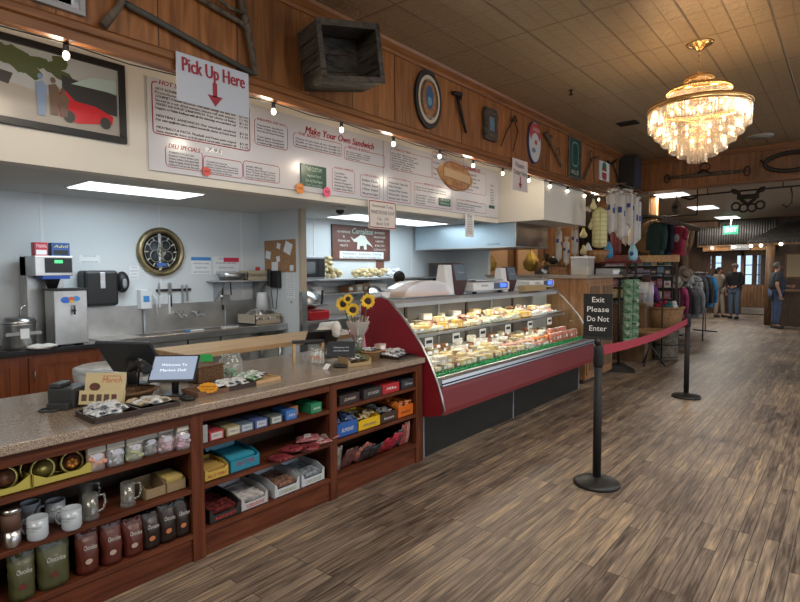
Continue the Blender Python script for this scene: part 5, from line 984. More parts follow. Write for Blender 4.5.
# employee behind the case handled in people section
# dark oven cupboard by the kitchen end wall
p = at(432, 278, 'y', 9.0); t = thing('toaster_oven', 'dark brown boxed oven by the kitchen end wall', 'oven', (-6.0, 8.55, 1.32)); B().box(-.2, .2, -.2, .3, 0, .42).build('body', 'dkwood', t); B().box(-.15, .15, -.205, -.2, .05, .37).build('door', black, t)
t = thing('steel_cupboard', 'grey steel cupboard under the oven at kitchen end', 'cupboard', (-6.0, 8.6, .911)); B().box(-.3, .3, -.28, .3, 0, .405).build('body', bsteel, t, bev=.005); B().box(-.26, .26, -.285, -.28, .04, .36).build('door', steel, t)
# ================= ON THE COUNTER =================
dtray = K('dark_brown_tray', (.035, .018, .012), .4); foil = K('foil_packets', (.5, .52, .55), .3, var=.8, vs=60)
def tray_of(name, lab, cat, x, y, w_, d_, h, mt, rz=0, z=CZ+.001):
    t = thing(name, lab, cat, (x, y, z), rz); B().box(-d_/2, d_/2, -w_/2, w_/2, 0, .005).build('base', mt, t)
    for s in (-1, 1): B().box(-d_/2, d_/2, s*w_/2-.003, s*w_/2+.003, 0, h).build('side', mt, t); B().box(s*d_/2-.003, s*d_/2+.003, -w_/2, w_/2, 0, h).build('side', mt, t)
    return t
pcol = {'foil': foil, 'white': K('pack_white', (.6, .62, .62), .35, var=.5, vs=60), 'choc': K('pack_choc', (.12, .08, .07), .35, var=.9, vs=50), 'green': K('pack_green', (.2, .35, .22), .4, var=.9, vs=50), 'tan': K('pack_tan', (.45, .38, .26), .5, var=.5, vs=50)}
def packets(n, x, y, w_, d_, z, kinds, what, where, sz=.075, seed=0, rz=0):    # countable wrapped pieces lying in a tray, each one a thing
    rn = random.Random(seed); cols = max(1, int(w_/sz*1.3)); rows = (n+cols-1)//cols
    for i in range(n):
        c, r = i % cols, i//cols; u = (c+.5)/cols-.5; v = (r+.5)/rows-.5; k = kinds[i % len(kinds)]; a = rn.uniform(-.5, .5)
        px_, py_ = v*(d_-.03), u*(w_-.03); X_ = x+px_*cos(rz)-py_*sin(rz); Y2 = y+px_*sin(rz)+py_*cos(rz)
        t = thing('wrapped_packet', '%s wrapped %s %s, %s from left, %s row' % ({'foil': 'silvery', 'white': 'white', 'choc': 'dark', 'green': 'green and white', 'tan': 'tan'}[k], what, where, ORD[c], ('back', 'middle', 'front')[min(2, r*3//max(rows, 1))] if rows > 1 else 'only'), 'packet', (X_, Y2, z+.004+.006*rn.random()), rz+a, 'packets '+where)
        m = B(); m.T = MX.Rotation(rn.uniform(-.25, .25)+.1, 4, 'Y') @ MX.Rotation(R(90), 4, 'Z') @ MX.Rotation(R(-90), 4, 'X') @ MX.Translation((0, -sz*.42, 0)); m.pouch(sz, sz*.85, .025, seed*50+i, cen=True, wr=.35, nu=5, nv=5)
        zm = min(v_.z for v_ in m.v); m.v = [v_-V((0, 0, zm)) for v_ in m.v]; m.build('wrapper', pcol[k], t)
        B().cb((0, 0, .024), (.03, .02, .004), MX.Rotation(.1, 4, 'Y')).build('label', ink if k != 'choc' else M['paper_white'], t)
tray_of('counter_tray', 'dark brown tray of foil cookies at the counter front edge', 'tray', -2.87, 1.15, .22, .23, .03, dtray); packets(14, -2.87, 1.15, .2, .2, CZ+.007, ('foil', 'foil', 'white'), 'cookie', 'in the leftmost dark tray', .07, 1)
packets(6, -2.88, 1.15, .16, .14, CZ+.03, ('foil', 'white'), 'cookie', 'on top of the leftmost dark tray', .07, 12)
tray_of('counter_tray', 'dark brown tray of flat white cookies beside the first tray', 'tray', -2.88, 1.375, .21, .2, .025, dtray); packets(9, -2.88, 1.375, .19, .17, CZ+.007, ('tan', 'white'), 'cookie', 'in the second dark tray', .07, 2)
tray_of('counter_tray', 'brown tray behind the orange star price tag', 'tray', -2.96, 1.74, .2, .18, .03, K('cardboard_tray', (.16, .08, .045), .6)); 
tray_of('counter_tray', 'dark brown tray of white and black packets near the glass jar', 'tray', -2.97, 1.94, .2, .19, .03, dtray); packets(12, -2.97, 1.94, .18, .16, CZ+.007, ('white', 'foil', 'white'), 'sweet', 'in the tray near the glass jar', .07, 3)
one('paper_leaflet', 'white paper leaflets lying on the brown tray by the tablet', 'paper', B().box(-.05, .05, -.06, .06, 0, .006), M['paper_white'], (-2.95, 1.77, CZ+.034), .3)
tray_of('wooden_tray', 'pale wooden tray heaped with green and white packets', 'tray', -3.06, 2.16, .22, .26, .02, 'butcher', .1); packets(14, -3.06, 2.16, .2, .22, CZ+.007, ('green', 'white'), 'sweet', 'in the pale wooden tray', .075, 4, .1)
# round wicker basket with cardboard chocolate display
def wbasket(lab, x, y, r, h, sy=1, m='wickerd'):
    t = thing('wicker_basket', lab, 'basket', (x, y, CZ+.001)); T = MX.Diagonal((1, sy, 1, 1)); B().lathe([(r*.8, 0), (r, h), (r+.008, h+.004), (r-.006, h), (r*.76, .008), (0, .008)], n=24, T=T).build('bowl', m, t)
    B().lathe([(r+.008, h-.006), (r+.014, h), (r+.008, h+.008), (r-.004, h+.008)], n=24, T=T, caps=False).build('rim', m, t); return t
wbasket('low round brown wicker basket behind the foil cookie tray', -3.14, 1.37, .1, .05, 1.5)
t = thing('cardboard_display', 'cream cardboard chocolate display with red script and five pictures', 'display box', (-3.1, 1.21, CZ+.012), R(-50)); T = MX.Translation((0, 0, 0)) @ MX.Rotation(R(-12), 4, 'Y'); crm = K('cream_card', (.62, .52, .3), .55)
m = B(); m.T = T; m.box(-.02, -.017, -.11, .11, 0, .17).box(.03, .033, -.11, .12, 0, .075).box(-.02, .033, -.11, -.108, 0, .075).box(-.02, .033, .11, .112, 0, .075).box(-.02, .033, -.11, .12, 0, .004); m.build('card_body', crm, t)
m = B(); m.text('Marich', .04, T @ FX((-.0165, .035, .13)), .11, True).text('Award winning', .014, T @ FX((-.0165, .035, .153)), .1).build('script', K('script_red', (.55, .08, .03), .5), t)
m = B(); m.disc(.03, .022, T @ FX((-.016, -.055, .095)), 14); m.build('picture', K('pic_brown', (.12, .04, .03), .5), t)
for k in range(5): q = B(); q.T = T; q.box(.033, .035, -.095+k*.04, -.068+k*.04, .02, .055); q.build('printed_picture', K('pic_dark', (.1, .06, .04), .5) if k != 4 else M['pic_brown'], t)
# black printer/card machine at far left
t = thing('card_printer', 'dark grey receipt printer at the left back of counter', 'printer', (-3.27, 1.11, CZ+.001), R(-50)); dg = K('dark_grey_plastic', (.03, .033, .036), .45)
B().box(-.07, .08, -.07, .07, 0, .11).build('body', dg, t, bev=.01); B().box(-.03, .085, -.06, .0, .11, .135).build('lid', dg, t, bev=.008); B().box(.08, .12, -.05, .06, 0, .04).build('paper_slot', dg, t, bev=.006)
t = thing('coiled_cable', 'grey cable end lying left of the receipt printer', 'cable', (-3.22, 1.0, CZ+.006)); B().tube([(.03*cos(a)*(1+a*.1), .05*sin(a), .003) for a in [k*.5 for k in range(18)]], .006, 6).build('cable', dg, t)
# POS monitor (seen from behind)
t = thing('pos_monitor', 'large dark till monitor tilted back, seen from behind', 'monitor', (-3.5, 1.55, CZ+.001), R(-60)); T = MX.Translation((0, 0, .19)) @ MX.Rotation(R(38), 4, 'Y')
m = B(); m.T = T; m.box(-.012, .012, -.19, .19, -.14, .13); m.build('screen_back', K('monitor_back', (.04, .046, .055), .4), t, bev=.006); B().cyl((0, 0, .01), (0, 0, .17), .03).build('stand', black, t); B().lathe([(.11, 0), (.1, .015), (0, .02)], n=24).build('foot', black, t)
t = thing('barcode_scanner', 'black barcode scanner propped on a stand before the monitor', 'scanner', (-3.25, 1.47, CZ+.001), R(-60)); B().cyl((0, 0, 0), (0, 0, .012), .05, n=20).build('base', black, t); B().tube([(0, 0, .01), (0, .01, .12), (.01, .02, .16)], .007, 8).build('stem', black, t); m = B().tube([(.05, .1, .16), (0, .02, .19), (-.07, -.1, .13)], [.034, .026, .018], 10); m.build('scanner_head', black, t)
for i, (x, y, l) in enumerate(((-3.85, 1.62, 'clear plastic tub with a bag liner left behind the monitor'), (-3.85, 2.0, 'clear plastic tub right behind the till monitor'))):
    pass
t = thing('rear_bin', 'white lined bin with folded bag rim behind the monitor left', 'bin', (-4.02, 1.62, .0)); bpy.data.objects['rear_bin'].name = 'waste_bin'; B().lathe([(.16, 0), (.2, .9), (.21, .93), (.2, .9)], n=20).build('bin_body', wplas, t); B().lathe([(.205, .8), (.22, .9), (.22, .94), (.19, .95), (.18, .85)], n=20, caps=False).build('bag_liner', M['film'], t)
t = thing('waste_bin', 'clear lined tub standing at right behind the till monitor', 'bin', (-3.98, 2.03, .0)); B().lathe([(.14, 0), (.17, .86), (.18, .88), (.17, .86)], n=20).build('bin_body', wplas, t); B().lathe([(.175, .78), (.19, .86), (.18, .92), (.16, .92)], n=20, caps=False).build('bag_liner', M['film'], t)
t = thing('cash_drawer', 'low light grey cash drawer under the till monitor', 'cash drawer', (-3.42, 1.9, CZ+.001), R(-50)); B().box(-.12, .12, -.16, .16, 0, .06).build('body', gplas, t, bev=.005); B().box(.12, .124, -.14, .14, .01, .05).build('drawer_front', wplas, t)
def tablet(lab, p, rz, w_, h, tilt, face, txt, tc, stand=.16, name='tablet'):
    t = thing(name, lab, 'tablet', p, rz); T = MX.Translation((0, 0, stand)) @ MX.Rotation(R(-tilt), 4, 'Y'); m = B(); m.T = T; m.box(-.014, 0, -w_/2, w_/2, -h/2, h/2); m.build('case', black, t, bev=.006)
    m = B(); m.T = T; m.box(0, .002, -w_*.46, w_*.46, -h*.43, h*.43); m.build('screen', face, t); m = B()
    for k, s in enumerate(txt): m.text(s, h*.13, T @ FX((.003, 0, h*(.1-k*.2))), w_*.55)
    m.build('screen_text', tc, t); B().cyl((-.01, 0, .01), (-.02, 0, stand), .02).build('stand', black, t); B().box(-.07, .07, -.06, .06, 0, .012).build('base', black, t, bev=.004); return t
tablet('customer tablet with pale blue welcome screen on a black stand', (-3.06, 1.6, CZ+.001), R(-47), .27, .185, 42, K('screen_blue', (.22, .27, .36), .3, emit=(.45, .55, .75), es=.35), ('Welcome To', 'Market Deli'), K('screen_txt', (.8, .85, .9), .5, emit=(.8, .9, 1), es=.6))
t = thing('star_price_tag', 'orange starburst price tag standing beside the white tablet', 'price tag', (-2.86, 1.7, CZ+.035), R(-47)); m = B(); q = []
for i in range(28): a = pi*i/14; rr = 1 if i % 2 else .86; q.append((.06*rr*cos(a), .032+.033*rr*sin(a)))
m.prism(q, 'x', 0, .003); m.build('card', K('orange_tag', (.85, .36, .02), .5), t); B().text('Chocolate chip', .014, FX((.004, 0, .04)), .085, True).text('1.25 each', .014, FX((.004, 0, .022)), .06, True).build('handwriting', ink, t)
bpy.data.objects['star_price_tag'].location.z = CZ+.02
one('card_reader', 'black card reader lying at the front before the tablet', 'card reader', B().sph((0, 0, .014), (.05, .035, .016), 16, 8), black, (-2.86, 1.57, CZ+.001), .5)
t = thing('wicker_basket', 'square brown wicker basket behind the brown trays', 'basket', (-3.3, 1.93, CZ+.001), .1); B().box(-.08, .08, -.1, .1, 0, .1).build('body', 'wickerd', t, bev=.008); B().box(-.085, .085, -.105, .105, .1, .112).build('rim', 'wickerd', t, bev=.004)
one('green_tag', 'small bright green tag standing behind the wicker basket', 'tag', B().box(-.004, .004, -.04, .04, 0, .05), K('lime', (.03, .4, .1), .5), (-3.38, 2.0, CZ+.113), -.7)
def gjar(lab, x, y, r, h, body=None):
    t = thing('glass_jar', lab, 'jar', (x, y, CZ+.001)); B().lathe([(r*.9, 0), (r, .01), (r, h*.72), (r*.78, h*.85), (r*.78, h*.92)], n=24, caps=False).build('glass_body', 'jar', t); B().lathe([(r*.82, h*.9), (r*.84, h), (0, h)], n=24, caps=False).build('lid', 'jar', t); return t
t = gjar('large glass jar with glass lid beside the wicker basket', -3.32, 2.15, .08, .15); m = B(); rn = random.Random(8)
for k in range(14): m.sph((rn.uniform(-.035, .035), rn.uniform(-.035, .035), .015+.03*rn.random()), .014, 6, 4)
m.build('mints', pcol['green'], t)['kind'] = 'stuff'
t = gjar('glass tips jar stuffed with notes, orange lettering on front', -3.19, 2.83, .065, .13); B().text('TIPS', .05, MX.Rotation(R(-50), 4, 'Z') @ FX((.067, 0, .055)), .09).build('lettering', K('orange_ink', (.75, .2, .05), .5), t); m = B(); 
for k in range(6): m.cb((.01*k-.02, .005*(k % 3), .05), (.004, .07, .08), MX.Rotation(.3*k, 4, 'Z'))
m.build('bank_notes', M['paper_white'], t)['kind'] = 'stuff'
t = thing('menu_stand', 'black topped frame behind the tips jar', 'stand', (-3.33, 2.87, CZ+.001), R(-30)); B().box(-.03, .03, -.13, .12, .15, .175).build('top_bar', black, t, bev=.004); B().box(-.03, .03, -.13, -.11, 0, .15).build('upright', 'butcher', t); B().box(-.03, .03, .1, .12, 0, .15).build('upright', 'butcher', t)
tablet('second customer tablet with dark screen beside the tips jar', (-3.02, 2.93, CZ+.001), R(-50), .22, .13, 25, K('screen_dark', (.03, .035, .045), .25), ('Welcome To', 'Corralitos Market'), K('screen_txt2', (.4, .42, .45), .5, emit=(.5, .55, .6), es=.3), .12)
one('card_reader', 'black card reader with white slip in front of dark tablet', 'card reader', B().sph((0, 0, .014), (.055, .035, .016), 16, 8), black, (-2.93, 2.83, CZ+.001), .7)
one('receipt_slip', 'white paper slip beside the black card reader', 'paper', B().cb((0, 0, .02), (.05, .05, .003), MX.Rotation(.8, 4, 'X')), M['paper_white'], (-2.96, 2.72, CZ+.001))
t = open_box('cookie_box', 'tan cardboard box of dark wrapped cookies near the flowers', 'box', (-2.86, 2.97, CZ+.001), .15, .21, .07, kraftl, cut=.4, rz=R(-12)); packets(12, -2.93, 2.98, .18, .12, CZ+.03, ('choc', 'choc', 'green'), 'cookie', 'in the tan cardboard box', .06, 7)
# second till monitor
t = thing('pos_monitor', 'black till monitor leaning left of the sunflowers', 'monitor', (-3.42, 3.1, CZ+.001), R(150)); T = MX.Translation((0, 0, .17)) @ MX.Rotation(R(-58), 4, 'Y'); m = B(); m.T = T; m.box(-.01, .01, -.14, .14, -.12, .12); m.build('screen_back', black, t, bev=.006); B().cyl((0, 0, .01), (0, 0, .15), .025).build('stand', black, t); B().lathe([(.09, 0), (.08, .015), (0, .02)], n=20).build('foot', black, t)
# vase of sunflowers
t = thing('flower_vase', 'clear glass vase with three sunflowers and wrapped sticks', 'vase', (-3.12, 3.22, CZ+.001)); B().lathe([(.045, 0), (.05, .01), (.04, .12), (.055, .2), (.051, .2), (.036, .12), (.045, .015), (0, .015)], n=20).build('glass_vase', 'jar', t)
B().sph((0, 0, .06), (.04, .04, .05), 10, 8).build('greens', K('leaf_green', (.04, .12, .04), .6, var=.5, vs=60), t)
ylw = K('petal_yellow', (.85, .55, .03), .5); sdk = K('seed_brown', (.05, .025, .03), .8, bump=.8, bs=120)
dcam = V((.62, -.77, .1)).normalized(); rn = random.Random(4)
for i, (x, y) in enumerate(((343, 304), (353, 310), (368, 301), (348, 299))):
    q = at(x, y, 'y', 3.2)-V(t.location); q.x = min(max(q.x, -.4), .3); B().tube([(0, 0, .1), (q.x*.5, q.y*.5, q.z*.55), q], .004, 6).build('stem', 'leaf_green', t)
    r = .064 if i < 3 else .045; TT = MX.Translation(q) @ dcam.to_track_quat('Z', 'Y').to_matrix().to_4x4(); m = B()
    for k in range(18): a = k*2*pi/18+rn.uniform(-.1, .1); m.T = TT @ MX.Rotation(a, 4, 'Z') @ MX.Rotation(rn.uniform(-.35, .0), 4, 'Y'); m.add([(r*.35, -.009, 0), (r*.7, -.012, .004), (r*rn.uniform(.9, 1.1), 0, .0), (r*.7, .012, .004), (r*.35, .009, 0)], [(0, 1, 2, 3, 4)])
    f_ = m.build('petals', ylw, t); m = B(); m.T = TT; m.sph((0, 0, .002), (r*.48, r*.48, .014), 14, 6); m.build('seed_head', sdk, f_)
for i in range(20):
    a = rn.uniform(0, 6.3); e = V((.08*cos(a), .1*sin(a), .24+.12*rn.random())); B().tube([(0, 0, .12), e], .006, 6).build('wrapped_stick', K('stick_c%d' % (i % 3), ((.4, .2, .15), (.45, .4, .35), (.25, .12, .2))[i % 3], .5), t)
for a, b_ in (((-.09, -.13, .2), (-.04, -.1, .33)),): B().sph((-.1, -.15, .25), (.045, .035, .07), 10, 8, fn=lambda p: V((p.x*(1+.2*sin(p.z*90)), p.y, p.z))).build('white_wrap', M['cloth_white'], t)
B().lathe([(.02, .14), (.1, .3), (.095, .31), (.015, .15)], n=9, caps=False).build('cellophane_wrap', M['film'], t)
B().prism([(.03, .02), (.1, .02), (.06, .24)], 'x', .0, .01).build('pink_cone', K('pink_paper', (.55, .2, .28), .6), t)
smb = [(-3.05, 3.36, (.55, .13, .04), 'orange white'), (-3.0, 3.43, (.6, .2, .08), 'orange'), (-3.0, 3.36, (.5, .35, .3), 'pale red')]
for i, (x, y, c, n_) in enumerate(smb):
    t = thing('gum_box', n_+' little candy box, '+('left', 'right', 'top')[i]+' of the stack behind the trays', 'box', (x, y, CZ+.001+(.06 if i == 2 else 0))); B().box(-.03, .03, -.04, .04, 0, .058).build('box', K('smb%d' % i, c, .5), t, bev=.002); B().box(.03, .031, -.025, .025, .015, .045).build('label', 'paper_white', t)
wbasket('small tan woven basket of packets before the orange boxes', -2.97, 3.22, .07, .075, 1.2, 'wicker'); packets(6, -2.97, 3.22, .12, .1, CZ+.07, ('foil', 'white'), 'sweet', 'in the small tan basket', .06, 9)
tray_of('counter_tray', 'dark tray of silver wrapped sweets against the red panel', 'tray', -2.92, 3.47, .24, .26, .02, dtray); packets(18, -2.92, 3.47, .22, .24, CZ+.006, ('foil', 'foil', 'white'), 'sweet', 'in the tray by the red panel', .07, 10); packets(8, -2.93, 3.46, .16, .16, CZ+.03, ('foil', 'white'), 'sweet', 'heaped over the tray by the red panel', .07, 11)

# ================= DELI CASE =================
Y0, Y1 = 3.625, 7.12; t = thing('deli_case', 'long burgundy deli display case with curved glass front', 'display case', (-3.0, 5.37, 0)); o = t.location; burg = K('burgundy', (.22, .012, .022), .3); alum = K('aluminium', (.5, .52, .54), .3, .9)
prof = [(-3.47, .36), (-3.47, 1.335), (-3.33, 1.345), (-3.23, 1.366), (-3.14, 1.342), (-3.0, 1.216), (-2.9, 1.11), (-2.782, .972), (-2.69, .82), (-2.607, .654), (-2.567, .535), (-2.547, .438), (-2.57, .4), (-2.732, .365)]
def dp(name, poly, y0, y1, m, bev=0): return B().prism([(x-o.x, z) for x, z in poly], 'y', y0-o.y, y1-o.y).build(name, m, t, bev=bev)
dp('end_panel', prof, Y0, Y0+.02, burg); dp('end_panel', [(x, z) for x, z in prof if z < .7]+[(-2.607, .66), (-3.47, .66)], Y1-.02, Y1, burg); dp('end_glass', [p_ for p_ in prof if p_[1] >= .654]+[(-3.47, .66)], Y1-.012, Y1-.006, 'case_glass')
e_ = prof[2:13]
for nm_, ya in (('edge_trim', Y0-.004), ('edge_trim', Y1-.02)): B().tube([(x-o.x+.004, ya+.012-o.y, z+.004) for x, z in e_], .011, 8).build(nm_, alum, t)
dp('base', [(-3.45, 0), (-2.775, 0), (-2.775, .37), (-3.45, .37)], Y0+.02, Y1-.03, K('black_base', (.012, .013, .013), .35)); 
for y in (Y0+.02, 5.25, Y1-.03): B().box(-2.776-o.x, -2.768-o.x, y-o.y, y+.012-o.y, 0, .37).build('base_strip', gplas, t)
dp('front_panel', [(-2.6, .40), (-2.555, .40), (-2.553, .44), (-2.57, .6), (-2.585, .64), (-2.62, .64)], Y0+.02, Y1-.02, K('burgundy_front', (.17, .02, .025), .35)); dp('underside', [(-2.775, .37), (-2.57, .395), (-2.57, .41), (-2.775, .385)], Y0+.02, Y1-.02, K('dark_under', (.03, .01, .012), .5))
dp('front_rail', [(-2.63, .64), (-2.56, .64), (-2.575, .69), (-2.60, .71), (-2.63, .71)], Y0+.02, Y1-.02, alum, .004); dp('rail_groove', [(-2.575, .655), (-2.556, .655), (-2.556, .665), (-2.575, .665)], Y0+.02, Y1-.02, black)
gl = [(-3.12, 1.325), (-3.0, 1.21), (-2.9, 1.105), (-2.785, .965), (-2.695, .82), (-2.62, .70)]
m = B(); vs = [(x-o.x, y, z) for y in (Y0+.02-o.y, Y1-.02-o.y) for x, z in gl]; n = len(gl); m.add(vs, [(i, i+1, n+i+1, n+i) for i in range(n-1)], True); m.build('curved_glass', 'case_glass', t)
dp('top', [(-3.47, 1.33), (-3.14, 1.335), (-3.09, 1.305), (-3.09, 1.27), (-3.1, 1.27), (-3.1, 1.295), (-3.47, 1.295)], Y0+.02, Y1-.02, K('case_top', (.45, .47, .5), .4, .5), .002)
lt_ = K('case_tube', (.9, .9, .9), .5, emit=(1, .93, .78), es=2.5)
B().cyl((-3.2-o.x, Y0+.1-o.y, 1.285), (-3.2-o.x, Y1-.1-o.y, 1.285), .008, n=8).build('light_tube', lt_, t); area('case_light', (-3.14, 5.37, 1.27), (0, R(-12), 0), .05, 3.2, 9, (1, .93, .8))
deckm = K('case_interior', (.55, .55, .53), .4); dp('deck', [(-3.42, .74), (-2.64, .66), (-2.64, .69), (-3.42, .77)], Y0+.02, Y1-.02, deckm)
dp('back_panel', [(-3.47, .37), (-3.44, .37), (-3.44, .78), (-3.47, .78)], Y0+.02, Y1-.02, deckm); dp('lower_body', [(-3.44, .385), (-2.64, .385), (-2.64, .64), (-3.44, .64)], Y0+.02, Y1-.02, 'dark_under')
for k in range(7): y = Y0+.05+k*(Y1-Y0-.12)/6; B().box(-3.46-o.x, -3.43-o.x, y-.015-o.y, y+.02-o.y, .78, 1.3).build('door_frame', 'dkwood' if k % 2 else gplas, t)
B().box(-3.452-o.x, -3.448-o.x, Y0+.03-o.y, Y1-.03-o.y, .78, 1.3).build('rear_doors', K('rear_glass', (.22, .21, .19), .15), t)
dp('shelf', [(-3.42, 1.03), (-2.98, 1.0), (-2.98, 1.012), (-3.42, 1.042)], Y0+.03, Y1-.03, 'case_glass'); dp('shelf_edge', [(-2.985, .993), (-2.972, .993), (-2.972, 1.018), (-2.985, 1.018)], Y0+.03, Y1-.03, alum)
B().cyl((-3.02-o.x, Y0+.1-o.y, .992), (-3.02-o.x, Y1-.1-o.y, .992), .006, n=8).build('light_tube', lt_, t); area('case_light', (-3.03, 5.37, .982), (0, R(-10), 0), (.04), 3.2, 5, (1, .93, .8))
for k in range(5): y = Y0+.5+k*.65; B().tube([(-3.43-o.x, y-o.y, .9), (-3.0-o.x, y-o.y, 1.0)], .01, 6).build('shelf_bracket', 'dkwood', t)
zd = lambda x: .69+(-2.64-x)*(.08/.78)+.001; zs = lambda x: 1.012+(-2.98-x)*(.03/.44)+.001
# green garnish strip
m = B(); rn = random.Random(2)
for k in range(1500): y = rn.uniform(Y0+.04, Y1-.04); x = -2.70+rn.uniform(-.026, .026); a = rn.uniform(0, 6.3); z = zd(x); r = rn.uniform(.008, .017); q = rn.uniform(.008, .035); m.add([(x, y, z), (x+r*cos(a), y+r*sin(a), z+q), (x-r*sin(a), y+r*cos(a), z+q*.8)], [(0, 1, 2)])
m.box(-2.728, -2.675, Y0+.04, Y1-.04, .697, .712)
tag(m.build('green_garnish', K('plastic_parsley', (.01, .3, .09), .5), None), 'bright green plastic parsley strip along the case front', 'garnish', kind='stuff')
cpal = {'cream cheese block': (.62, .5, .26), 'yellow cheese wedge': (.7, .45, .12), 'pale cheese wheel': (.68, .6, .42), 'pink sliced meat pack': (.55, .24, .18), 'tan smoked meat pack': (.4, .22, .1), 'white butcher paper parcel': (.66, .64, .58), 'brown sausage coil': (.25, .09, .04), 'orange cheese block': (.7, .26, .04), 'clear tub of salad': (.55, .5, .35), 'red salami chub': (.5, .16, .1)}
cm = {k: K('food_'+k.replace(' ', '_'), v, .4, var=.3, vs=25) for k, v in cpal.items()}
foodn = {}
def food(kind, x, y, z, s, rz, where, seed):
    nm_ = {'b': 'cheese_block', 'w': 'cheese_wedge', 'd': 'round_cheese', 'p': 'meat_pack', 's': 'sausage_coil', 't': 'salad_tub', 'c': 'salami_chub'}[{'cream cheese block': 'b', 'orange cheese block': 'b', 'yellow cheese wedge': 'w', 'pale cheese wheel': 'd', 'pink sliced meat pack': 'p', 'tan smoked meat pack': 'p', 'white butcher paper parcel': 'b', 'brown sausage coil': 's', 'clear tub of salad': 't', 'red salami chub': 'c'}[kind]]
    if kind == 'white butcher paper parcel': nm_ = 'paper_parcel'
    t = thing(nm_, '%s %s' % (kind, where), 'food', (x, y, z), rz); mt = cm[kind]; rn = random.Random(seed)
    if nm_ in ('cheese_block', 'paper_parcel'): B().box(-s*.45, s*.45, -s*.6, s*.6, 0, s*rn.uniform(.35, .8)).build('block', mt, t, bev=.006)
    elif nm_ == 'cheese_wedge': B().prism([(-s*.5, -s*.6), (s*.6, 0), (-s*.5, s*.6)], 'z', 0, s*rn.uniform(.5, .85)).build('wedge', mt, t, bev=.004)
    elif nm_ == 'round_cheese': B().lathe([(s*.55, 0), (s*.6, s*.1), (s*.6, s*.3), (s*.55, s*.38)], n=18).build('wheel', mt, t)
    elif nm_ == 'meat_pack':
        m = B(); m.T = MX.Rotation(R(90), 4, 'Z') @ MX.Rotation(R(-82), 4, 'X') @ MX.Translation((0, -s*.5, 0)); m.pouch(s*1.3, s, s*.4, seed, cen=True, wr=.3, nu=6, nv=6); zm = min(v.z for v in m.v); m.v = [v-V((0, 0, zm)) for v in m.v]; m.build('wrapped_meat', mt, t)
    elif nm_ == 'sausage_coil': B().tube([(s*.35*(1-k*.03)*cos(k*.7), s*.45*(1-k*.03)*sin(k*.7), s*.16+s*.012*k) for k in range(20)], s*.15, 8).build('coil', mt, t)
    elif nm_ == 'salad_tub': B().lathe([(s*.42, 0), (s*.5, s*.55), (s*.53, s*.57), (0, s*.6)], n=16).build('tub', mt, t)
    else: B().lathe([(s*.42, 0), (s*.46, s*.08), (s*.46, s*1.15), (s*.4, s*1.22), (0, s*1.23)], n=16).build('casing', mt, t)
    if nm_ in ('salami_chub',): B().lathe([(s*.38, s*1.232), (0, s*1.25)], n=16).build('cut_end', 'paper_white', t); B().box(s*.455, s*.47, -s*.2, s*.2, s*.4, s*.8).build('label', 'paper_white', t)
    else: T = MX.Translation((s*.46 if nm_ != 'round_cheese' else s*.61, 0, s*.28)); q = B(); q.T = T; q.box(0, .003, -s*.25, s*.25, -s*.14, s*.16); q.build('price_label', 'paper_white', t)
rn = random.Random(11); kinds = list(cpal)
rows = ((-2.80, .085, 'in front row of case floor', 0), (-2.92, .1, 'in second row of case floor', 1), (-3.06, .105, 'in third row of case floor', 2), (-3.22, .11, 'in back row of case floor', 3), (-3.08, .095, 'in front row of glass shelf', 4), (-3.2, .1, 'in middle row of glass shelf', 5), (-3.33, .11, 'in back row of glass shelf', 6))
wl = {0: 'cream cheese block,white butcher paper parcel,tan smoked meat pack,cream cheese block,clear tub of salad,brown sausage coil,yellow cheese wedge', 1: 'white butcher paper parcel,cream cheese block,pink sliced meat pack,tan smoked meat pack,yellow cheese wedge,pale cheese wheel', 2: 'cream cheese block,pale cheese wheel,clear tub of salad,white butcher paper parcel,tan smoked meat pack', 3: 'clear tub of salad,white butcher paper parcel,brown sausage coil,tan smoked meat pack', 4: 'yellow cheese wedge,cream cheese block,white butcher paper parcel,tan smoked meat pack,pale cheese wheel', 5: 'cream cheese block,pale cheese wheel,pink sliced meat pack,cream cheese block', 6: 'clear tub of salad,cream cheese block,tan smoked meat pack,white butcher paper parcel,pink sliced meat pack'}
for x, s, where, ri in rows:
    y = Y0+.13; i = 0; ks = wl[ri].split(',')
    while y < Y1-.1:
        far = (y-Y0)/(Y1-Y0); k = rn.choice(ks)
        if ri in (0, 1) and .5 < far < .75 and rn.random() < .7: k = rn.choice(['pink sliced meat pack', 'tan smoked meat pack', 'pink sliced meat pack'])
        if ri == 0 and far > .75: k = 'red salami chub'
        if ri == 1 and far > .72: k = 'orange cheese block' if far < .8 else 'red salami chub'
        if ri in (4, 5) and far > .75: k = rn.choice(['pink sliced meat pack', 'white butcher paper parcel'])
        food(k, x+rn.uniform(-.012, .012), y, (zd(x-.05) if ri < 4 else zs(x-.04)), s, rn.uniform(-.35, .35), '%s, %s from left' % (where, ORD[i] if i < 30 else 'thirty-%s' % ORD[i-30]), 100*ri+i); 
        if ri in (3, 5, 6) and rn.random() < .6: food(rn.choice(ks), x, y+.03, (zd(x-.05) if ri < 4 else zs(x-.04))+s*.5, s*.85, rn.uniform(-.5, .5), '%s, stacked on top, %s from left' % (where.replace('in ', ''), ORD[i-1] if i <= 30 else 'far end'), 100*ri+i+50)
        i += 1; y += s*rn.uniform(1.1, 1.3)
for i, (y, l) in enumerate(((4.0, 'nearest'), (4.45, 'second'), (4.95, 'third'), (5.5, 'fourth'), (6.05, 'fifth'), (6.6, 'farthest'))):
    t = thing('price_card', l+' white price card hanging from the glass shelf edge', 'price card', (-2.97, y, .99)); B().cb((0, 0, -.05), (.003, .12, .09)).build('card', 'paper_white', t); B().cb((0.002, 0, -.045), (.001, .09, .03)).build('print', M['dark_window'], t)
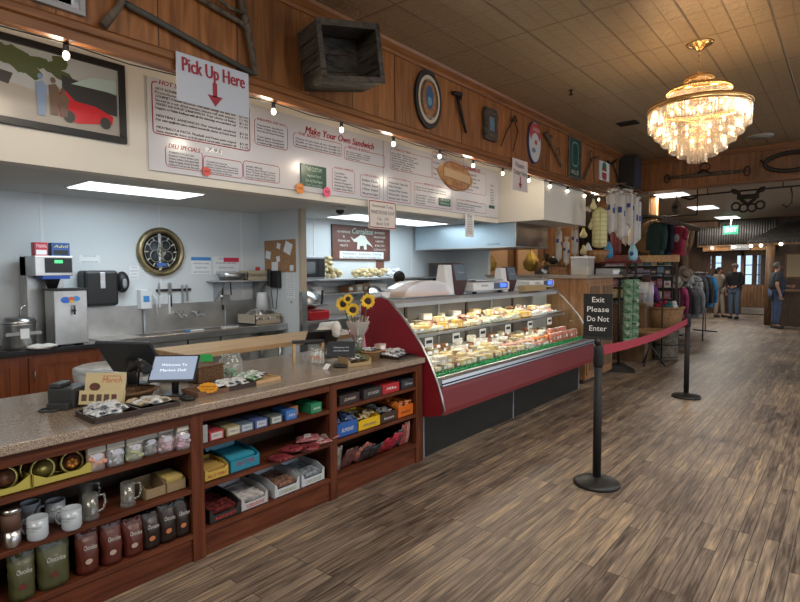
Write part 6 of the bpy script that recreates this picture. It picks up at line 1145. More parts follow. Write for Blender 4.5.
for i, (y, l) in enumerate(((3.95, 'nearest'), (5.35, 'middle'), (6.7, 'farthest'))):
    t = thing('plastic_tray', l+' pale blue plastic tray tilted on the glass shelf front', 'tray', (-3.02, y, 1.017)); B().cb((0, 0, .022), (.12, .5, .006), MX.Rotation(-.3, 4, 'Y')).build('tray', K('pale_tray', (.5, .62, .7), .3), t)  # tilted plates whose pale blue colour stands in for reflected light
# things on top of the case
def TP(x, y, X=-3.3): q = at(x, y, 'x', X); return V((X, q.y, 1.337))
t = thing('acrylic_dome', 'clear acrylic dome over pastries on top of the case', 'cover', (-3.3, 4.3, 1.337)); m = B(); m.T = MX.Rotation(0, 4, 'Z'); q = [(.42*cos(a), .165*sin(a)) for a in [pi*k/16 for k in range(17)]]
vs = [(d_, y, z) for d_ in (-.13, .13) for y, z in q]; m.add(vs, [(i, i+1, 18+i, 17+i) for i in range(16)]+[list(range(17)), list(range(17, 34))], [True]*16+[False]*2); m.build('dome', 'plastic', t); B().box(-.13, .13, -.43, .43, 0, .012).build('tray', alum, t); B().box(-.11, .11, -.36, .36, .012, .05).build('pastries', K('pastry', (.5, .25, .12), .6, var=.6, vs=20), t, bev=.01)
def ptower(lab, y, s=1.):
    t = thing('pos_tower', lab, 'till screen', (-3.28, y, 1.337)); B().prism([(-.09*s, 0), (.09*s, 0), (.05*s, .32*s), (-.03*s, .32*s)], 'y', -.16*s, -.03*s).build('white_stand', wplas, t, bev=.006); T = MX.Rotation(R(0), 4, 'Z'); B().prism([(-.02, .0), (.05*s, .0), (.1*s, .15*s), (.06*s, .335*s), (-.02, .335*s)], 'y', -.03*s, .2*s).build('screen_housing', K('reddark', (.08, .04, .045), .4), t, bev=.004)
    B().prism([(.1*s, .16*s), (.104*s, .16*s), (.066*s, .325*s), (.062*s, .325*s)], 'y', -.02*s, .19*s).build('screen', K('slate_screen', (.12, .17, .22), .3), t); B().text('Welcome', .035*s, MX.Translation((.09*s, .085*s, .24*s)) @ MX.Rotation(R(-13), 4, 'Y') @ FX((.002, 0, 0)), .12*s).build('screen_text', K('screen_txt3', (.5, .55, .6), .5), t); B().prism([(0, .06), (.03, .1), (0, .14), (-.03, .1)], 'y', -.165*s, -.16*s).build('blue_mark', K('pale_blue', (.3, .45, .65), .4), t)
ptower('white till stand with dark screen, nearer one on case top', 4.78); ptower('white till stand with dark screen, farther one between the scales', 5.95, .9)
def scale(lab, y, w_=.9):
    t = thing('deli_scale', lab, 'scale', (-3.27, y, 1.337)); B().box(-.16, .15, -w_/2, w_/2, .03, .13).build('body', wplas, t, bev=.02); B().box(-.15, .13, -w_*.4, w_*.35, .14, .155).build('platter', steel, t, bev=.004); B().box(.15, .153, .02, w_*.42, .05, .12).build('display', K('lcd_dark', (.05, .08, .15), .3), t); B().box(.153, .155, w_*.2, w_*.38, .065, .11).build('blue_lcd', K('blue_lcd', (.02, .05, .5), .4, emit=(.05, .12, 1), es=2), t)
    for a in (-1, 1): B().cyl((.08, a*w_*.35, 0), (.08, a*w_*.35, .03), .025).build('foot', black, t)
    B().text('BIZERBA', .03, FX((.152, -.2*w_/.9, .09)), .14).build('lettering', inkg, t)
scale('white deli scale with blue display, nearer of the two', 5.42, .8); scale('white deli scale with blue display, farther one near brown box', 6.72, .72)
t = thing('brown_carton', 'flat open brown cardboard box on top of the case', 'box', (-3.17, 6.35, 1.337)); B().box(-.05, .05, -.3, .28, 0, .07).build('box', kraftl, t, bev=.002)
bpy.data.objects['brown_carton'].location.x = -3.08
t = thing('drink_can_stand', 'white napkin block on the case top left of the dome', 'box', (-3.4, 3.85, 1.337)); bpy.data.objects['drink_can_stand'].name = 'napkin_block'; B().box(-.05, .05, -.06, .06, 0, .06).build('block', wplas, t, bev=.004)

# ================= STANCHIONS =================
def stanchion(x, y, lab, mt=black, rz=0):
    t = thing('stanchion', lab, 'barrier post', (x, y, 0), rz, 'black barrier posts'); B().lathe([(.165, 0), (.165, .018), (.15, .03), (.06, .05), (.035, .06)], n=40).build('base', K('black_rubber', (.012, .013, .014), .45), t); B().cyl((0, 0, .055), (0, 0, .9), .03, n=20).build('pole', K('matte_black', (.006, .006, .007), .7), t)
    B().lathe([(.03, .88), (.037, .9), (.037, 1.0), (.034, 1.03), (.02, 1.05)], n=20).build('belt_head', 'matte_black', t); return t
stanchion(-1.415, 3.996, 'nearer black barrier post carrying the exit only sign'); stanchion(-1.541, 7.454, 'farther black barrier post at the end of red belt')
t = thing('post_sign', 'black sign reading exit please do not enter on post', 'sign', (-1.42, 3.99, 1.052), R(14)); B().box(-.1, .1, -.012, .012, .06, .37).build('panel', K('matte_black', (.006, .006, .007), .7), t, bev=.002)
m = B().box(-.105, .105, -.018, .018, .035, .06); m.cyl((0, 0, 0), (0, 0, .04), .025); m.build('bracket', black, t)
m = B()
for k, s in enumerate(('Exit', 'Please', 'Do Not', 'Enter')): m.text(s, .056, FY((0, -.0125, .325-k*.07)), (.085, .15, .15, .12)[k], ext=.001)
o2 = m.build('lettering', K('sign_letter', (.75, .75, .75), .5), t); so = o2.modifiers.new('thick', 'SOLIDIFY'); so.thickness = .002; so.offset = 0
m = B(); vs = []; N_ = 20
for i in range(N_+1):
    u = i/N_; x = -1.418-.12*u; y = 4.03+3.39*u; z = 1.0-.045*u-.18*u*(1-u)
    for dx, dz in ((-.001, -.036), (.001, -.036), (.001, .036), (-.001, .036)): vs.append((x+dx, y, z+dz))
fs = [(4*i+a, 4*i+(a+1) % 4, 4*i+4+(a+1) % 4, 4*i+4+a) for i in range(N_) for a in range(4)]; m.add(vs, fs)
one('barrier_belt', 'red fabric belt stretched between the two black posts', 'barrier belt', m, K('red_belt', (.3, .013, .035), .6))
# ================= STORE END =================
honey = M['honey']
t = thing('wooden_cabinet', 'honey wood panelled cabinet just beyond the deli case', 'cabinet', (-3.1, 8.0, 0)); B().box(-.28, .3, -.6, .5, .06, 1.475).build('body', honey, t, bev=.004); B().box(-.26, .27, -.58, .48, 0, .06).build('plinth', 'dkwood', t)
for y0, y1 in ((-.56, -.06), (-.03, .47)): d = B().box(.3, .312, y0, y1, .12, 1.42).build('door', honey, t, bev=.003); B().box(.312, .32, y0+.06, y1-.06, .18, 1.36).build('door_panel', 'log', d, bev=.004)
one('cabinet_top', 'dark edged worktop on the honey wood cabinet', 'worktop', B().box(-.3, .34, -.64, .9, 0, .035), K('ledge_top', (.3, .25, .2), .35), (-3.1, 8.0, 1.476))
# bottle rack
YQ = 8.95; a = at(548, 284, 'y', YQ); b_ = at(584, 284, 'y', YQ)
t = thing('bottle_rack', 'dark wire rack holding two rows of small bottles', 'rack', (a.x, YQ, 0))
for z in (1.06, 1.28): B().box(0, b_.x-a.x, -.05, .1, z-.012, z).build('rack_shelf', gplas, t)
for x in (0, (b_.x-a.x)/2, b_.x-a.x): B().box(x-.01, x+.01, .08, .1, 0, 1.45).build('upright', black, t)
bot = thing('sauce_bottle', 'x', 'bottle', (a.x+.04, YQ, 1.281), 0, 'small bottles in the wire rack'); B().lathe([(.028, 0), (.03, .01), (.03, .09), (.012, .13), (.012, .15)], n=12).build('bottle_body', K('bottle_brown', (.08, .06, .02), .2), bot); B().lathe([(.014, .15), (.014, .17), (0, .172)], n=10).build('cap', K('cap_gold', (.5, .42, .2), .4), bot); B().lathe([(.0305, .02), (.0305, .08)], n=12, caps=False).build('label', K('bottle_label', (.5, .48, .38), .6), bot)
nb = 9
for r in range(2):
    for k in range(nb):
        l = 'small labelled bottle, %s from left in the %s rack row' % (ORD[k], ('upper', 'lower')[r]); loc = (a.x+.04+k*(b_.x-a.x-.08)/(nb-1), YQ, (1.281, 1.061)[r])
        if r == 0 and k == 0: bot['label'] = l
        else: dup(bot, loc, None, l)
p = at(564, 277, 'z', 1.516); t = thing('can_opener', 'black and white folding gadget on the ledge above bottle rack', 'gadget', (-4.25, 9.1, 1.516)); B().cb((0, 0, .06), (.3, .04, .05), MX.Rotation(-.6, 4, 'Y')).build('arm', black, t); B().cb((.05, 0, .06), (.1, .045, .05), MX.Rotation(.6, 4, 'Y')).build('head', wplas, t)
# wood wall uprights behind the hood with warm lamps
for i, px_ in enumerate((476, 511, 541, 556)):
    q = at(px_, 250, 'y', 11.5); t = thing('wooden_post', ('leftmost', 'second', 'third', 'rightmost')[i]+' upright wooden post on the back wall below the hood', 'post', (q.x, 11.53, 0)); B().box(-.07, .07, -.05, .05, 0, 2.9).build('post', 'log', t)
for i, px_ in enumerate((494, 526)):
    q = at(px_, 255, 'y', 11.4); t = thing('wall_panel', ('left', 'right')[i]+' pale plaster panel between the wooden posts', 'panel', (q.x, 11.55, 0)); B().box(-.28, .28, 0, .03, 1.2, 2.6).build('panel', K('plaster', (.55, .4, .28), .7), t)
def gourd(px_, py_, lab):
    q = at(px_, py_, 'y', 10.3); t = thing('gourd_lamp', lab, 'gourd', (q.x, 10.3, q.z)); m = B(); m.lathe([(.02, .28), (.04, .22), (.09, .16), (.15, .08), (.17, 0), (.13, -.12), (.05, -.17), (0, -.175)], n=20); m.build('gourd', K('gourd_yellow', (.38, .28, .05), .5, var=.35, vs=30, bump=.8, bs=30), t); B().cyl((0, 0, .25), (0, 0, 2.9-q.z), .006).build('string', 'rustic2', t)
gourd(489, 264, 'yellow gourd hanging at left beneath the range hood'); gourd(531, 263, 'yellow gourd hanging at right beneath the range hood')
q = at(543, 262, 'y', 10.2); t = thing('wooden_barrel', 'small wooden barrel on the counter beyond the hood', 'barrel', (q.x, 10.2, 1.35)); B().lathe([(.13, 0), (.17, .2), (.13, .42)], n=18).build('staves', 'log', t); B().lathe([(.16, .1), (.165, .13)], n=18, caps=False).build('hoop', iron, t)
one('store_counter', 'wooden counter carrying barrel and picture beyond the ledge', 'counter', B().box(-2.2, 1.2, -.35, .35, 0, 1.349), 'log', (-5.2, 10.3, 0))
q = at(558, 266, 'y', 10.1); t = thing('framed_picture', 'wood framed map like picture leaning beyond the ledge', 'picture', (q.x, 10.1, 1.35)); B().box(-.22, .22, 0, .03, 0, .34).build('frame', 'log', t); B().box(-.18, .18, -.004, 0, .04, .3).build('print', K('map_print', (.4, .2, .1), .6, var=.6, vs=20), t)
q = at(553, 253, 'y', 10.1); t = thing('rooster_figure', 'black and orange rooster figure above the framed picture', 'figurine', (q.x, 10.1, 1.69)); B().sph((0, 0, .09), (.11, .07, .08), 12, 8).build('body', black, t); B().sph((.1, 0, .17), (.045, .04, .06), 10, 8).build('head', K('rooster_orange', (.5, .22, .04), .6), t); B().sph((-.12, 0, .15), (.05, .03, .09), 10, 8).build('tail', black, t)
t = thing('hanging_rack', 'thin wooden rack beneath the frieze from which the salamis hang', 'rack', (-3.6, 10.0, 2.965))
for x in (.1, .3, .5, .7): B().cyl((x, -.9, .01), (x, 1.0, .01), .008, n=6).build('rod', 'rustic2', t)
for y in (-.8, .9): B().box(.0, .75, y-.012, y+.012, .018, .04).build('cross_bar', 'rustic2', t)
# hanging salamis: paper tubes
paperm = K('salami_paper', (.62, .6, .58), .6, bump=.4, bs=25, var=.1); navy = K('navy_print', (.03, .07, .25), .5)
def salami(px_, y0_, y1_, Y, lab, r=.05, mt=paperm, top=True):
    q = at(px_, y0_, 'y', Y); q2 = at(px_, y1_, 'y', Y); h = q.z-q2.z; t = thing('hanging_salami', lab, 'salami', (q.x, Y, q.z), random.uniform(-.4, .4), 'wrapped salamis hanging under the frieze'); m = B(); m.lathe([(.006, -h), (.02, -h+.03), (r*.85, -h+.06), (r, -h+.09), (r*.97, -h*.5), (r, -.06), (r*.7, -.03), (.012, -.02)], n=14); m.build('casing', mt, t)
    if mt is paperm: B().lathe([(.012, -.03), (r*.9, .05), (r*.5, .06), (0, .02)], n=9).build('paper_frill', mt, t); B().box(-r*.5, r*.45, -r*1.03, -r*.9, -h*.42, -h*.3).build('navy_print', navy, t); B().box(r*.9, r*1.03, -r*.4, r*.5, -h*.5, -h*.38).build('navy_print', navy, t)
    B().cyl((0, 0, -.02), (0, 0, max(.1, 2.96-q.z)), .004, n=5).build('string', 'rustic2', t)
for i, (x, y0_, y1_, Y) in enumerate(((610.5, 192, 235, 9.8), (616, 191, 234, 10.0), (621, 193, 240, 10.0), (625, 192, 238, 10.3), (630, 193, 228, 10.3), (634, 196, 246, 10.6), (637.5, 200, 243, 10.8), (632, 215, 248, 10.9), (626, 210, 246, 10.9))):
    salami(x, y0_, y1_, Y, '%s of the long white paper wrapped salamis from the left' % ORD[i], .07)
for i, (x, y0_, y1_) in enumerate(((559, 229, 262), (566.5, 240, 266), (575, 228, 257))): salami(x, y0_, y1_, 9.6, ('leftmost', 'middle', 'rightmost')[i]+' paper wrapped salami hanging just right of the range hood', .055)
drs = K('dark_red_salami', (.16, .03, .03), .6)
for i, (x, y0_, y1_) in enumerate(((614, 232, 258), (618, 232, 256))): salami(x, y0_, y1_, 10.4, ('left', 'right')[i]+' dark red salami hanging below the white paper ones', .06, drs)
def provolone(px_, py0, py1, Y, r, lab, nrib=4, mt=None, cat='cheese'):
    q = at(px_, py0, 'y', Y); q2 = at(px_, py1, 'y', Y); h = q.z-q2.z; t = thing('hanging_cheese', lab, cat, (q.x, Y, q.z)); mt = mt or K('provolone', (.68, .64, .33), .45)
    prof_ = [(.015, 0), (r*.55, -h*.04), (r*.95, -h*.12)]
    if h > .45: prof_ += [(r, -h*.2), (r*1.0, -h*.9), (r*.85, -h*.97), (r*.3, -h)]
    else: prof_ = [(.015, 0), (r*.35, -h*.1), (r*.45, -h*.3), (r*.9, -h*.6), (r, -h*.75), (r*.7, -h*.95), (0, -h)]
    B().lathe(prof_, n=20).build('cheese', mt, t)
    if h > .45:
        for k in range(nrib*2): z = -h*(.15+.75*k/(nrib*2-1)); B().tube([(1.02*r*cos(a), 1.02*r*sin(a), z) for a in [j*pi/8 for j in range(17)]], .006, 5).build('cord', K('cord_tan', (.5, .46, .22), .8), t)
        for k in range(4): a = k*pi/2+.4; B().cyl((1.02*r*cos(a), 1.02*r*sin(a), -h*.1), (1.02*r*cos(a), 1.02*r*sin(a), -h*.95), .006).build('cord', 'cord_tan', t)
    B().cyl((0, 0, 0), (0, 0, 2.97-q.z), .005, n=5).build('string', 'rustic2', t)
provolone(600, 207, 248, 9.3, .115, 'big pale yellow roped cheese hanging under the frieze'); provolone(593.5, 199, 210, 9.25, .06, 'small pear shaped cheese left above the big roped cheese'); provolone(592.5, 218, 230, 9.3, .07, 'small pear cheese hanging at left of the big cheese')
provolone(602, 200, 209, 9.5, .11, 'round brown smoked cheese behind the top of big cheese', mt=K('smoked', (.28, .12, .04), .5)); provolone(583.5, 228, 238, 9.8, .07, 'small pear cheese hanging between salami and big cheese'); provolone(583.5, 245, 255, 9.8, .065, 'lower small pear cheese above the plastic box')
q = at(597, 254, 'y', 9.35); t = thing('wooden_round', 'brown round wooden piece below the big hanging cheese', 'wood block', (q.x, 9.35, q.z)); B().lathe([(.02, -.15), (.12, -.13), (.17, 0), (.17, .06), (.0, .07)], n=20).build('bowl', 'honey', t); B().cyl((0, .1, 0), (0, .1, 2.96-q.z), .004, n=5).build('string', 'rustic2', t)
for i, (x, y, c, l) in enumerate(((588, 251, wplas, 'white cone shaped pennant with blue mark by the cheeses'), (608.5, 250, K('balloon_blue', (.05, .3, .6), .4), 'blue and orange toy bottle hanging below the salamis'), (633, 252, K('surf_blue', (.3, .6, .75), .3), 'pale blue oval float hanging behind the salamis'))):
    q = at(x, y, 'y', 9.9); t = thing('hanging_ornament', l, 'ornament', (q.x, 9.9, q.z)); B().lathe([(.05, -.15), (.08, -.1), (.075, .02), (.03, .12), (.015, .15)], n=14).build('body', c, t); B().sph((0, -.07, -.03), (.035, .02, .04), 8, 6).build('mark', navy if i != 1 else M['rooster_orange'], t); B().cyl((0, 0, .14), (0, 0, 2.98-q.z), .003, n=5).build('string', 'rustic2', t)
# items on the cabinet top
t = thing('plastic_bin', 'clear lidded plastic bin of tan snacks on wooden cabinet', 'bin', (-3.22, 8.35, 1.512)); B().box(-.13, .13, -.14, .14, 0, .26).build('bin_body', 'plastic', t, bev=.01); B().box(-.14, .14, -.15, .15, .26, .29).build('lid', wplas, t, bev=.006); B().box(-.1, .1, -.1, .1, .01, .13).build('snacks', pcol['tan'], t)
t = thing('counter_display', 'long pale display box with white strip on cabinet end', 'display', (-2.95, 8.7, 1.512)); B().box(-.12, .14, -.2, .15, 0, .1).build('box', gplas, t, bev=.004); B().box(.14, .145, -.18, .13, .015, .075).build('strip', 'paper_white', t)
# red awning and card display
q = at(619, 259, 'y', 10.2); t = thing('red_awning', 'dark red shelf canopy over the small goods display', 'awning', (q.x, 10.2, q.z)); B().prism([(-.3, -.08), (.3, -.08), (.3, -.05), (0, .07), (-.3, -.05)], 'x', -.34, .32).build('canopy', K('awning_red', (.14, .015, .015), .6), t); B().box(-.32, -.3, -.02, .02, -1.9 if False else -q.z+.0, -.08).build('post', black, t); B().box(.28, .3, -.02, .02, -q.z, -.08).build('post', black, t)
q = at(651, 259, 'y', 11.2); t = thing('wood_banner', 'long plain tan wooden board above the merchandise wall', 'board', (q.x, 11.2, q.z)); B().box(-.5, .5, -.02, .02, -.06, .07).build('board', 'butcher', t); 
for x in (-.45, .45): B().box(x-.02, x+.02, .02, .05, -q.z, .05).build('post', 'dkwood', t)
x0 = at(604, 280, 'y', 11.3).x; x1 = at(672, 280, 'y', 11.3).x
t = thing('gift_display', 'tall dark pegboard stand of gift cards and magnets', 'display stand', ((x0+x1)/2, 11.35, 0)); hw = (x1-x0)/2; B().box(-hw, hw, 0, .04, 0, 1.85).build('board', black, t); 
for z in (.9, 1.12, 1.34, 1.56, 1.76): B().box(-hw, hw, -.06, 0, z-.1, z-.09).build('ledge', steel, t)
gc = [(.5, .5, .52), (.12, .2, .35), (.45, .38, .3), (.3, .1, .12), (.15, .25, .2), (.5, .45, .2), (.25, .22, .3), (.05, .05, .06)]; gm = [K('gift_%d' % i, c, .5, var=.4, vs=12) for i, c in enumerate(gc)]
rn = random.Random(6); k_ = 0
for r, z in enumerate((.9, 1.12, 1.34, 1.56, 1.76)):
    for c in range(10):
        x = (x0+x1)/2-hw+.08+c*(2*hw-.16)/9; gi = rn.randrange(8); t = thing('gift_card', '%s gift packet, %s from left on %s pegboard row' % (('pale grey', 'blue', 'tan', 'dark red', 'green', 'yellow', 'violet', 'black')[gi], ORD[c], ('lowest', 'second lowest', 'middle', 'second highest', 'top')[r]), 'gift', (x, 11.3, z-.089), 0, 'gift packets on the pegboard'); h = rn.uniform(.11, .17); B().box(-.055, .055, -.012, .012, 0, h).build('card', gm[gi], t); B().box(-.035, .035, -.014, -.012, h*.3, h*.7).build('picture', gm[(gi+3) % 8], t)
# spinner rack with snack packets
t = thing('spinner_rack', 'black wire spinner rack on a square base', 'rack', (-2.8, 8.8, 0), .3); B().prism([(-.24, 0), (.24, 0), (.2, .02), (.05, .1), (-.05, .1), (-.2, .02)], 'y', -.2, .2).build('base', black, t); B().cyl((0, 0, .1), (0, 0, 1.52), .02).build('pole', black, t)
for a in (0, 1, 2): B().box(-.01, .01, -.24, .24, .5+.001*a, .52).build('arm', black, t)
for z in (1.5, 1.1, .75): B().cb((0, 0, z), (.5, .02, .02)).build('arm', black, t)
B().cb((0, 0, 1.53), (.22, .03, .06)).build('header', black, t)
sg = K('snack_green', (.38, .45, .3), .4, var=.35, vs=25); sg2 = K('snack_green_dark', (.12, .22, .13), .4, var=.6, vs=25)
for col, (dx, dy, rz, m_) in enumerate(((-.17, -.1, R(-100), sg), (.12, -.02, R(-60), sg2), (.24, .12, R(-20), sg2))):
    for r in range(8):
        z = 1.36-r*.13; t = thing('snack_packet', '%s snack packet, %s from top in the %s column of spinner' % (('pale green', 'dark green', 'green')[col], ORD[r], ('left', 'middle', 'right')[col]), 'snack packet', (-2.8+dx*cos(.3)-dy*sin(.3), 8.8+dx*sin(.3)+dy*cos(.3), z-.06), rz, 'snack packets on the spinner'); m = B(); m.T = MX.Rotation(R(90), 4, 'Z'); m.pouch(.15, .14, .07, col*10+r, cen=True, wr=.35, nu=6, nv=6); m.build('wrapper', m_, t); B().cb((.034, 0, .07), (.004, .05, .035)).build('label', gm[2], t)
# baskets, barrel, crates
def bigbasket(x, y, z, r, h, lab, m='wicker', fill=()):
    t = thing('wicker_basket', lab, 'basket', (x, y, z)); B().lathe([(r*.82, 0), (r, h), (r-.03, h), (r*.78, .03), (0, .03)], n=24).build('bowl', m, t); B().lathe([(r, h-.03), (r+.02, h-.015), (r+.02, h+.01), (r-.03, h+.01)], n=24, caps=False).build('rim', m, t); return t
t = thing('metal_barrel', 'galvanised metal barrel carrying the big wicker basket', 'barrel', (-2.5, 10.42, 0)); B().lathe([(.2, 0), (.205, .03), (.2, .05), (.2, .5), (.205, .52), (.19, .56), (0, .56)], n=28).build('drum', K('galvanised', (.12, .105, .085), .75, .2, var=.5, vs=12, bump=.4), t)
for z in (.04, .26, .5): B().lathe([(.2, z), (.21, z+.01), (.2, z+.02)], n=28, caps=False).build('hoop', iron, t)
bigbasket(-2.52, 10.42, .565, .3, .36, 'big round tan wicker basket on the metal barrel')
for i, (dx, dy, c) in enumerate(((-.1, 0, (.3, .02, .05)), (.06, -.06, (.03, .12, .12)), (.1, .08, (.6, .6, .6)), (-.04, .12, (.45, .03, .08)), (-.15, .1, (.03, .05, .04)))): t = thing('stuffed_toy', ('dark red', 'dark teal', 'white', 'bright red', 'black green')[i]+' soft toy heaped in the big basket', 'soft toy', (-2.52+dx, 10.42+dy, .87)); B().sph((0, 0, .06), (.09, .08, .07), 10, 8).build('body', K('toy%d' % i, c, .9), t); B().sph((.03, -.03, .13), (.045, .045, .04), 8, 6).build('head', 'toy%d' % i, t)
t = thing('tripod_basket', 'woven basket on wooden tripod legs behind the red belt', 'basket stand', (-2.52, 9.55, 0))
for k in range(3): a = k*2.1+.3; B().cyl((.22*cos(a), .22*sin(a), .0), (-.12*cos(a), -.12*sin(a), .52), .012).build('leg', black, t)
B().lathe([(.1, .42), (.3, .56), (.31, .6), (.28, .6), (.08, .45), (0, .45)], n=24).build('bowl', 'wicker', t)
t = thing('display_plinth', 'brown wooden plinth between the spinner and the barrel', 'plinth', (-2.95, 10.15, 0)); B().box(-.3, .25, -.3, .3, 0, .95).build('body', 'log', t, bev=.004); B().box(-.32, .27, -.32, .32, .95, .98).build('top', 'log', t)
t = thing('woven_box', 'small square woven box tilted beside the hanging bags', 'box', (-2.8, 10.0, .985)); B().box(-.12, .12, -.12, .1, 0, .2).build('box', 'wicker', t, bev=.01); B().box(-.125, .125, -.125, .105, .18, .2).build('rim', 'wickerd', t)
for i in range(4): q = at(633+i*5, 296, 'y', 9.9); t = thing('hanging_bag', ('leftmost', 'second', 'third', 'rightmost')[i]+' clear grey gift bag hanging behind the spinner rack', 'bag', (q.x, 9.9, q.z-.18), 0, 'clear bags behind the spinner'); m = B(); m.T = I4; m.pouch(.17, .42, .1, 70+i, cen=True, wr=.3, nu=5, nv=6); m.build('film', 'film', t); B().sph((0, 0, .14), (.05, .03, .08), 8, 6).build('contents', gm[(i*3) % 8], t); B().cyl((0, 0, .42), (0, 0, .56), .003, n=5).build('hook', iron, t)
q = at(641, 283, 'y', 9.9); t = thing('hanging_rail', 'thin dark rail from which the clear bags hang', 'rail', (q.x, 9.9, q.z+.17)); B().cyl((-.35, 0, 0), (.35, 0, 0), .01).build('rod', iron, t); B().cyl((-.35, 0, 0), (-.35, 0, -q.z-.17), .012).build('post', iron, t); B().cyl((.35, 0, 0), (.35, 0, -q.z-.17), .012).build('post', iron, t)
# hat rack and clothes
t = thing('hat_rack', 'black upright hat stand behind the far barrier post', 'hat stand', (-2.72, 12.3, 0)); B().cyl((0, 0, 0), (0, 0, 1.75), .02).build('pole', black, t); B().lathe([(.25, 0), (.24, .02), (0, .04)], n=20).build('base', black, t)
hatc = [(.35, .35, .33), (.22, .21, .17), (.42, .42, .4), (.15, .13, .11), (.3, .28, .25), (.08, .08, .08), (.4, .38, .35), (.2, .15, .12)]
for i in range(8):
    a = i*pi/4; z = 1.36+(i % 2)*.14; t = thing('brimmed_hat', ('pale', 'olive', 'cream', 'brown', 'tan', 'black', 'beige', 'russet')[i]+' brimmed hat hung on the hat stand', 'hat', (-2.72+.17*cos(a), 12.3+.17*sin(a), z), a, 'hats on the stand'); T = MX.Rotation(R(70), 4, 'Y'); B().cyl((-.17, 0, .02), (0, 0, .02), .006).build('peg', black, t); mt = K('hat%d' % i, hatc[i], .8, bump=.3); B().lathe([(.155, .01), (.14, .0), (.09, .01), (.09, .02), (.14, .01)], n=24, T=T @ MX.Diagonal((1.1, .85, 1, 1)), caps=False).build('brim', mt, t); B().lathe([(.09, .01), (.08, .08), (.045, .1), (0, .095)], n=18, T=T).build('crown', mt, t)
def garment(name, lab, cat, p, w_, h, col, rz=0, sleeve=True, long=False, d=.12, group=None, var=.2):
    t = thing(name, lab, cat, p, rz, group); mt = K('cl%02x%02x%02x' % tuple(int(255*c) for c in col), col, .85, var=var, vs=10)
    m = B(); q = [(-w_*.42, 0), (w_*.42, 0), (w_*.45, h*.7), (w_*.5, h*.93), (w_*.15, h), (0, h*.96), (-w_*.15, h), (-w_*.5, h*.93), (-w_*.45, h*.7)]; m.prism(q, 'y', -d/2, d/2); m.build('body', mt, t, bev=.03)
    if sleeve:
        for s in (-1, 1): B().tube([(s*w_*.44, 0, h*.88), (s*w_*.6, -.02, h*.6), (s*w_*.58, -.04, h*(.15 if long else .55))], [d*.55, d*.45, d*.4], 8).build('sleeve', mt, t)
    B().tube([(-w_*.3, 0, h*.93), (0, 0, h+.05), (w_*.3, 0, h*.93)], .008, 6).build('hanger', iron, t); B().tube([(0, 0, h+.04), (0, 0, h+.09), (.02, 0, h+.12), (.04, 0, h+.09)], .005, 5).build('hook', iron, t); return t
for i, (px_, py0, py1, c, l, Y) in enumerate(((657, 222, 255, (.015, .045, .045), 'dark green hooded sweatshirt hanging high at left', 12.6), (664, 223, 256, (.012, .02, .035), 'black navy sweatshirt hanging beside the dark green one', 12.8), (669, 226, 252, (.01, .012, .02), 'black sweatshirt farthest right of the dark ones', 13.1), (678.5, 226, 256, (.28, .02, .05), 'dark red printed T-shirt hanging under the awning', 12.8))):
    q = at(px_, py1, 'y', Y); q2 = at(px_, py0, 'y', Y); t = garment('hanging_shirt', l, 'shirt', (q.x, Y, q.z), .36 if i < 3 else .3, q2.z-q.z, c, -.5, True, i < 3)
    if i == 3: B().disc(.07, .09, FY((0, -.062, (q2.z-q.z)*.6))).build('printed_emblem', gm[0], t)
q = at(660, 219, 'y', 12.8); t = thing('clothes_rail', 'dark rail holding the hanging sweatshirts under the awning', 'rail', (q.x, 12.9, q.z+.05)); B().cyl((-.6, 0, 0), (.7, 0, 0), .015).build('rod', iron, t)
for x in (-.6, .7): B().cyl((x, 0, 0), (x, 0, 3.32-q.z-.05), .012).build('hanger_rod', iron, t)
t = thing('clothes_rack', 'floor rack of jackets by the entrance aisle', 'clothes rack', (-3.08, 15.0, 0), R(70)); B().cyl((-.75, 0, 1.5), (.75, 0, 1.5), .015).build('rail', steel, t)
for x in (-.72, .72): B().cyl((x, 0, 0), (x, 0, 1.5), .015).build('upright', steel, t); B().box(x-.02, x+.02, -.3, .3, 0, .03).build('foot', black, t)
jc = [((.02, .2, .45), 'bright blue'), ((.03, .03, .035), 'black'), ((.06, .07, .08), 'charcoal'), ((.25, .28, .3), 'pale grey'), ((.12, .12, .13), 'dark grey'), ((.02, .03, .06), 'navy'), ((.3, .32, .35), 'light grey printed')]
for i, (c, n_) in enumerate(jc):
    u = .62-i*.2; x = -3.08+u*cos(R(70)); y = 15.0+u*sin(R(70)); garment('hanging_jacket', n_+' jacket hanging on the floor rack by the aisle', 'jacket', (x, y, .62), .5, .82, c, R(-10), True, True, .1, 'jackets on the floor rack', .4)
jd = [((.02, .02, .025), 'black'), ((.3, .03, .12), 'magenta'), ((.05, .05, .06), 'charcoal'), ((.2, .22, .25), 'grey striped')]
for i, (c, n_) in enumerate(jd): q = at(668+i*7, 318, 'y', 13.2); garment('hanging_jacket', n_+' garment hanging low near the hat stand', 'garment', (q.x, 13.2+.1*i, .5), .42, .72, c, -.3, True, True, .1, None, .4)
t = thing('garment_bar', 'low rail carrying the garments near the hat stand', 'rail', (at(678, 300, 'y', 13.35).x, 13.35, 0), .15); B().cyl((-.5, 0, 1.33), (.5, 0, 1.33), .012).build('rod', iron, t); B().cyl((-.5, 0, 0), (-.5, 0, 1.33), .012).build('post', iron, t); B().cyl((.5, 0, 0), (.5, 0, 1.33), .012).build('post', iron, t)
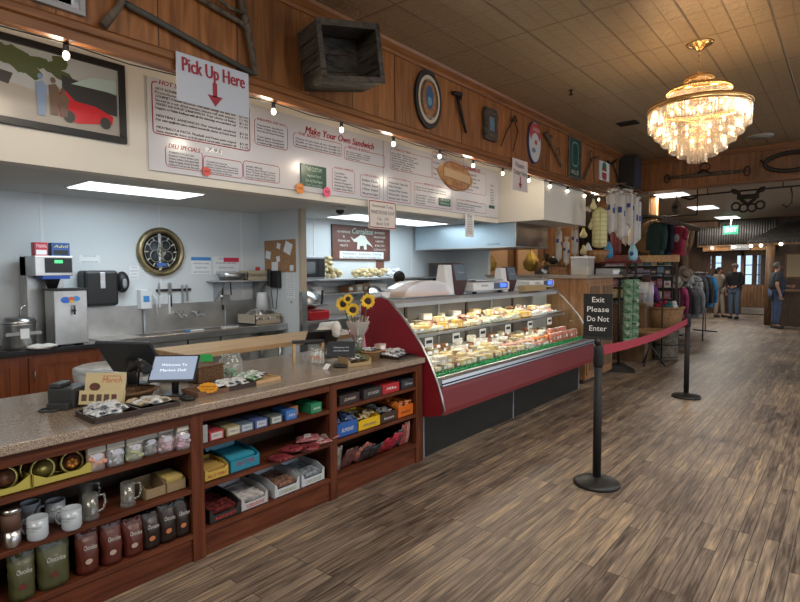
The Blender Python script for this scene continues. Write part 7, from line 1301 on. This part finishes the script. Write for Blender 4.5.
# awning over clothes, tree post
t = thing('corrugated_awning', 'dark corrugated awning sloping over the hanging clothes', 'awning', (-3.3, 13.0, 2.62)); m = B(); cor = K('rusted_metal', (.11, .085, .065), .6, .5, var=.4, vs=6)
for k in range(34): y = -1.2+k*.1; m.tube([(-.9, y, .38), (.35, y, -.0)], .03, 6)
m.build('metal_sheet', cor, t); B().box(.3, .36, -1.2, 2.2, -.09, -.0).build('front_edge', 'dkwood', t)
q = at(696, 300, 'z', 0); t = thing('tree_trunk_post', 'rough tree trunk post with forked top by the entrance', 'post', (-3.55, 16.6, 0)); B().box(-1.2, .8, -.08, .08, 2.7, 2.85).build('lintel', 'log', t); B().tube([(0, 0, 0), (.03, 0, 1.2), (-.02, 0, 2.1), (.02, 0, 2.7)], [.13, .1, .1, .11], 10).build('trunk', 'log', t); B().tube([(-.02, 0, 2.1), (-.18, 0, 2.5), (-.22, 0, 2.75)], [.07, .06, .06], 8).build('branch', 'log', t); B().tube([(0, 0, 1.9), (.16, 0, 2.3), (.2, 0, 2.7)], [.06, .05, .045], 8).build('branch', 'log', t)
# porch roof near entrance
def cr(name, lab, x0, x1, y, ztop, zbot, dy, sl=0, n=30):
    t = thing(name, lab, 'roof', (x0, y, zbot)); m = B()
    for k in range(n+1): u = k/n; x = (x1-x0)*u; topx = x if not sl else max(x, sl) ; m.tube([(x, -dy, 0), (x if not sl else x+max(0, sl*(1-u)), 0, (ztop-zbot))], (x1-x0)/n*.42, 6)
    m.build('metal_sheet', K('zinc_sheet', (.09, .085, .08), .6, .4, var=.3, vs=5), t); B().box(0, x1-x0, -dy-.03, -dy+.03, -.08, -.02).build('edge_beam', 'log', t); return t
cr('porch_roof', 'grey corrugated metal porch roof at the right of the entrance', -2.3, 1.8, 20.3, 2.98, 2.33, 1.9, .75, 44)
cr('wall_cladding', 'dark corrugated cladding above the entrance doors', -4.3, -2.0, YE-.12, 3.25, 2.45, .12, 0, 30)
for i, x in enumerate((-1.75, 1.0)): t = thing('log_post', ('log post carrying the porch roof beside the standing man', 'log post at the far right of the porch roof')[i], 'post', (x, 18.45, 0)); B().cyl((0, 0, 0), (0, 0, 2.25), .12, .11).build('post', 'log', t)
sb_ = [(712, 248, 'leftmost small bulb above the entrance doors'), (733, 247, 'second small bulb above the entrance doors'), (751, 246, 'small bulb at left corner of the porch roof'), (761, 245.5, 'second small bulb under the porch roof edge'), (781, 244, 'rightmost small bulb beside the porch log post')]
for x, y, l in sb_:
    Y = 18.35 if x > 740 else YE-.35; q = at(x, y, 'y', Y); t = thing('string_bulb', l, 'light bulb', q); B().cyl((0, 0, .03), (0, 0, .1), .02).build('socket', black, t); B().sph((0, 0, 0), .045, 10, 6).build('bulb', 'string_bulb_glow', t)
t = thing('notice_board', 'pale framed notice on the wall behind the man', 'notice', (at(797, 271, 'y', 19.5).x, 19.5, 1.3)); B().box(-.3, .4, 0, .04, 0, .75).build('frame', 'log', t); B().box(-.25, .35, -.005, 0, .05, .7).build('paper', K('old_paper', (.4, .3, .18), .7), t); B().box(-.3, .4, .0, .06, -1.3, 0).build('backing', 'dkwood', t)
t = thing('host_desk', 'dark wooden desk behind the man at the right edge', 'desk', (at(805, 300, 'y', 18.6).x, 18.6, 0)); B().box(-.75, .8, -.3, .3, 0, .95).build('body', 'dkwood', t); B().box(-.8, .85, -.35, .35, .95, 1.0).build('top', 'log', t)
t = thing('door_sign', 'small pale sign on the beam above the entrance doors', 'sign', (at(740, 251, 'y', YE-.3).x, YE-.3, 2.24)); B().box(-.28, .28, 0, .03, 0, .18).build('panel', gplas, t); B().text('OPEN DAILY'[:0] or 'THANK YOU', .09, FY((0, -.002, .09)), .42).build('lettering', M['paper_white'], t)
# round mounted hat/drum above merchandise
q = at(650, 237, 'y', 13.2); t = thing('straw_hat', 'wide straw hat with red band displayed over the merchandise', 'hat', (q.x, 13.2, q.z), -.3); T = MX.Rotation(R(75), 4, 'X'); B().lathe([(.4, 0), (.38, .02), (.14, .03)], n=28, T=T).build('brim', K('straw', (.3, .2, .1), .8), t); B().lathe([(.14, .03), (.12, .14), (0, .15)], n=20, T=T).build('crown', 'straw', t); B().lathe([(.145, .03), (.14, .07)], n=20, T=T, caps=False).build('band', M['red_paint'], t); B().cyl((0, 0, 0), (0, .0, 3.32-q.z), .008, n=6).build('wire', iron, t)
q = at(653, 240, 'y', 13.8); t = thing('wooden_post', 'square wooden post among the merchandise left of sweatshirts', 'post', (q.x, 13.8, 0)); B().box(-.08, .08, -.08, .08, 0, 3.3).build('post', 'honey', t)
point('warm_store_lamp', (-4.6, 10.2, 2.5), 14, WARM, .1); point('warm_store_lamp', (-3.3, 12.9, 2.3), 5, WARM, .1); point('warm_store_lamp', (-6.2, 10.6, 2.3), 12, WARM, .1)
# ================= PEOPLE =================
skin = K('skin', (.42, .22, .15), .55); denim = K('denim', (.05, .08, .15), .85, var=.3, vs=10)
def skinned(name, m, parent, pts, edges, rad, root=0, sub=2, solid=None):
    me = bpy.data.meshes.new(name); me.from_pydata([tuple(p) for p in pts], edges, []); me.materials.append(m if not isinstance(m, str) else M[m]); o = bpy.data.objects.new(name, me); S.collection.objects.link(o); o.parent = parent
    md = o.modifiers.new('skin', 'SKIN'); md.use_smooth_shade = True; sv = me.skin_vertices
    if not sv: return o
    for i, v in enumerate(sv[0].data): r = rad[i]; v.radius = (r, r) if not isinstance(r, tuple) else r; v.use_root = (i == root)
    sb = o.modifiers.new('sub', 'SUBSURF'); sb.levels = sub-1; sb.render_levels = sub-1 if sub > 1 else 1; return o
def ensure_skin(o): pass
def human(label, loc, rz, H, top, bot, hair, J, shoe=(.02, .018, .016), longhair=False, sleeve='long', lower='trousers', half=False, cap=None, fat=1.):
    """front is local +y; J overrides joint places (fractions of height)"""
    t = thing('person', label, 'person', loc, rz); s = H/1.75
    P = dict(pelvis=(0, 0, .95), waist=(0, .0, 1.1), chest=(0, .01, 1.3), neckb=(0, -.005, 1.47), neck=(0, .01, 1.53), head=(0, .02, 1.62), crown=(0, .01, 1.7),
             hipL=(-.09, 0, .92), kneeL=(-.1, .02, .5), ankL=(-.1, -.01, .09), toeL=(-.11, .13, .03), hipR=(.09, 0, .92), kneeR=(.1, .02, .5), ankR=(.1, -.01, .09), toeR=(.11, .13, .03),
             shL=(-.17, -.005, 1.42), elL=(-.23, -.02, 1.13), wrL=(-.24, .08, .88), haL=(-.24, .11, .80), shR=(.17, -.005, 1.42), elR=(.23, -.02, 1.13), wrR=(.24, .08, .88), haR=(.24, .11, .80))
    P.update(J); P = {k: V(v)*s for k, v in P.items()}
    ch = lambda L, R_: ([P[k] for k in L], [(a, b) for a, b in R_])
    names = ['pelvis', 'waist', 'chest', 'neckb', 'neck', 'head', 'crown', 'hipL', 'kneeL', 'ankL', 'toeL', 'hipR', 'kneeR', 'ankR', 'toeR', 'shL', 'elL', 'wrL', 'haL', 'shR', 'elR', 'wrR', 'haR']
    rad = [.12, .115, .13, .06, .05, (.075, .09), (.055, .065), .085, .055, .038, .03, .085, .055, .038, .03, .055, .042, .028, .03, .055, .042, .028, .03]
    E_ = ['pelvis-waist', 'waist-chest', 'chest-neckb', 'neckb-neck', 'neck-head', 'head-crown', 'pelvis-hipL', 'hipL-kneeL', 'kneeL-ankL', 'ankL-toeL', 'pelvis-hipR', 'hipR-kneeR', 'kneeR-ankR', 'ankR-toeR', 'chest-shL', 'shL-elL', 'elL-wrL', 'wrL-haL', 'chest-shR', 'shR-elR', 'elR-wrR', 'wrR-haR']
    def sub(keep, ed, rr, name, m, root=0):
        ix = {n: i for i, n in enumerate(keep)}; return skinned(name, m, t, [P[n] for n in keep], [(ix[a.split('-')[0]], ix[a.split('-')[1]]) for a in ed], [(tuple(q*s for q in r) if isinstance(r, tuple) else r*s) for r in rr], root)
    sub(names, E_, rad, 'body', skin)
    # fingers
    for sd in 'LR':
        h = P['ha'+sd]; d = (h-P['wr'+sd]).normalized(); side = d.cross(V((1, 0, 0))).normalized(); m = B()
        for k in range(4): b0 = h+side*(k-1.5)*.018*s; m.tube([b0, b0+d*(.04-.004*abs(k-1))*s+V((0, .005, 0)), b0+d*(.07-.006*abs(k-1.3))*s+V((0, .018, 0))*s], [.009*s, .008*s, .006*s], 6)
        m.tube([h-d*.02*s+side*.025*s, h+side*.045*s+d*.01*s, h+side*.05*s+d*.04*s], [.01*s, .009*s, .007*s], 6); m.build('fingers', skin, t)
    if not half:
        sub(['pelvis', 'waistb', 'hipL', 'kneeL', 'ankL', 'hipR', 'kneeR', 'ankR'] if False else ['pelvis', 'hipL', 'kneeL', 'ankL', 'hipR', 'kneeR', 'ankR'], ['pelvis-hipL', 'hipL-kneeL', 'kneeL-ankL', 'pelvis-hipR', 'hipR-kneeR', 'kneeR-ankR'], [.115*fat, .1*fat, .08, .07, .1*fat, .08, .07], 'trousers', bot)
        for sd in 'LR': a = P['ank'+sd]; q = P['toe'+sd]-a; q.z = 0; q.normalize(); ang = math.atan2(q.y, q.x); T = MX.Rotation(ang, 4, 'Z'); m = B(); m.T = MX.Translation((a.x, a.y, 0)) @ T; m.sph((.05*s, 0, .035*s), (.135*s, .048*s, .045*s), 14, 8, fn=lambda p: V((p.x, p.y, max(p.z, -.035*s)))); m.build('shoe', K('shoe%d' % int(shoe[0]*1000), shoe, .6), t)
    tn = ['chest', 'waist', 'pelvis', 'neckb', 'shL', 'elL', 'shR', 'elR']+(['wrL', 'wrR'] if sleeve == 'long' else []); te = ['chest-waist', 'waist-pelvis', 'chest-neckb', 'chest-shL', 'shL-elL', 'chest-shR', 'shR-elR']+(['elL-wrL', 'elR-wrR'] if sleeve == 'long' else [])
    if sleeve != 'long': P['elL'] = P['shL'].lerp(P['elL'], .8); P['elR'] = P['shR'].lerp(P['elR'], .8)
    sub(tn, te, ([.165*fat, .16*fat*fat, .155*fat, .08, .085, .07, .085, .07, .052, .052])[:len(tn)], 'shirt', top)
    # face and hair
    hd = P['head']; f = K('lips', (.3, .09, .08), .5); m = B(); m.tube([hd+V((0, .085, .015))*s, hd+V((0, .108, -.02))*s, hd+V((0, .088, -.028))*s], [.008*s, .013*s, .008*s], 8); m.build('nose', skin, t)
    for sx in (-1, 1): B().sph(hd+V((sx*.03, .082, .015))*s, .011*s, 8, 6).build('eye', K('eye_dark', (.04, .03, .025), .3), t); B().sph(hd+V((sx*.082, .0, -.005))*s, (.012*s, .02*s, .03*s), 8, 6).build('ear', skin, t)
    B().sph(hd+V((0, .085, -.05))*s, (.024*s, .008*s, .007*s), 10, 6).build('mouth', f, t)
    hm = K('hair%02d%02d' % (int(hair[0]*99), int(hair[2]*99)), hair, .8, bump=.6, bs=60)
    def hf(p): return V((p.x, min(p.y, .055*s) if p.z < .05*s else p.y, p.z))
    B().sph(hd+V((0, -.012, .03))*s, (.092*s, .1*s, .098*s), 16, 10, fn=hf).build('hair', hm, t)
    if longhair: B().tube([hd+V((0, -.05, .05))*s, hd+V((0, -.09, -.06))*s, hd+V((0, -.1, -.2))*s, hd+V((0, -.09, -.3))*s], [.08*s, .085*s, .08*s, .03*s], 12).build('long_hair', hm, t)
    if cap: B().lathe([(.098*s, 0), (.098*s, .03*s), (.085*s, .075*s), (0, .1*s)], n=18, c=hd+V((0, -.005, .035))*s).build('cap_crown', cap, t); B().sph(hd+V((0, .09, .045))*s, (.07*s, .06*s, .01*s), 12, 6).build('cap_brim', cap, t)
    return t
tee = K('dark_tee', (.035, .042, .05), .9); bk_sw = K('black_sweater', (.012, .012, .014), .9); sweat = K('oatmeal', (.28, .24, .2), .9); kh = K('beige_trousers', (.36, .31, .25), .9)
human('man in dark grey T-shirt and jeans standing at right, facing right', (-1.52, 17.55, 0), R(-68), 1.78, tee, denim, (.1, .09, .085), dict(elR=(.24, -.06, 1.14), wrR=(.24, .02, .9), haR=(.24, .04, .82), elL=(-.2, .12, 1.16), wrL=(-.14, .3, 1.1), haL=(-.12, .37, 1.1), waist=(0, .03, 1.1)), sleeve='short', fat=1.22)
human('woman in oatmeal sweatshirt and pale trousers with long dark hair', (-3.36, 20.6, 0), R(-120), 1.66, sweat, kh, (.015, .01, .008), dict(kneeL=(-.09, .08, .5), ankL=(-.1, .12, .09), toeL=(-.1, .26, .03)), longhair=True)
human('man in black sweater, blue jeans and cap beside the woman', (-2.86, 20.3, 0), R(160), 1.76, bk_sw, K('blue_jeans', (.09, .14, .22), .85), (.06, .045, .035), dict(elL=(-.25, .02, 1.14), wrL=(-.12, .16, 1.02), haL=(-.06, .19, 1.02), elR=(.25, .02, 1.14), wrR=(.12, .16, 1.02), haR=(.06, .19, 1.0)), cap=K('cap_brown', (.16, .12, .09), .9), fat=1.15)
q = at(648, 315, 'y', 11.0); human('shopper in purple jacket bending at the merchandise, seen from behind', (q.x-.02, 10.86, 0), R(10), 1.58, K('purple_jacket', (.12, .025, .16), .8), black, (.05, .03, .025), dict(chest=(0, .1, 1.28), neckb=(0, .16, 1.42), neck=(0, .19, 1.47), head=(0, .23, 1.53), crown=(0, .25, 1.6), shL=(-.17, .13, 1.37), shR=(.17, .13, 1.37), elL=(-.22, .2, 1.12), elR=(.22, .2, 1.12), wrL=(-.15, .36, 1.1), wrR=(.15, .36, 1.1), haL=(-.13, .43, 1.12), haR=(.13, .43, 1.12)))
q = at(400, 277, 'x', -4.6); human('employee in dark shirt with dark hair working behind the case', (-5.0, at(400, 277, 'x', -5.0).y, 0), R(60), 1.62, K('staff_shirt', (.03, .035, .05), .9), black, (.02, .013, .01), dict(head=(0, .05, 1.6), elL=(-.22, .1, 1.15), wrL=(-.14, .3, 1.05), haL=(-.12, .36, 1.04), elR=(.22, .1, 1.15), wrR=(.14, .3, 1.05), haR=(.12, .36, 1.04)))
